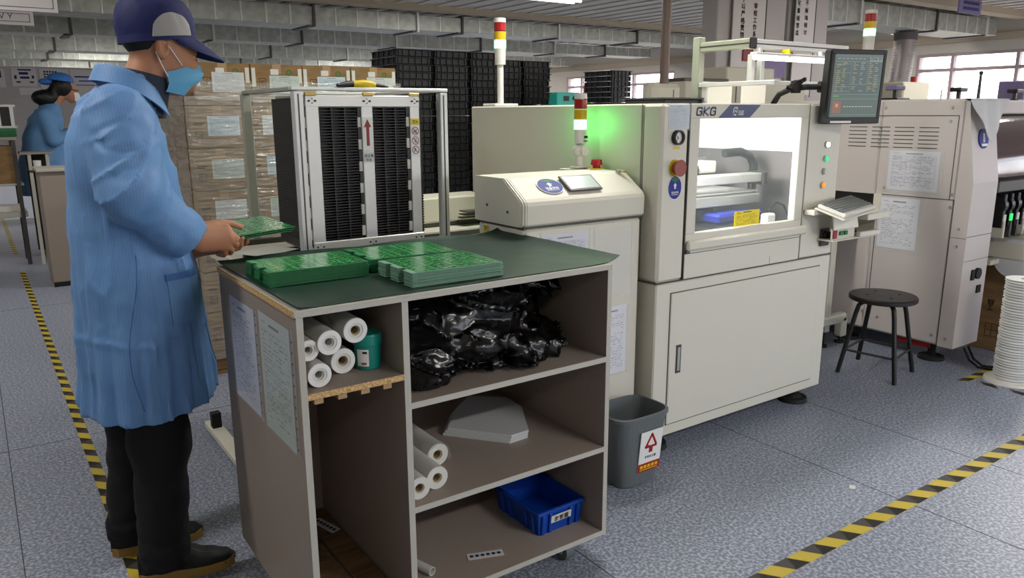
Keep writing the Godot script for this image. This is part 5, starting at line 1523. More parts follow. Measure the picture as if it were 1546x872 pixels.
func build_cart() -> void:
	var t := thing("work_cart", "brown laminate work cart with open shelves and a dark green top mat", "cart")
	var T := 0.017
	board(t, "side_panel", V(CX0, CY0, CZ1), V(CX0 + T, CTOP - T, CZ0), [])
	board(t, "side_panel", V(CX1 - T, CY0, CZ1), V(CX1, CTOP - T, CZ0), [])
	board(t, "bottom_board", V(CX0 + T, CY0, CZ1), V(CX1 - T, CY0 + T, CZ0), [])
	board(t, "divider", V(0.857, CY0 + T, CZ1 + 0.012), V(0.875, CTOP - T, CZ0), [])
	board(t, "shelf", V(0.875, 0.685, CZ1 + 0.012), V(CX1 - T, 0.702, CZ0), [])
	board(t, "shelf", V(0.875, 0.381, CZ1 + 0.012), V(CX1 - T, 0.398, CZ0), [])
	var top := part(t, "top_board", mb().span(V(CX0 - 0.003, CTOP - T, CZ1), V(CX1 + 0.002, CTOP, CZ0), 0.001), "edging")
	part(top, "raw_edge", mb().span(V(CX0 - 0.0045, CTOP - T, CZ1), V(CX0 - 0.003, CTOP, CZ0 - 0.001)), "chipboard", "bare chipboard edge")
	var sh := part(t, "shelf", mb().span(V(CX0 + T, 0.770, CZ1 + 0.012), V(0.857, 0.786, CZ0 - 0.002), 0.0006), "laminate", "short shelf with bare chipboard front")
	part(sh, "raw_edge", mb().span(V(CX0 + T, 0.770, CZ0 - 0.002), V(0.857, 0.786, CZ0 - 0.0005)), "chipboard")
	for x in [0.628, 0.690, 0.752, 0.814]: part(t, "cleat", mb().span(V(x - 0.012, 0.752, CZ1 + 0.02), V(x + 0.012, 0.770, CZ0 - 0.012), 0.001), "raw_wood")
	part(t, "back_panel", mb().span(V(CX0 + T, CY0 + T, CZ1), V(CX1 - T, CTOP - T, CZ1 + 0.012)), "laminate")
	# planks lying in the foot of the left compartment
	for k in 3: part(t, "floor_plank", mb().span(V(0.602 + k * 0.085, CY0 + T, CZ1 + 0.02), V(0.681 + k * 0.085, CY0 + T + 0.012, CZ0 - 0.02), 0.003), "timber")
	for q in [[1.455, -1.80], [0.70, -1.80], [1.455, -2.34], [0.70, -2.34]]:
		var c := part(t, "caster", mb().span(V(q[0] - 0.028, CY0 - 0.006, q[1] - 0.028), V(q[0] + 0.028, CY0, q[1] + 0.028)).span(V(q[0] - 0.024, 0.03, q[1] - 0.012), V(q[0] - 0.020, CY0 - 0.004, q[1] + 0.018)).span(V(q[0] + 0.020, 0.03, q[1] - 0.012), V(q[0] + 0.024, CY0 - 0.004, q[1] + 0.018)), "steel")
		part(c, "wheel", mb().cyl(V(q[0] - 0.016, 0.036, q[1]), V(q[0] + 0.016, 0.036, q[1]), 0.036, 0.036, 20), "bin_grey")
		part(c, "hub", mb().cyl(V(q[0] - 0.018, 0.036, q[1]), V(q[0] + 0.018, 0.036, q[1]), 0.014, 0.014, 12), "steel")
	# anti-static mat, curling a little at its corners and back edge
	var nz := noise(1.0, 2, 6)
	var mt := thing("work_mat", "dark green rubber mat covering the cart top, its corners curling up", "mat")
	part(mt, "sheet", mb().grid(48, 34, func(u: float, v: float) -> Vector3:
		var x := lerpf(CX0 + 0.008, CX1 + 0.058, u)
		var z := lerpf(CZ0 - 0.010, CZ1 - 0.03, v)
		if u > 0.90: z -= 0.022 * (u - 0.9) / 0.1 * (1.0 - v)
		var y := CTOP + 0.0035 + 0.0012 * nz.get_noise_2d(x * 6, z * 6)
		y += 0.014 * pow(maxf(0.0, u - 0.93) / 0.07, 2.0)
		y += 0.012 * pow(maxf(0.0, v - 0.94) / 0.06, 2.0) * (0.4 + 0.6 * absf(sin(u * 7.0)))
		if u < 0.04: y += 0.004 * (0.04 - u) / 0.04
		return V(x, y, z), 0.0025), "mat_green")
	# printed forms in sleeves on the cart's left side
	for q in [[-2.305, -2.04, 0.62, 0.93, 0, "printed form in a clear sleeve on the cart's side, nearer the worker"], [-2.022, -1.752, 0.615, 0.94, 3, "printed form in a clear sleeve on the cart's side, towards the front edge"]]:
		var d := thing("document_sleeve", q[5], "document")
		part(d, "paper", mb().quad(V(CX0 - 0.0022, q[2], q[0]), V(CX0 - 0.0022, q[2], q[1] - 0.03), V(CX0 - 0.0022, q[3], q[1] - 0.03), V(CX0 - 0.0022, q[3], q[0]), V(-1, 0, 0)), "page%d" % q[4])
		part(d, "sleeve", mb().span(V(CX0 - 0.0035, q[2] - 0.004, q[0] - 0.004), V(CX0 - 0.0027, q[3] + 0.003, q[1])), "clear")
		var ho := mb()
		for k in 11: ho.cyl(V(CX0 - 0.0036, q[2] + 0.02 + k * 0.028, q[1] - 0.012), V(CX0 - 0.0042, q[2] + 0.02 + k * 0.028, q[1] - 0.012), 0.003, 0.003, 8)
		part(d, "punch_holes", ho, "card_print")

func pcb_shape() -> PackedVector2Array:
	# a panel 0.285 x 0.215 with routed notches along its left edge
	return PackedVector2Array([Vector2(0, 0), Vector2(0.285, 0), Vector2(0.285, 0.215), Vector2(0, 0.215), Vector2(0, 0.165), Vector2(0.012, 0.16), Vector2(0.012, 0.14), Vector2(0, 0.135), Vector2(0, 0.085), Vector2(0.016, 0.08), Vector2(0.016, 0.058), Vector2(0, 0.052)])

func make_pcb(mat_edge: String) -> Node3D:
	var t := Node3D.new()
	var b := mb()
	b.xf = Transform3D(Basis(V(1, 0, 0), V(0, 0, -1), V(0, 1, 0)), Vector3.ZERO)
	b.prism(pcb_shape(), 0, 0.0017)
	part(t, "substrate", b, mat_edge)
	var s := mb().quad(V(0.017, 0.0019, -0.003), V(0.283, 0.0019, -0.003), V(0.283, 0.0019, -0.212), V(0.017, 0.0019, -0.212), V(0, 1, 0))
	part(t, "printed_side", s, "pcb")
	return t

func place_pcb(src: Node3D, at: Vector3, turn: float, label: String, group: String) -> Node3D:
	var o: Node3D = src.duplicate()
	o.name = numbered("circuit_board")
	add_child(o)
	o.position = at
	o.rotation.y = turn
	return tag(o, label, "circuit board", group)

func build_cart_contents() -> void:
	var g := make_pcb("pcb_edge")
	var p := make_pcb("pcb_pale")
	var r := RandomNumberGenerator.new()
	r.seed = 7
	var y0 := CTOP + 0.005
	for st in [[0.606, -2.002, -0.015, 13, g, "left green stack on the mat"], [0.914, -1.775, -0.012, 13, p, "front right stack with pale edges"], [0.912, -2.03, -0.05, 12, g, "rear stack touching the left stack"]]:
		for k in st[3]:
			var last: bool = k == st[3] - 1
			place_pcb(st[4], V(st[0] + r.randf_range(-0.002, 0.002), y0 + k * 0.0031, st[1] + r.randf_range(-0.0015, 0.0015)), st[2] + r.randf_range(-0.006, 0.006), nth(st[3] - 1 - k) + " board from the top of the " + st[5], "boards in the " + st[5].replace("circuit ", ""))
	# boards in the worker's hands
	for k in 3:
		var o := place_pcb(g, V(0.600 + k * 0.006, 1.072 + k * 0.005, -2.395 - k * 0.004), 0.10, ["lowest", "middle", "uppermost"][k] + " of the three circuit boards held by the worker", "")
		o.rotation = Vector3(0.05, 0.10, 0.055)
		o.scale = V(0.78, 1, 1.15)
	g.free()
	p.free()
	# rolls of film in the upper left compartment
	var rolls := [[0.757, 0.906, 0.033, "upper right white film roll, resting on two others in the upper left compartment"], [0.678, 0.892, 0.032, "middle upper white film roll in the upper left compartment"], [0.731, 0.8205, 0.034, "white film roll on the shelf beside the turquoise jar"], [0.642, 0.8175, 0.031, "lowest front white film roll, next to the cart's left post"], [0.6265, 0.878, 0.027, "white film roll half hidden by the cart's left post"]]
	var zr := [-1.80, -1.78, -1.83, -1.765, -1.79]
	for k in rolls.size():
		var q = rolls[k]
		var f := thing("film_roll", q[3], "roll", V(q[0], q[1], zr[k]), 0.0)
		part(f, "film", mb().ring(V(0, 0, -0.5), V(0, 0, 0), q[2], q[2] * 0.40, 26), "film_roll")
		part(f, "core", mb().ring(V(0, 0, -0.5), V(0, 0, -0.006), q[2] * 0.42, q[2] * 0.3, 18), "core" if k in [0, 2] else "offwhite")
		part(f, "end_cap", mb().ring(V(0, 0, -0.003), V(0, 0, 0.002), q[2] * 0.98, q[2] * 0.62, 26), "white")
	var j := thing("jar", "turquoise plastic jar with screw lid and white label", "jar", V(0.808, 0.786, -1.845))
	part(j, "body", mb().lathe([[0.0, 0], [0.031, 0.0], [0.0345, 0.004], [0.0355, 0.068], [0.034, 0.072], [0, 0.072]], Vector3.ZERO, 30), "teal")
	part(j, "lid", mb().lathe([[0.0, 0.066], [0.039, 0.066], [0.0395, 0.069], [0.0385, 0.092], [0.036, 0.097], [0.0, 0.098]], Vector3.ZERO, 30), "teal")
	var lab := mb()
	for k in 7:
		var a0 := PI * 0.5 + 0.35 + k * 0.13
		lab.quad(V(cos(a0 + 0.13) * 0.0362, 0.012, sin(a0 + 0.13) * 0.0362), V(cos(a0) * 0.0362, 0.012, sin(a0) * 0.0362), V(cos(a0) * 0.0366, 0.058, sin(a0) * 0.0366), V(cos(a0 + 0.13) * 0.0366, 0.058, sin(a0 + 0.13) * 0.0366), V(cos(a0 + 0.065), 0, sin(a0 + 0.065)))
	part(j, "label", lab, "white")
	var red := mb()
	for k in 3: red.box(V(cos(2.15 + k * 0.13) * 0.0368, 0.02, sin(2.15 + k * 0.13) * 0.0368), V(0.003, 0.005, 0.003))
	part(j, "hazard_mark", red, "dark_red")
	part(j, "print", mb().box(V(cos(2.2) * 0.0368, 0.05, sin(2.2) * 0.0368), V(0.012, 0.006, 0.003), 0.0, Basis(V(0, 1, 0), PI / 2 - 2.2)), "text_dark")
	# crumpled black bag
	var nz := noise(1.0, 4, 33, FastNoiseLite.TYPE_SIMPLEX)
	nz.fractal_type = FastNoiseLite.FRACTAL_RIDGED
	var n2 := noise(1.0, 3, 35)
	var n4 := noise(1.0, 1, 36)
	var bag := thing("black_bag", "heap of crumpled glossy black plastic bags on the upper right shelf", "bag")
	var fb := func(q: Vector3) -> float:
		var a := (q - V(1.16, 0.82, -2.08)) / V(0.32, 0.175, 0.27)
		var d := (a.length() - 1.0) * 0.17
		a = (q - V(0.98, 0.75, -1.90)) / V(0.11, 0.13, 0.13)
		d = minf(d, (a.length() - 1.0) * 0.10)
		a = (q - V(1.34, 0.75, -1.98)) / V(0.15, 0.085, 0.17)
		d = minf(d, (a.length() - 1.0) * 0.085)
		a = (q - V(1.20, 0.90, -2.06)) / V(0.26, 0.085, 0.22)
		d = minf(d, (a.length() - 1.0) * 0.08)
		d += 0.020 * nz.get_noise_3d(q.x * 2.0, q.y * 3.0, q.z * 2.0) + 0.004 * n2.get_noise_3d(q.x * 16, q.y * 18, q.z * 16) - 0.006
		var c := 1.0 - absf(n4.get_noise_3d(q.x * 3.0, q.y * 4.5 + q.x * 2.0, q.z * 3.0)) * 5.0
		if c > 0.0: d -= 0.026 * c * c
		c = 1.0 - absf(n4.get_noise_3d(q.x * 7.0 + 5.0, q.y * 8.0, q.z * 6.0 + 2.0)) * 5.0
		if c > 0.0: d -= 0.011 * c * c
		d = maxf(d, 0.704 - q.y)
		d = maxf(d, q.y - 0.976)
		d = maxf(d, 0.879 - q.x)
		return maxf(d, q.x - 1.545)
	part(bag, "bag", mb().sdf(fb, V(0.87, 0.69, -2.40), V(1.57, 0.99, -1.73), 0.0075), "bag")
	part(bag, "loose_fold", mb().grid(22, 14, func(u: float, v: float) -> Vector3:
		return V(1.16 + u * 0.36 + 0.02 * sin(v * 5), 0.7055 + 0.028 * maxf(0.0, nz.get_noise_2d(u * 2.2, v * 2.4)) + 0.02 * v * v, -1.80 - v * 0.16 + 0.07 * u * u * (1.0 - v) * -1.0 - 0.03 * sin(u * 9.0) * (1.0 - v)), 0.0008), "bag")
	# folded foam sheets on the lower shelf
	var fm := thing("foam_sheet", "folded white foam sheets lying on the middle right shelf", "foam sheet", V(1.345, 0.398, -2.13))
	for k in 3:
		var o := PackedVector2Array()
		for q in [Vector2(-0.165, 0.02), Vector2(-0.02, 0.205), Vector2(0.055, 0.20), Vector2(0.16, 0.01), Vector2(0.17, -0.10), Vector2(0.06, -0.20), Vector2(-0.045, -0.12), Vector2(-0.075, -0.09)]:
			o.append(Vector2(q.x, q.y) * (1.0 - 0.02 * k))
		var b := mb()
		b.xf = Transform3D(Basis(V(1, 0, 0), V(0, 0, 1), V(0, -1, 0)), V(0.004 * k, 0.009 * (k + 1), 0.003 * k))
		b.prism(o, 0, 0.0085)
		part(fm, "sheet", b, "foam")
	rolls = [[0.909, 0.4315, -1.765, 0.033, "small clear film roll against the divider, lowest of three on the middle shelf"], [0.979, 0.4325, -1.79, 0.034, "small clear film roll in the middle of three on the middle shelf"], [1.054, 0.4345, -1.92, 0.036, "torn clear film roll behind the other two on the middle shelf"]]
	for k in 3:
		var q = rolls[k]
		var f := thing("film_roll", q[4], "roll", V(q[0], q[1], q[2]), 0.0)
		part(f, "film", mb().ring(V(0, 0, -0.32), V(0, 0, 0), q[3], q[3] * 0.45, 26), "film_roll")
		part(f, "core", mb().ring(V(0, 0, -0.08), V(0, 0, -0.004), q[3] * 0.46, q[3] * 0.34, 18), "core")
		if k == 2: part(f, "loose_film", mb().grid(14, 5, func(u: float, v: float) -> Vector3: return V(cos(-0.6 + u * 3.6) * (0.039 + 0.003 * sin(u * 17)), sin(-0.6 + u * 3.6) * (0.038 + 0.002 * sin(u * 23)), 0.012 - v * 0.05), 0.0006), "clear")
	# blue parts bin
	var bb := thing("parts_bin", "blue plastic parts bin with a written label on the cart's bottom shelf", "bin", V(1.36, CY0 + 0.017, -1.815), 0.015)
	var wd := 0.19
	var dp := 0.245
	var hh := 0.085
	var bo := mb()
	var rim := PackedVector2Array([Vector2(0, 0), Vector2(wd, 0), Vector2(wd, -dp), Vector2(0, -dp)])
	var ins := 0.008
	bo.span(V(ins, 0, -dp + ins), V(wd - ins, 0.005, -ins))
	for k in 4:
		var a := rim[k]
		var b := rim[(k + 1) % 4]
		var c := Vector2(wd * 0.5, -dp * 0.5)
		var ai := a + (c - a).sign() * ins
		var bi := b + (c - b).sign() * ins
		var e := (b - a).normalized()
		var no := V(e.y, 0.1, e.x).normalized()
		no = V(((a + b) * 0.5 - c).sign().x if absf(e.x) < 0.5 else 0.0, 0.0, ((a + b) * 0.5 - c).sign().y if absf(e.x) > 0.5 else 0.0)
		var th := 0.004
		bo.quad(V(ai.x, 0, ai.y), V(bi.x, 0, bi.y), V(b.x, hh, b.y), V(a.x, hh, a.y), (no + V(0, -0.09, 0)).normalized())
		bo.quad(V(ai.x, 0, ai.y) - no * th, V(bi.x, 0, bi.y) - no * th, V(b.x, hh, b.y) - no * th, V(a.x, hh, a.y) - no * th, (-no + V(0, 0.09, 0)).normalized())
	part(bb, "body", bo, "blue_bin")
	part(bb, "rim", mb().span(V(-0.005, hh - 0.012, -0.003), V(wd + 0.005, hh, 0.006), 0.002).span(V(-0.005, hh - 0.012, -dp - 0.006), V(wd + 0.005, hh, -dp + 0.003), 0.002).span(V(-0.006, hh - 0.012, -dp), V(0.003, hh, 0), 0.002).span(V(wd - 0.003, hh - 0.012, -dp), V(wd + 0.006, hh, 0), 0.002), "blue_bin")
	for x in [0.02, 0.05, 0.135, 0.165]: part(bb, "rib", mb().box(V(x, 0.037, -0.0005), V(0.012, 0.07, 0.008), 0.002, Basis(V(1, 0, 0), 0.09)), "blue_bin")
	for z in [-0.03, -0.07, -0.16, -0.20]: part(bb, "rib", mb().box(V(0.001, 0.037, z), V(0.008, 0.07, 0.012), 0.002, Basis(V(0, 0, 1), 0.09)), "blue_bin")
	part(bb, "label_plate", mb().box(V(0.092, 0.05, 0.004), V(0.084, 0.026, 0.002), 0.0, Basis(V(1, 0, 0), 0.09)), "offwhite")
	var wt := mb()
	text_across(wt, "次容器", V(0.062, 0.041, 0.0062), V(1, 0, 0), V(0, 1, 0.06), 0.017, 0.021, 0.0017)
	part(bb, "lettering", wt, "text_dark")
	# dotted label strips and a clear tube
	for q in [[V(1.165, 0.0992, -1.832), -0.35, "white label strip with six dark blue dots on the bottom shelf"], [V(0.815, 0.1112, -2.27), -1.30, "white label strip with dots in the foot of the left compartment"]]:
		var s := thing("label_strip", q[2], "label", q[0], q[1])
		part(s, "strip", mb().box(V(0, 0.0007, 0), V(0.115, 0.0012, 0.034)), "offwhite")
		for k in 6: part(s, "dot", mb().cyl(V(-0.044 + k * 0.0175, 0.0013, 0), V(-0.044 + k * 0.0175, 0.0019, 0), 0.0065, 0.0065, 14), "text_blue")
	var tb := thing("film_tube", "thin rolled clear tube lying by the divider on the bottom shelf", "tube", V(0.975, 0.113, -1.83), 0.30)
	part(tb, "tube", mb().ring(V(0, 0, -0.2), V(0, 0, 0), 0.0135, 0.0115, 18), "film_roll")

func build_floor_things() -> void:
	# hazard tapes on the floor
	for q in [[V(0.2445, 0, -0.6), V(0.2445, 0, -8.55), 0.043, "yellow and black hazard tape on the floor, running past the worker's feet"], [V(0.245, 0, -9.72), V(0.245, 0, -14.5), 0.045, "far hazard tape continuing beside the left workbench"], [V(1.1, 0, -1.31), V(6.5, 0, -1.31), 0.062, "yellow and black hazard tape across the floor at lower right"], [V(4.33, 0, -1.865), V(6.0, 0, -1.865), 0.045, "hazard tape behind the reel stack"], [V(4.36, 0, -1.82), V(4.36, 0, -1.42), 0.045, "short hazard tape in front of the reel stack"]]:
		var t := thing("floor_tape", q[3], "tape")
		var a: Vector3 = q[0]
		var b: Vector3 = q[1]
		var e := (b - a).normalized()
		var s := V(e.z, 0, -e.x) * -1.0 if absf(e.z) > 0.5 else V(0, 0, -1)
		if absf(e.z) > 0.5: s = V(1, 0, 0)
		var w: float = q[2]
		var up := V(0, 0.0007, 0)
		part(t, "band", mb().span(Vector3(minf(a.x, (b + s * w).x), 0, minf(b.z, (a + s * w).z)), Vector3(maxf(a.x, (b + s * w).x), 0.0007, maxf(a.z, (a + s * w).z))), "tape_yellow")
		var m := mb()
		var n := int((b - a).length() / 0.15)
		for k in n:
			var o := a + e * (k * 0.15 + 0.03) + up
			m.quad(o, o + e * 0.075, o + e * (0.075 - 0.045) + s * w, o - e * 0.045 + s * w, V(0, 1, 0))
			m.tri(o, o + e * 0.075, o + e * 0.03 + s * w, V(0, 1, 0), V(0, 1, 0), V(0, 1, 0))
		m.xf = Transform3D.IDENTITY
		var st := part(t, "stripes", m, "tape_black")
		st.position.y = 0.0004
	# waste bin
	var wb := thing("waste_bin", "grey tapered waste bin with a red and white label beside the cart", "bin", V(2.035, 0, -2.11))
	wb.scale = Vector3.ONE * 1.06
	var shape := func(w: float, d: float, y: float) -> Array:
		var o := []
		for k in 40:
			var a := TAU * k / 40.0
			var c := cos(a)
			var s := sin(a)
			o.append(V(signf(c) * pow(absf(c), 0.5) * w, y, signf(s) * pow(absf(s), 0.5) * d))
		return o
	var lv := [[0.092, 0.072, 0.0], [0.098, 0.078, 0.006], [0.128, 0.098, 0.268], [0.136, 0.106, 0.270], [0.136, 0.106, 0.283], [0.126, 0.097, 0.285], [0.096, 0.075, 0.012], [0.0, 0.0, 0.012]]
	var body := mb()
	for j in lv.size() - 1:
		var p0: Array = shape.call(lv[j][0], lv[j][1], lv[j][2])
		var p1: Array = shape.call(lv[j + 1][0], lv[j + 1][1], lv[j + 1][2])
		for k in 40:
			var k1 := (k + 1) % 40
			var o: Vector3 = (p0[k] + p1[k1]) * V(0.5, 0, 0.5)
			var nr: Vector3 = (p0[k1] - p0[k]).cross(p1[k] - p0[k]).normalized() if lv[j][0] > 0 else Vector3.UP
			if j < 3 and nr.dot(o) < 0 or j >= 5 and nr.dot(o) > 0.0 and j < 6: nr = -nr
			if (j == 4 or j == 6) and nr.y < 0: nr = -nr
			body.quad(p0[k], p0[k1], p1[k1], p1[k], nr)
	part(wb, "body", body, "bin_grey")
	part(wb, "handle", mb().span(V(0.128, 0.16, -0.02), V(0.134, 0.19, 0.02), 0.002), "rubber")
	var lb := Node3D.new()
	var lm := mb()
	lm.xf = Transform3D(Basis(V(1, 0, 0), 0.10), V(0.022, 0.058, 0.0845))
	lm.span(V(-0.055, 0, -0.002), V(0.055, 0.165, 0.0012))
	part(wb, "label", lm, "white")
	lm = mb()
	lm.xf = Transform3D(Basis(V(1, 0, 0), 0.10), V(0.022, 0.058, 0.0857))
	lm.span(V(-0.055, 0, 0), V(0.055, 0.034, 0.0008))
	lm.strokes("2,7 5,1 7.6,6;2,7 4.6,7 4.6,9.6;7.6,6 7.8,7 5.6,7 5.6,9.6;3.4,6.6 2,7", V(-0.045, 0.075, 0.0002), V(0.09, 0, 0), V(0, 0.085, 0), 0.009)
	part(wb, "label_mark", lm, "red")
	lm = mb()
	lm.xf = Transform3D(Basis(V(1, 0, 0), 0.10), V(0.022, 0.058, 0.0857))
	text_across(lm, "不可讨工容", V(-0.026, 0.053, 0), V(1, 0, 0), V(0, 1, 0), 0.0105, 0.0115, 0.0014)
	part(wb, "label_print", lm, "text_dark")
	lm = mb()
	lm.xf = Transform3D(Basis(V(1, 0, 0), 0.10), V(0.022, 0.058, 0.0868))
	for k in 5: lm.span(V(-0.046 + k * 0.019, 0.014, 0), V(-0.032 + k * 0.019, 0.026, 0.0006))
	lm.span(V(-0.046, 0.006, 0), V(0.044, 0.009, 0.0006))
	part(wb, "label_print", lm, "yellow")
	# stool
	var so := thing("stool", "black round stool with four splayed tube legs in front of the placement machine", "stool", V(4.085, 0, -2.25))
	part(so, "seat", mb().lathe([[0, 0.425], [0.172, 0.425], [0.178, 0.43], [0.178, 0.447], [0.172, 0.453], [0.0, 0.455]], Vector3.ZERO, 40), "stool_black")
	for k in 4: part(so, "seat_screw", mb().cyl(V(cos(0.6 + k * PI / 2) * 0.09, 0.453, sin(0.6 + k * PI / 2) * 0.09), V(cos(0.6 + k * PI / 2) * 0.09, 0.457, sin(0.6 + k * PI / 2) * 0.09), 0.008, 0.006, 8), "black")
	var ft := [V(-0.173, 0, -0.127), V(-0.121, 0, 0.180), V(0.174, 0, 0.120), V(0.136, 0, -0.191)]
	for k in 4:
		var f: Vector3 = ft[k]
		part(so, "leg", mb().tube([V(f.x * 0.30, 0.415, f.z * 0.30), V(f.x * 0.50, 0.413, f.z * 0.50), V(f.x * 0.60, 0.395, f.z * 0.60), V(f.x * 0.66, 0.35, f.z * 0.66), f], 0.0125, 12), "black")
		var g: Vector3 = ft[(k + 1) % 4]
		part(so, "stretcher", mb().tube([V(f.x * 0.87, 0.135, f.z * 0.87), V(g.x * 0.87, 0.135, g.z * 0.87)], 0.007, 8), "dark_steel")
	# carton with handling marks and the reel stack at the right edge
	var ct := carton(V(5.05, 0, -1.62), V(0.5, 0.53, 0.72), "large brown carton with wine-glass and umbrella marks beside the placement machine")
	var im := mb()
	var ax := V(0, 0, 0.055)
	im.strokes("2,0 8,0 7,4 5,5 3,4 2,0;5,5 5,9;2.5,9.5 7.5,9.5;2.6,1.5 7.4,1.5;3,3 7,3", V(-0.0006, 0.25, -0.505), ax, V(0, 0.065, 0), 0.007)
	im.strokes("0.5,5 2,2.4 5,1.4 8,2.4 9.5,5 0.5,5;5,5 5,9 6.4,9;2,4 8,4;4,2.6 6,2.6", V(-0.0006, 0.25, -0.42), ax, V(0, 0.06, 0), 0.006)
	im.strokes("1,1 9,1 9,9 1,9 1,1;5,1 5,9;1,5 9,5", V(-0.0006, 0.08, -0.50), V(0, 0, 0.09), V(0, 0.10, 0), 0.003)
	part(ct, "handling_mark", im, "card_print")
	var rp: Node3D = null
	var rx := 4.545
	var rz := -1.735
	solo("reel_base", "grey cardboard disc under the stack of white reels", "disc", mb().cyl(V(0, 0, 0), V(0, 0.012, 0), 0.135, 0.13, 40), "offwhite", V(rx, 0.002, rz))
	for k in 38:
		var at := V(rx + 0.0025 * sin(k * 1.7), 0.014 + k * 0.0148, rz + 0.0025 * cos(k * 2.3))
		if rp == null:
			rp = thing("component_reel", "", "reel", at)
			part(rp, "flange", mb().ring(V(0, 0, 0), V(0, 0.0022, 0), 0.09, 0.02, 36).ring(V(0, 0.0115, 0), V(0, 0.0137, 0), 0.09, 0.02, 36), "white")
			part(rp, "winding", mb().ring(V(0, 0.0022, 0), V(0, 0.0115, 0), 0.080, 0.03, 30), "foam")
		else:
			rp = copy(rp, "component_reel", "", at)
		tag(rp, "%s white reel from the top of the tall floor stack at the right edge" % nth(37 - k), "reel", "white reels in the floor stack")
	solo("paper_scrap", "tiny pale paper scrap on the floor before the printer", "scrap", mb().box(V(0, 0.0006, 0), V(0.03, 0.0012, 0.022)), "offwhite", V(2.70, 0.0, -1.53), 0.5)
	var fc := thing("floor_cable", "two black cables curling on the floor from under the placement machine", "cable")
	for k in 2: part(fc, "cable", mb().tube([V(4.62 + k * 0.05, 0.105, -2.03), V(4.615 + k * 0.05, 0.04, -1.99), V(4.62 + k * 0.05, 0.009, -1.94), V(4.66 + k * 0.05, 0.008, -1.86), V(4.73 + k * 0.05, 0.008, -1.80)], 0.007, 8), "rubber")

# ---------- people ----------
static func cone(p: Vector3, a: Vector3, b: Vector3, ra: float, rb: float) -> float:
	var ab := b - a
	var t := clampf((p - a).dot(ab) / ab.length_squared(), 0.0, 1.0)
	return (p - a - ab * t).length() - lerpf(ra, rb, t)

static func smin(a: float, b: float, k: float) -> float:
	var h := maxf(k - absf(a - b), 0.0) / k
	return minf(a, b) - h * h * k * 0.25

static func egg(p: Vector3, c: Vector3, r: Vector3) -> float:
	var q := p - c
	var k0 := (q / r).length()
	var k1 := (q / (r * r)).length()
	return k0 * (k0 - 1.0) / maxf(k1, 1e-6)

static func curve(t: Array, y: float, k: int) -> float:
	# t rows: [y, ...] from low to high
	if y <= t[0][0]: return t[0][k]
	for i in range(1, t.size()):
		if y <= t[i][0]:
			var s: float = (y - t[i - 1][0]) / (t[i][0] - t[i - 1][0])
			return lerpf(t[i - 1][k], t[i][k], s * s * (3.0 - 2.0 * s))
	return t[-1][k]

func finger(f: Array, pts: Array, r: float) -> void:
	for i in pts.size() - 1:
		f.append([pts[i], pts[i + 1], r * (1.0 - 0.09 * i), r * (1.0 - 0.09 * (i + 1))])

func hand_mesh(b: Mb, palm: Array, fingers: Array, lo: Vector3, hi: Vector3) -> void:
	b.sdf(func(p: Vector3) -> float:
		var d := 1e3
		for c in palm: d = smin(d, cone(p, c[0], c[1], c[2], c[3]), 0.022)
		var e := 1e3
		for c in fingers: e = minf(e, cone(p, c[0], c[1], c[2], c[3]))
		return smin(d, e, 0.008), lo, hi, 0.003)

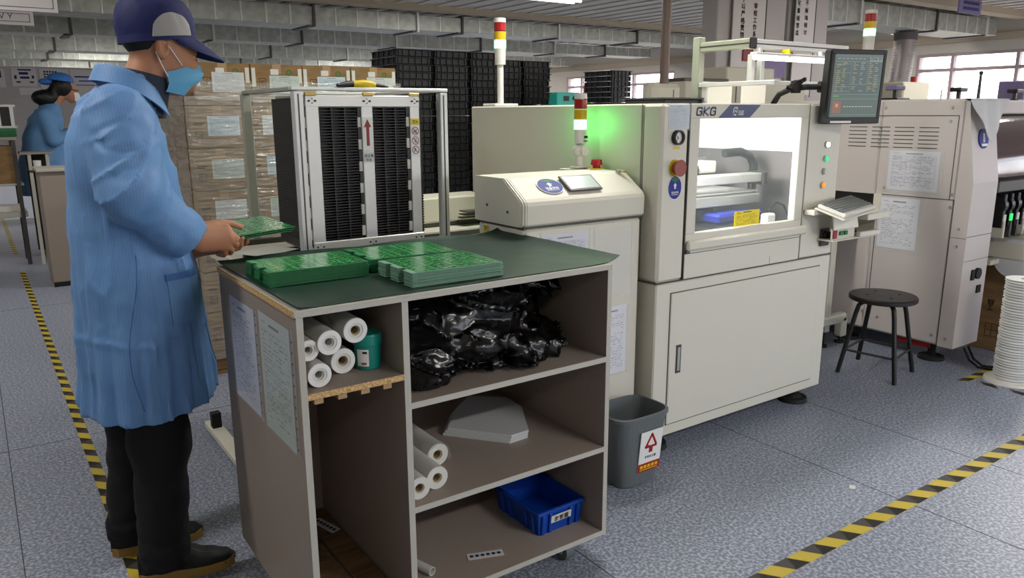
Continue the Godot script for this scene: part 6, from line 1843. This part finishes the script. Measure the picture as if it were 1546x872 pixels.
func build_worker() -> void:
	var t := thing("person", "man in pale blue lab coat, navy cap and face mask holding green boards", "person", V(0.42, 0, -2.57))
	var nz := noise(1.0, 3, 51)
	var n3 := noise(1.0, 1, 77)
	# ----- body: one continuous figure (head, neck, trunk, arms, legs) with both hands -----
	var b := mb()
	b.sdf(func(p: Vector3) -> float:
		var d := smin(egg(p, V(0.082, 1.700, 0), V(0.098, 0.094, 0.077)), egg(p, V(0.118, 1.607, 0), V(0.062, 0.098, 0.058)), 0.05)
		d = smin(d, egg(p, V(0.150, 1.560, 0), V(0.035, 0.045, 0.040)), 0.03)
		d = smin(d, cone(p, V(0.172, 1.632, 0.02), V(0.172, 1.632, -0.02), 0.012, 0.012), 0.02)
		d = smin(d, cone(p, V(0.172, 1.628, 0), V(0.190, 1.588, 0), 0.008, 0.013), 0.012)
		for s in [-1.0, 1.0]:
			d = smin(d, -0.0 + egg(p, V(0.158, 1.598, 0.036 * s), V(0.022, 0.018, 0.018)), 0.02)
			d = maxf(d, -egg(p, V(0.186, 1.616, 0.032 * s), V(0.014, 0.010, 0.014)))
			var e := egg(p, V(0.078, 1.640, 0.077 * s), V(0.020, 0.033, 0.011))
			e = maxf(e, -egg(p, V(0.083, 1.642, 0.088 * s), V(0.011, 0.021, 0.009)))
			d = smin(d, e, 0.006)
		d = smin(d, cone(p, V(0.005, 1.48, 0), V(0.066, 1.62, 0), 0.062, 0.056), 0.03)
		return d, V(-0.10, 1.44, -0.11), V(0.23, 1.82, 0.11), 0.0042)
	b.sdf(func(p: Vector3) -> float:
		var d := cone(p, V(-0.05, 0.95, 0), V(-0.06, 1.30, 0), 0.115, 0.10)
		d = smin(d, cone(p, V(-0.06, 1.41, -0.11), V(-0.06, 1.41, 0.11), 0.068, 0.068), 0.05)
		d = smin(d, cone(p, V(-0.05, 1.42, 0), V(0.0, 1.53, 0), 0.06, 0.056), 0.04)
		for s in [-1.0, 1.0]:
			d = smin(d, cone(p, V(-0.05, 0.88, 0.085 * s), V(-0.045, 0.48, 0.10 * s), 0.085, 0.06), 0.05)
			d = smin(d, cone(p, V(-0.045, 0.48, 0.10 * s), V(-0.075 if s > 0 else -0.14, 0.09, 0.115 * s), 0.055, 0.04), 0.02)
			d = smin(d, cone(p, V(-0.07, 1.43, 0.15 * s), V(-0.065, 1.235, 0.222 * s), 0.05, 0.045), 0.04)
			d = smin(d, cone(p, V(-0.065, 1.235, 0.222 * s), V(0.09, 1.088, 0.166) if s > 0 else V(0.06, 1.045, -0.03), 0.043, 0.03), 0.02)
		return d, V(-0.26, 0.02, -0.34), V(0.2, 1.56, 0.34), 0.014)
	# right hand: back towards the camera, thumb on top of the boards, fingers curled below
	var pm := [[V(0.085, 1.090, 0.168), V(0.125, 1.092, 0.160), 0.027, 0.027], [V(0.12, 1.108, 0.158), V(0.192, 1.106, 0.160), 0.022, 0.017], [V(0.115, 1.088, 0.165), V(0.194, 1.085, 0.170), 0.023, 0.017], [V(0.115, 1.068, 0.162), V(0.183, 1.060, 0.166), 0.021, 0.015], [V(0.12, 1.115, 0.15), V(0.155, 1.122, 0.145), 0.018, 0.014]]
	var fg := []
	finger(fg, [V(0.192, 1.100, 0.166), V(0.222, 1.078, 0.166), V(0.232, 1.060, 0.150), V(0.222, 1.052, 0.130)], 0.0102)
	finger(fg, [V(0.194, 1.084, 0.172), V(0.217, 1.060, 0.168), V(0.220, 1.044, 0.148), V(0.208, 1.040, 0.128)], 0.0100)
	finger(fg, [V(0.188, 1.068, 0.170), V(0.203, 1.044, 0.164), V(0.203, 1.032, 0.144), V(0.19, 1.032, 0.126)], 0.0096)
	finger(fg, [V(0.178, 1.056, 0.164), V(0.186, 1.034, 0.156), V(0.182, 1.026, 0.140), V(0.17, 1.028, 0.126)], 0.0086)
	finger(fg, [V(0.142, 1.120, 0.148), V(0.182, 1.128, 0.142), V(0.216, 1.121, 0.138), V(0.243, 1.108, 0.134)], 0.0125)
	hand_mesh(b, pm, fg, V(0.05, 1.0, 0.085), V(0.275, 1.155, 0.205))
	# left hand: palm under the boards, four fingers wrapped up round the near edge
	pm = [[V(0.065, 1.045, -0.03), V(0.115, 1.035, 0.02), 0.027, 0.026], [V(0.115, 1.035, 0.02), V(0.180, 1.040, 0.095), 0.024, 0.015], [V(0.130, 1.035, 0.01), V(0.210, 1.042, 0.09), 0.022, 0.014], [V(0.140, 1.04, 0.0), V(0.233, 1.046, 0.085), 0.02, 0.013]]
	fg = []
	finger(fg, [V(0.179, 1.040, 0.098), V(0.184, 1.034, 0.135), V(0.188, 1.044, 0.158), V(0.191, 1.062, 0.164)], 0.0104)
	finger(fg, [V(0.201, 1.042, 0.098), V(0.208, 1.038, 0.136), V(0.212, 1.050, 0.160), V(0.215, 1.070, 0.166)], 0.0106)
	finger(fg, [V(0.221, 1.045, 0.094), V(0.231, 1.044, 0.132), V(0.235, 1.056, 0.154), V(0.237, 1.074, 0.160)], 0.0100)
	finger(fg, [V(0.237, 1.050, 0.088), V(0.251, 1.052, 0.122), V(0.256, 1.060, 0.142), V(0.259, 1.074, 0.148)], 0.0088)
	finger(fg, [V(0.115, 1.05, 0.03), V(0.135, 1.075, 0.06), V(0.165, 1.092, 0.075), V(0.190, 1.100, 0.08)], 0.0115)
	hand_mesh(b, pm, fg, V(0.025, 0.99, -0.07), V(0.28, 1.125, 0.19))
	part(t, "body", b, "skin")
	for q in [[V(0.247, 1.113, 0.134), V(0.008, 0.004, 0.007)], [V(0.1915, 1.066, 0.1735), V(0.006, 0.006, 0.003)], [V(0.2155, 1.074, 0.1755), V(0.006, 0.006, 0.003)], [V(0.2375, 1.078, 0.169), V(0.006, 0.006, 0.003)]]:
		part(t, "fingernail", mb().ball(q[0], q[1], 10, 6), "nail")
	# face details
	for s in [-1.0, 1.0]:
		part(t, "eye", mb().ball(V(0.170, 1.615, 0.031 * s), V(0.011, 0.009, 0.012), 14, 8), "offwhite")
		part(t, "eyelid", mb().grid(10, 5, func(u: float, v: float) -> Vector3:
			var a := (u - 0.5) * 2.2
			var e := lerpf(1.35, -0.35, v)
			return V(0.170, 1.615, 0.031 * s) + V(cos(a) * cos(e) * 0.0118, sin(e) * 0.0102, sin(a) * cos(e) * 0.0130 * s), 0.0006), "skin")
		part(t, "lashes", mb().tube([V(0.1785, 1.612, 0.022 * s), V(0.1825, 1.6095, 0.031 * s), V(0.1755, 1.6105, 0.041 * s)], [0.0009, 0.0016, 0.001], 6), "brow")
		part(t, "eyebrow", mb().tube([V(0.188, 1.641, 0.014 * s), V(0.184, 1.645, 0.030 * s), V(0.170, 1.642, 0.047 * s)], [0.003, 0.0038, 0.002], 8), "brow")
	# hair below the cap
	part(t, "hair", mb().sdf(func(p: Vector3) -> float:
		var d := egg(p, V(0.080, 1.694, 0), V(0.103, 0.100, 0.0815)) + 0.0015 * nz.get_noise_3d(p.x * 90, p.y * 40, p.z * 90)
		var ln := 1.628
		if p.x > 0.045: ln = lerpf(1.628, 1.672, clampf((p.x - 0.045) / 0.025, 0, 1))
		if p.x > 0.10: ln = lerpf(1.672, 1.648, clampf((p.x - 0.10) / 0.02, 0, 1))
		if p.x > 0.135: ln = lerpf(1.648, 1.70, clampf((p.x - 0.135) / 0.03, 0, 1))
		return maxf(maxf(d, ln - p.y), p.y - 1.715), V(-0.04, 1.60, -0.1), V(0.20, 1.73, 0.1), 0.0045), "hair")
	# cap: soft crown with a grey side insert and a brim
	var crown := func(u: float, v: float) -> Vector3:
		var a := u * TAU
		var r := (1.0 + 0.12 * sin(v * PI * 0.9)) * pow(cos(v * PI * 0.5), 0.55)
		var wob := 1.0 + 0.035 * sin(v * PI) * nz.get_noise_2d(cos(a) * 3.0 + v * 2.0, sin(a) * 3.0)
		var lift := -0.010 * cos(a) * (1.0 - v)
		return V(0.083 - 0.012 * v + cos(a) * 0.106 * r * wob, 1.668 - lift + sin(v * PI * 0.5) * 0.128 + 0.006 * v * nz.get_noise_2d(a * 2.0, v * 6.0), -sin(a) * 0.091 * r * wob)
	var cp := part(t, "cap", mb().grid(56, 20, crown, 0.0, true), "cap_navy")
	part(cp, "band", mb().grid(56, 2, func(u: float, v: float) -> Vector3:
		var a := u * TAU
		return V(0.083 + cos(a) * 0.1085, 1.660 + 0.010 * cos(a) + v * 0.022, -sin(a) * 0.0935), 0.0, true), "cap_navy")
	for s in [-1.0, 1.0]:
		part(cp, "side_insert", mb().grid(18, 8, func(u: float, v: float) -> Vector3:
			var w := (u - 0.5) * 2.0
			var a: float = -s * (PI * 0.5 - 0.30 - w * 0.58)
			var top := 0.33 * sqrt(maxf(0.0, 1.0 - w * w))
			var c: Vector3 = crown.call(fposmod(a / TAU, 1.0), 0.015 + v * top)
			return c + (c - V(0.083, 1.67, 0)).normalized() * 0.0022, 0.0), "cap_grey", "grey half-round insert")
	part(cp, "brim", mb().grid(20, 8, func(u: float, v: float) -> Vector3:
		var a := (u - 0.5) * PI * 0.78
		var tip := pow(maxf(0.0, cos(a * 1.28)), 0.7)
		var x := 0.083 + cos(a) * 0.1065 + v * 0.080 * tip
		return V(x, 1.672 - 0.012 * (1.0 - cos(a)) - v * tip * 0.050 - 0.016 * v * v * tip - 0.012 * (1.0 - cos(a)) * v, -sin(a) * (0.0925 - 0.006 * v)), 0.003), "cap_navy")
	# mask with pleats and two loops
	var mk := part(t, "face_mask", mb().grid(28, 24, func(u: float, v: float) -> Vector3:
		var a := (u - 0.5) * 2.9
		var c := cos(a * 0.62)
		var cc := (cos(a) - cos(1.45)) / (1.0 - cos(1.45))
		var top := lerpf(1.556, 1.598, smoothstep(0.35, 1.0, c))
		var bot := lerpf(1.528, 1.506, smoothstep(0.2, 1.0, c))
		var bulge := sin(v * PI) * 0.014 + 0.0022 * absf(sin(v * PI * 3.5))
		var bx := lerpf(0.143, 0.192, smoothstep(0.0, 0.75, v))
		var x := lerpf(0.080, bx, pow(maxf(0.0, cc), 0.72)) + bulge * c
		return V(x, lerpf(bot, top, v), -sin(a) * lerpf(0.060, 0.0665, v) * (1.0 + 0.10 * sin(v * PI))), 0.002), "mask_blue")
	for s in [-1.0, 1.0]:
		part(mk, "ear_loop", mb().tube([V(0.068, 1.672, 0.082 * s), V(0.10, 1.640, 0.079 * s), V(0.132, 1.592, 0.064 * s)], 0.0016, 6).tube([V(0.060, 1.628, 0.080 * s), V(0.074, 1.592, 0.072 * s), V(0.090, 1.558, 0.067 * s)], 0.0016, 6), "white")
	part(t, "shirt_collar", mb().grid(30, 4, func(u: float, v: float) -> Vector3:
		var a := (u - 0.5) * TAU * 0.92 + PI
		return V(0.012 + 0.03 * v + cos(a) * (0.072 - 0.006 * v), 1.455 + v * 0.112 - 0.018 * cos(a), -sin(a) * (0.074 - 0.008 * v)), 0.003), "shirt")
	# ----- lab coat -----
	var prof := [[0.50, -0.050, 0.205, 0.225], [0.70, -0.045, 0.190, 0.215], [0.92, -0.045, 0.180, 0.195], [1.10, -0.050, 0.166, 0.180], [1.25, -0.052, 0.150, 0.180], [1.36, -0.055, 0.132, 0.180], [1.44, -0.052, 0.112, 0.165], [1.50, -0.035, 0.085, 0.115], [1.545, -0.015, 0.070, 0.080], [1.58, -0.005, 0.062, 0.066]]
	var coat := func(p: Vector3) -> float:
		var cx := curve(prof, p.y, 1)
		var rx := curve(prof, p.y, 2)
		var rz := curve(prof, p.y, 3)
		var th := atan2(p.z, p.x - cx)
		var low := clampf((1.15 - p.y) / 0.6, 0.0, 1.0)
		var k := sqrt(pow((p.x - cx) / rx, 2.0) + pow(p.z / rz, 2.0))
		var d := (k - 1.0) * minf(rx, rz) * 0.95
		d = maxf(d, p.y - 1.562)
		d += low * 0.024 * nz.get_noise_2d(cos(th) * 2.6, sin(th) * 2.6 + p.y * 0.45) + 0.007 * nz.get_noise_3d(p.x * 5, p.y * 4, p.z * 5)
		var c0 := 1.0 - absf(n3.get_noise_3d(cos(th) * 1.9 + p.y * 0.4, p.y * 0.9, sin(th) * 1.9)) * 6.0
		if c0 > 0.0: d -= 0.007 * c0 * c0
		c0 = 1.0 - absf(n3.get_noise_3d(cos(th) * 3.6 + 7.0, p.y * 3.6, sin(th) * 3.6)) * 9.0
		if c0 > 0.0: d -= 0.0028 * c0 * c0
		d -= 0.0035 * exp(-pow((p.y - 0.80 - 0.01 * sin(th * 3.0)) / 0.010, 2.0))
		var arm := 1e3
		for s in [1.0, -1.0]:
			var sh := V(-0.066, 1.440, 0.142 * s)
			var el := V(-0.065, 1.240, 0.222 * s)
			var wr := V(0.070, 1.098, 0.168) if s > 0 else V(0.055, 1.055, -0.04)
			var a := cone(p, sh, el, 0.090, 0.086)
			a = smin(a, cone(p, el, wr, 0.086, 0.061), 0.03)
			# the sleeve ends in an open, turned cuff
			var e: Vector3 = (wr - el).normalized()
			var along: float = (p - wr).dot(e)
			a = maxf(a, along - 0.010)
			if along > -0.06: a -= 0.005 * smoothstep(-0.056, -0.048, along)
			var w := 1.0 - clampf((p - el).length() / 0.20, 0.0, 1.0)
			var t2: float = (p - el).dot(e)
			a += 0.015 * nz.get_noise_3d(p.x * 5 + 9.0 * s, p.y * 4, p.z * 5)
			# creases fan out from the inside of the elbow and run down the sleeve
			var c1 := 1.0 - absf(n3.get_noise_3d(p.x * 2.4 + t2 * 3.4, p.y * 2.2 - t2 * 4.4, p.z * 2.2 + s * 1.7)) * 5.0
			if c1 > 0.0: a -= 0.010 * c1 * c1 * (0.45 + 0.55 * w)
			var c2 := 1.0 - absf(n3.get_noise_3d(p.x * 3.0 + 4.0 - t2 * 4.0, p.y * 3.0 - t2 * 3.0, p.z * 3.0 + s * 3.0)) * 8.0
			if c2 > 0.0: a += 0.005 * c2 * c2
			arm = minf(arm, a)
		d = smin(d, arm, 0.028)
		# a bulge of the breast and a pocket line in front
		d = smin(d, egg(p, V(-0.10, 1.33, 0.05), V(0.085, 0.14, 0.12)), 0.05)
		return maxf(d, 0.565 + 0.012 * sin(th * 2.0 + 0.6) - p.y)
	part(t, "lab_coat", mb().sdf(coat, V(-0.30, 0.53, -0.34), V(0.20, 1.60, 0.34), 0.0074), "coat")
	part(t, "coat_collar", mb().grid(40, 8, func(u: float, v: float) -> Vector3:
		var a := PI + (u - 0.5) * TAU * 0.86
		var fr := 0.5 + 0.5 * cos(a)
		var r := 0.073 + v * 0.024 + 0.010 * fr
		var y := 1.588 - 0.085 * fr * fr - 0.052 * v * (1.0 + 0.5 * fr) + 0.010 * sin(minf(v, 0.25) * PI * 2.0)
		return V(-0.010 + 0.006 * fr + cos(a) * r * (1.02 - 0.12 * fr), y, -sin(a) * r * 1.06), 0.004), "coat")
	# turned cuff of the near sleeve
	var ce := V(0.070, 1.098, 0.168)
	var cd := (ce - V(-0.065, 1.240, 0.222)).normalized()
	var cq := cd.cross(V(0, 0, 1)).normalized()
	var cw := cd.cross(cq)
	part(t, "cuff", mb().grid(32, 6, func(u: float, v: float) -> Vector3:
		var a := u * TAU
		var r := 0.067 + 0.002 * sin(a * 3.0) + 0.004 * sin(v * PI) + 0.003 * nz.get_noise_2d(cos(a) * 3.0, sin(a) * 3.0 + v)
		return ce + cd * (-0.052 + v * 0.066 + 0.010 * sin(a + 0.6)) + cq * cos(a) * r + cw * sin(a) * r, 0.004, true), "coat")
	# seams, pocket and buttons as thin raised pieces lying on the coat
	var on := func(y: float, th: float, off: float) -> Vector3:
		var c := V(curve(prof, y, 1), y, 0)
		var dir := V(cos(th), 0, sin(th))
		var r := 0.05
		for i in 26:
			var dd: float = coat.call(c + dir * r)
			if dd > -0.0004: break
			r += maxf(-dd * 0.8, 0.0012)
		return c + dir * (r + off)
	for q in [[1.80, 0.60, 1.06], [0.05, 0.60, 1.28]]:
		var pa := []
		for k in 24: pa.append(on.call(lerpf(q[1], q[2], k / 23.0), q[0] + 0.12 * sin(k * 0.2), 0.0002))
		part(t, "coat_seam", mb().tube(pa, 0.0016, 6), "coat_seam")
	part(t, "pocket", mb().grid(10, 10, func(u: float, v: float) -> Vector3:
		return on.call(0.84 + v * 0.15, 0.98 - (u - 0.5) * 0.62, 0.004), 0.003), "coat")
	part(t, "pocket_hem", mb().grid(10, 2, func(u: float, v: float) -> Vector3:
		return on.call(0.974 + v * 0.02, 0.98 - (u - 0.5) * 0.64, 0.0065), 0.003), "coat_seam")
	# trousers and shoes
	part(t, "trousers", mb().sdf(func(p: Vector3) -> float:
		var d := cone(p, V(-0.05, 0.80, -0.03), V(-0.05, 0.80, 0.03), 0.12, 0.12)
		for s in [-1.0, 1.0]:
			var an := V(-0.072, 0.09, 0.118) if s > 0 else V(-0.135, 0.09, -0.118)
			var kn := V(-0.050, 0.46, 0.105) if s > 0 else V(-0.085, 0.46, -0.105)
			var l := smin(cone(p, V(-0.05, 0.80, 0.09 * s), kn, 0.105, 0.084), cone(p, kn, an, 0.084, 0.074), 0.04)
			var q := (p - an) / V(1, 1, 1)
			l += 0.010 * nz.get_noise_3d(p.x * 6, p.y * 9 + s, p.z * 6) * clampf((0.62 - p.y) / 0.3, 0.2, 1.0)
			l += 0.004 * sin(p.y * 95.0 + 3.0 * nz.get_noise_2d(p.x * 20, p.z * 20)) * clampf((0.26 - p.y) / 0.2, 0.0, 1.0)
			d = smin(d, l, 0.02) if p.y > 0.55 else minf(d, l)
		return maxf(maxf(d, 0.048 - p.y), p.y - 0.72), V(-0.26, 0.03, -0.26), V(0.14, 0.74, 0.26), 0.0105), "denim")
	for q in [[V(-0.145, 0, 0.085), 0.22, "shoe"], [V(-0.195, 0, -0.135), 0.16, "shoe"]]:
		var dir := V(cos(q[1]), 0, sin(q[1]))
		var sd := V(-sin(q[1]), 0, cos(q[1]))
		var o: Vector3 = q[0]
		var half := func(x: float) -> float: return curve([[0.0, 0.022], [0.02, 0.036], [0.09, 0.037], [0.19, 0.049], [0.25, 0.040], [0.282, 0.012]], x, 1)
		var so := part(t, "shoe", mb().sdf(func(p: Vector3) -> float:
			var x := (p - o).dot(dir)
			var z := (p - o).dot(sd)
			var hgt := curve([[0.0, 0.088], [0.07, 0.098], [0.14, 0.086], [0.20, 0.062], [0.26, 0.046], [0.285, 0.03]], x, 1)
			var w: float = half.call(clampf(x, 0.0, 0.282))
			var yy := clampf((p.y - 0.02) / (hgt - 0.02), 0.0, 1.0)
			var d := absf(z) - w * sqrt(maxf(0.02, 1.0 - yy * yy * 0.86))
			d = maxf(d, p.y - hgt)
			d = maxf(d, 0.018 - p.y)
			return maxf(d, maxf(-0.002 - x, x - 0.283)) - 0.003, o + V(-0.08, 0.0, -0.09), o + V(0.34, 0.13, 0.15), 0.006), "shoe")
		var ol := PackedVector2Array()
		for k in 15: ol.append(Vector2(k * 0.2845 / 14.0 - 0.002, half.call(k * 0.282 / 14.0) + 0.006))
		for k in 15: ol.append(Vector2((14 - k) * 0.2845 / 14.0 - 0.002, -half.call((14 - k) * 0.282 / 14.0) - 0.006))
		var sl := mb()
		sl.xf = Transform3D(Basis(dir, sd, dir.cross(sd)), o + V(0, 0.029, 0))
		sl.prism(ol, 0.0, 0.029)
		part(so, "sole", sl, "sole", "tan rubber sole")

func build_far_worker() -> void:
	var t := thing("person", "far worker in blue coat, dark hood and blue cap at the left workbench", "person", V(0.60, 0, -9.55))
	var nz := noise(1.0, 2, 91)
	var b := mb()
	b.sdf(func(p: Vector3) -> float:
		var d := smin(egg(p, V(0.315, 1.735, 0), V(0.095, 0.095, 0.078)), egg(p, V(0.365, 1.655, 0), V(0.058, 0.085, 0.055)), 0.04)
		d = smin(d, cone(p, V(0.42, 1.70, 0), V(0.432, 1.665, 0), 0.008, 0.012), 0.012)
		d = smin(d, cone(p, V(0.16, 1.53, 0), V(0.28, 1.68, 0), 0.065, 0.055), 0.03)
		d = smin(d, cone(p, V(0.02, 1.0, 0), V(0.11, 1.43, 0), 0.12, 0.09), 0.04)
		for s in [-1.0, 1.0]:
			d = smin(d, cone(p, V(0.11, 1.42, 0.14 * s), V(0.14, 1.20, 0.22 * s), 0.045, 0.042), 0.03)
			d = smin(d, cone(p, V(0.14, 1.20, 0.22 * s), V(0.34, 1.27, 0.13 * s), 0.042, 0.03), 0.02)
			d = smin(d, cone(p, V(0.34, 1.27, 0.13 * s), V(0.42, 1.265, 0.09 * s), 0.03, 0.018), 0.02)
			d = smin(d, cone(p, V(-0.02, 0.92, 0.08 * s), V(-0.02, 0.08, 0.09 * s), 0.09, 0.045), 0.03)
		return d, V(-0.22, 0.0, -0.3), V(0.48, 1.86, 0.3), 0.015)
	# fingers
	var fg := []
	for s in [-1.0, 1.0]:
		for k in 4: finger(fg, [V(0.415, 1.268, (0.075 + k * 0.011) * s), V(0.445 + 0.004 * (k % 3), 1.262, (0.07 + k * 0.011) * s), V(0.465, 1.25, (0.068 + k * 0.011) * s)], 0.0075)
		finger(fg, [V(0.38, 1.27, 0.085 * s), V(0.415, 1.275, 0.055 * s)], 0.008)
	for c in fg: b.cyl(c[0], c[1], c[2], c[3], 8)
	part(t, "body", b, "skin")
	part(t, "coat", mb().sdf(func(p: Vector3) -> float:
		var pr := [[0.60, -0.04, 0.205, 0.24], [0.95, 0.01, 0.21, 0.22], [1.20, 0.05, 0.19, 0.21], [1.40, 0.10, 0.165, 0.20], [1.50, 0.13, 0.12, 0.14], [1.58, 0.17, 0.08, 0.08]]
		var cx := curve(pr, p.y, 1)
		var k := sqrt(pow((p.x - cx) / curve(pr, p.y, 2), 2.0) + pow(p.z / curve(pr, p.y, 3), 2.0))
		var d := (k - 1.0) * 0.17 + 0.012 * nz.get_noise_3d(p.x * 5, p.y * 2.5, p.z * 5)
		d = maxf(d, p.y - 1.57)
		for s in [-1.0, 1.0]:
			d = smin(d, smin(cone(p, V(0.09, 1.44, 0.16 * s), V(0.13, 1.20, 0.235 * s), 0.08, 0.068), cone(p, V(0.13, 1.20, 0.235 * s), V(0.31, 1.265, 0.145 * s), 0.066, 0.05), 0.03), 0.03)
		return maxf(d, 0.635 - p.y), V(-0.28, 0.6, -0.34), V(0.36, 1.62, 0.34), 0.0165), "coat_far")
	part(t, "hood", mb().sdf(func(p: Vector3) -> float:
		var d := smin(egg(p, V(0.290, 1.735, 0), V(0.112, 0.105, 0.095)), egg(p, V(0.12, 1.625, 0), V(0.125, 0.085, 0.11)), 0.07) + 0.006 * nz.get_noise_3d(p.x * 14, p.y * 14, p.z * 14)
		return maxf(d, -egg(p, V(0.43, 1.66, 0), V(0.10, 0.10, 0.09))), V(-0.05, 1.5, -0.14), V(0.44, 1.87, 0.14), 0.012), "hair")
	var cp := part(t, "cap", mb().sdf(func(p: Vector3) -> float:
		var d := egg(p, V(0.275, 1.80, 0), V(0.125, 0.085, 0.105)) + 0.008 * nz.get_noise_3d(p.x * 20, p.y * 20, p.z * 20)
		return maxf(d, 1.80 - 0.42 * (p.x - 0.25) * -1.0 * -0.35 - p.y), V(0.12, 1.74, -0.13), V(0.42, 1.91, 0.13), 0.011), "cap_blue")
	part(cp, "tail", mb().ball(V(0.15, 1.79, 0.0), V(0.07, 0.035, 0.06), 14, 8), "cap_blue")
	part(t, "face_mask", mb().grid(14, 8, func(u: float, v: float) -> Vector3:
		var a := (u - 0.5) * 2.4
		return V(0.355 + cos(a) * (0.078 + 0.012 * sin(v * PI)), 1.595 + v * 0.085, -sin(a) * 0.064), 0.002), "white")
	part(t, "glasses", mb().tube([V(0.33, 1.715, 0.082), V(0.42, 1.705, 0.06), V(0.435, 1.70, 0.03)], 0.004, 6).tube([V(0.435, 1.70, 0.03), V(0.437, 1.703, 0.0), V(0.435, 1.70, -0.03)], 0.003, 6), "glasses")
	for s in [-1.0, 1.0]:
		part(t, "trouser_leg", mb().tube([V(-0.02, 0.75, 0.08 * s), V(-0.02, 0.4, 0.085 * s), V(-0.02, 0.09, 0.09 * s)], [0.105, 0.085, 0.07], 16), "denim")
		part(t, "shoe", mb().sdf(func(p: Vector3) -> float:
			return maxf(smin(egg(p, V(-0.02, 0.05, 0.09 * s), V(0.08, 0.06, 0.045)), egg(p, V(0.08, 0.035, 0.09 * s), V(0.09, 0.045, 0.048)), 0.03), 0.004 - p.y), V(-0.12, -0.01, -0.16), V(0.19, 0.13, 0.16), 0.012), "beige_shoe")
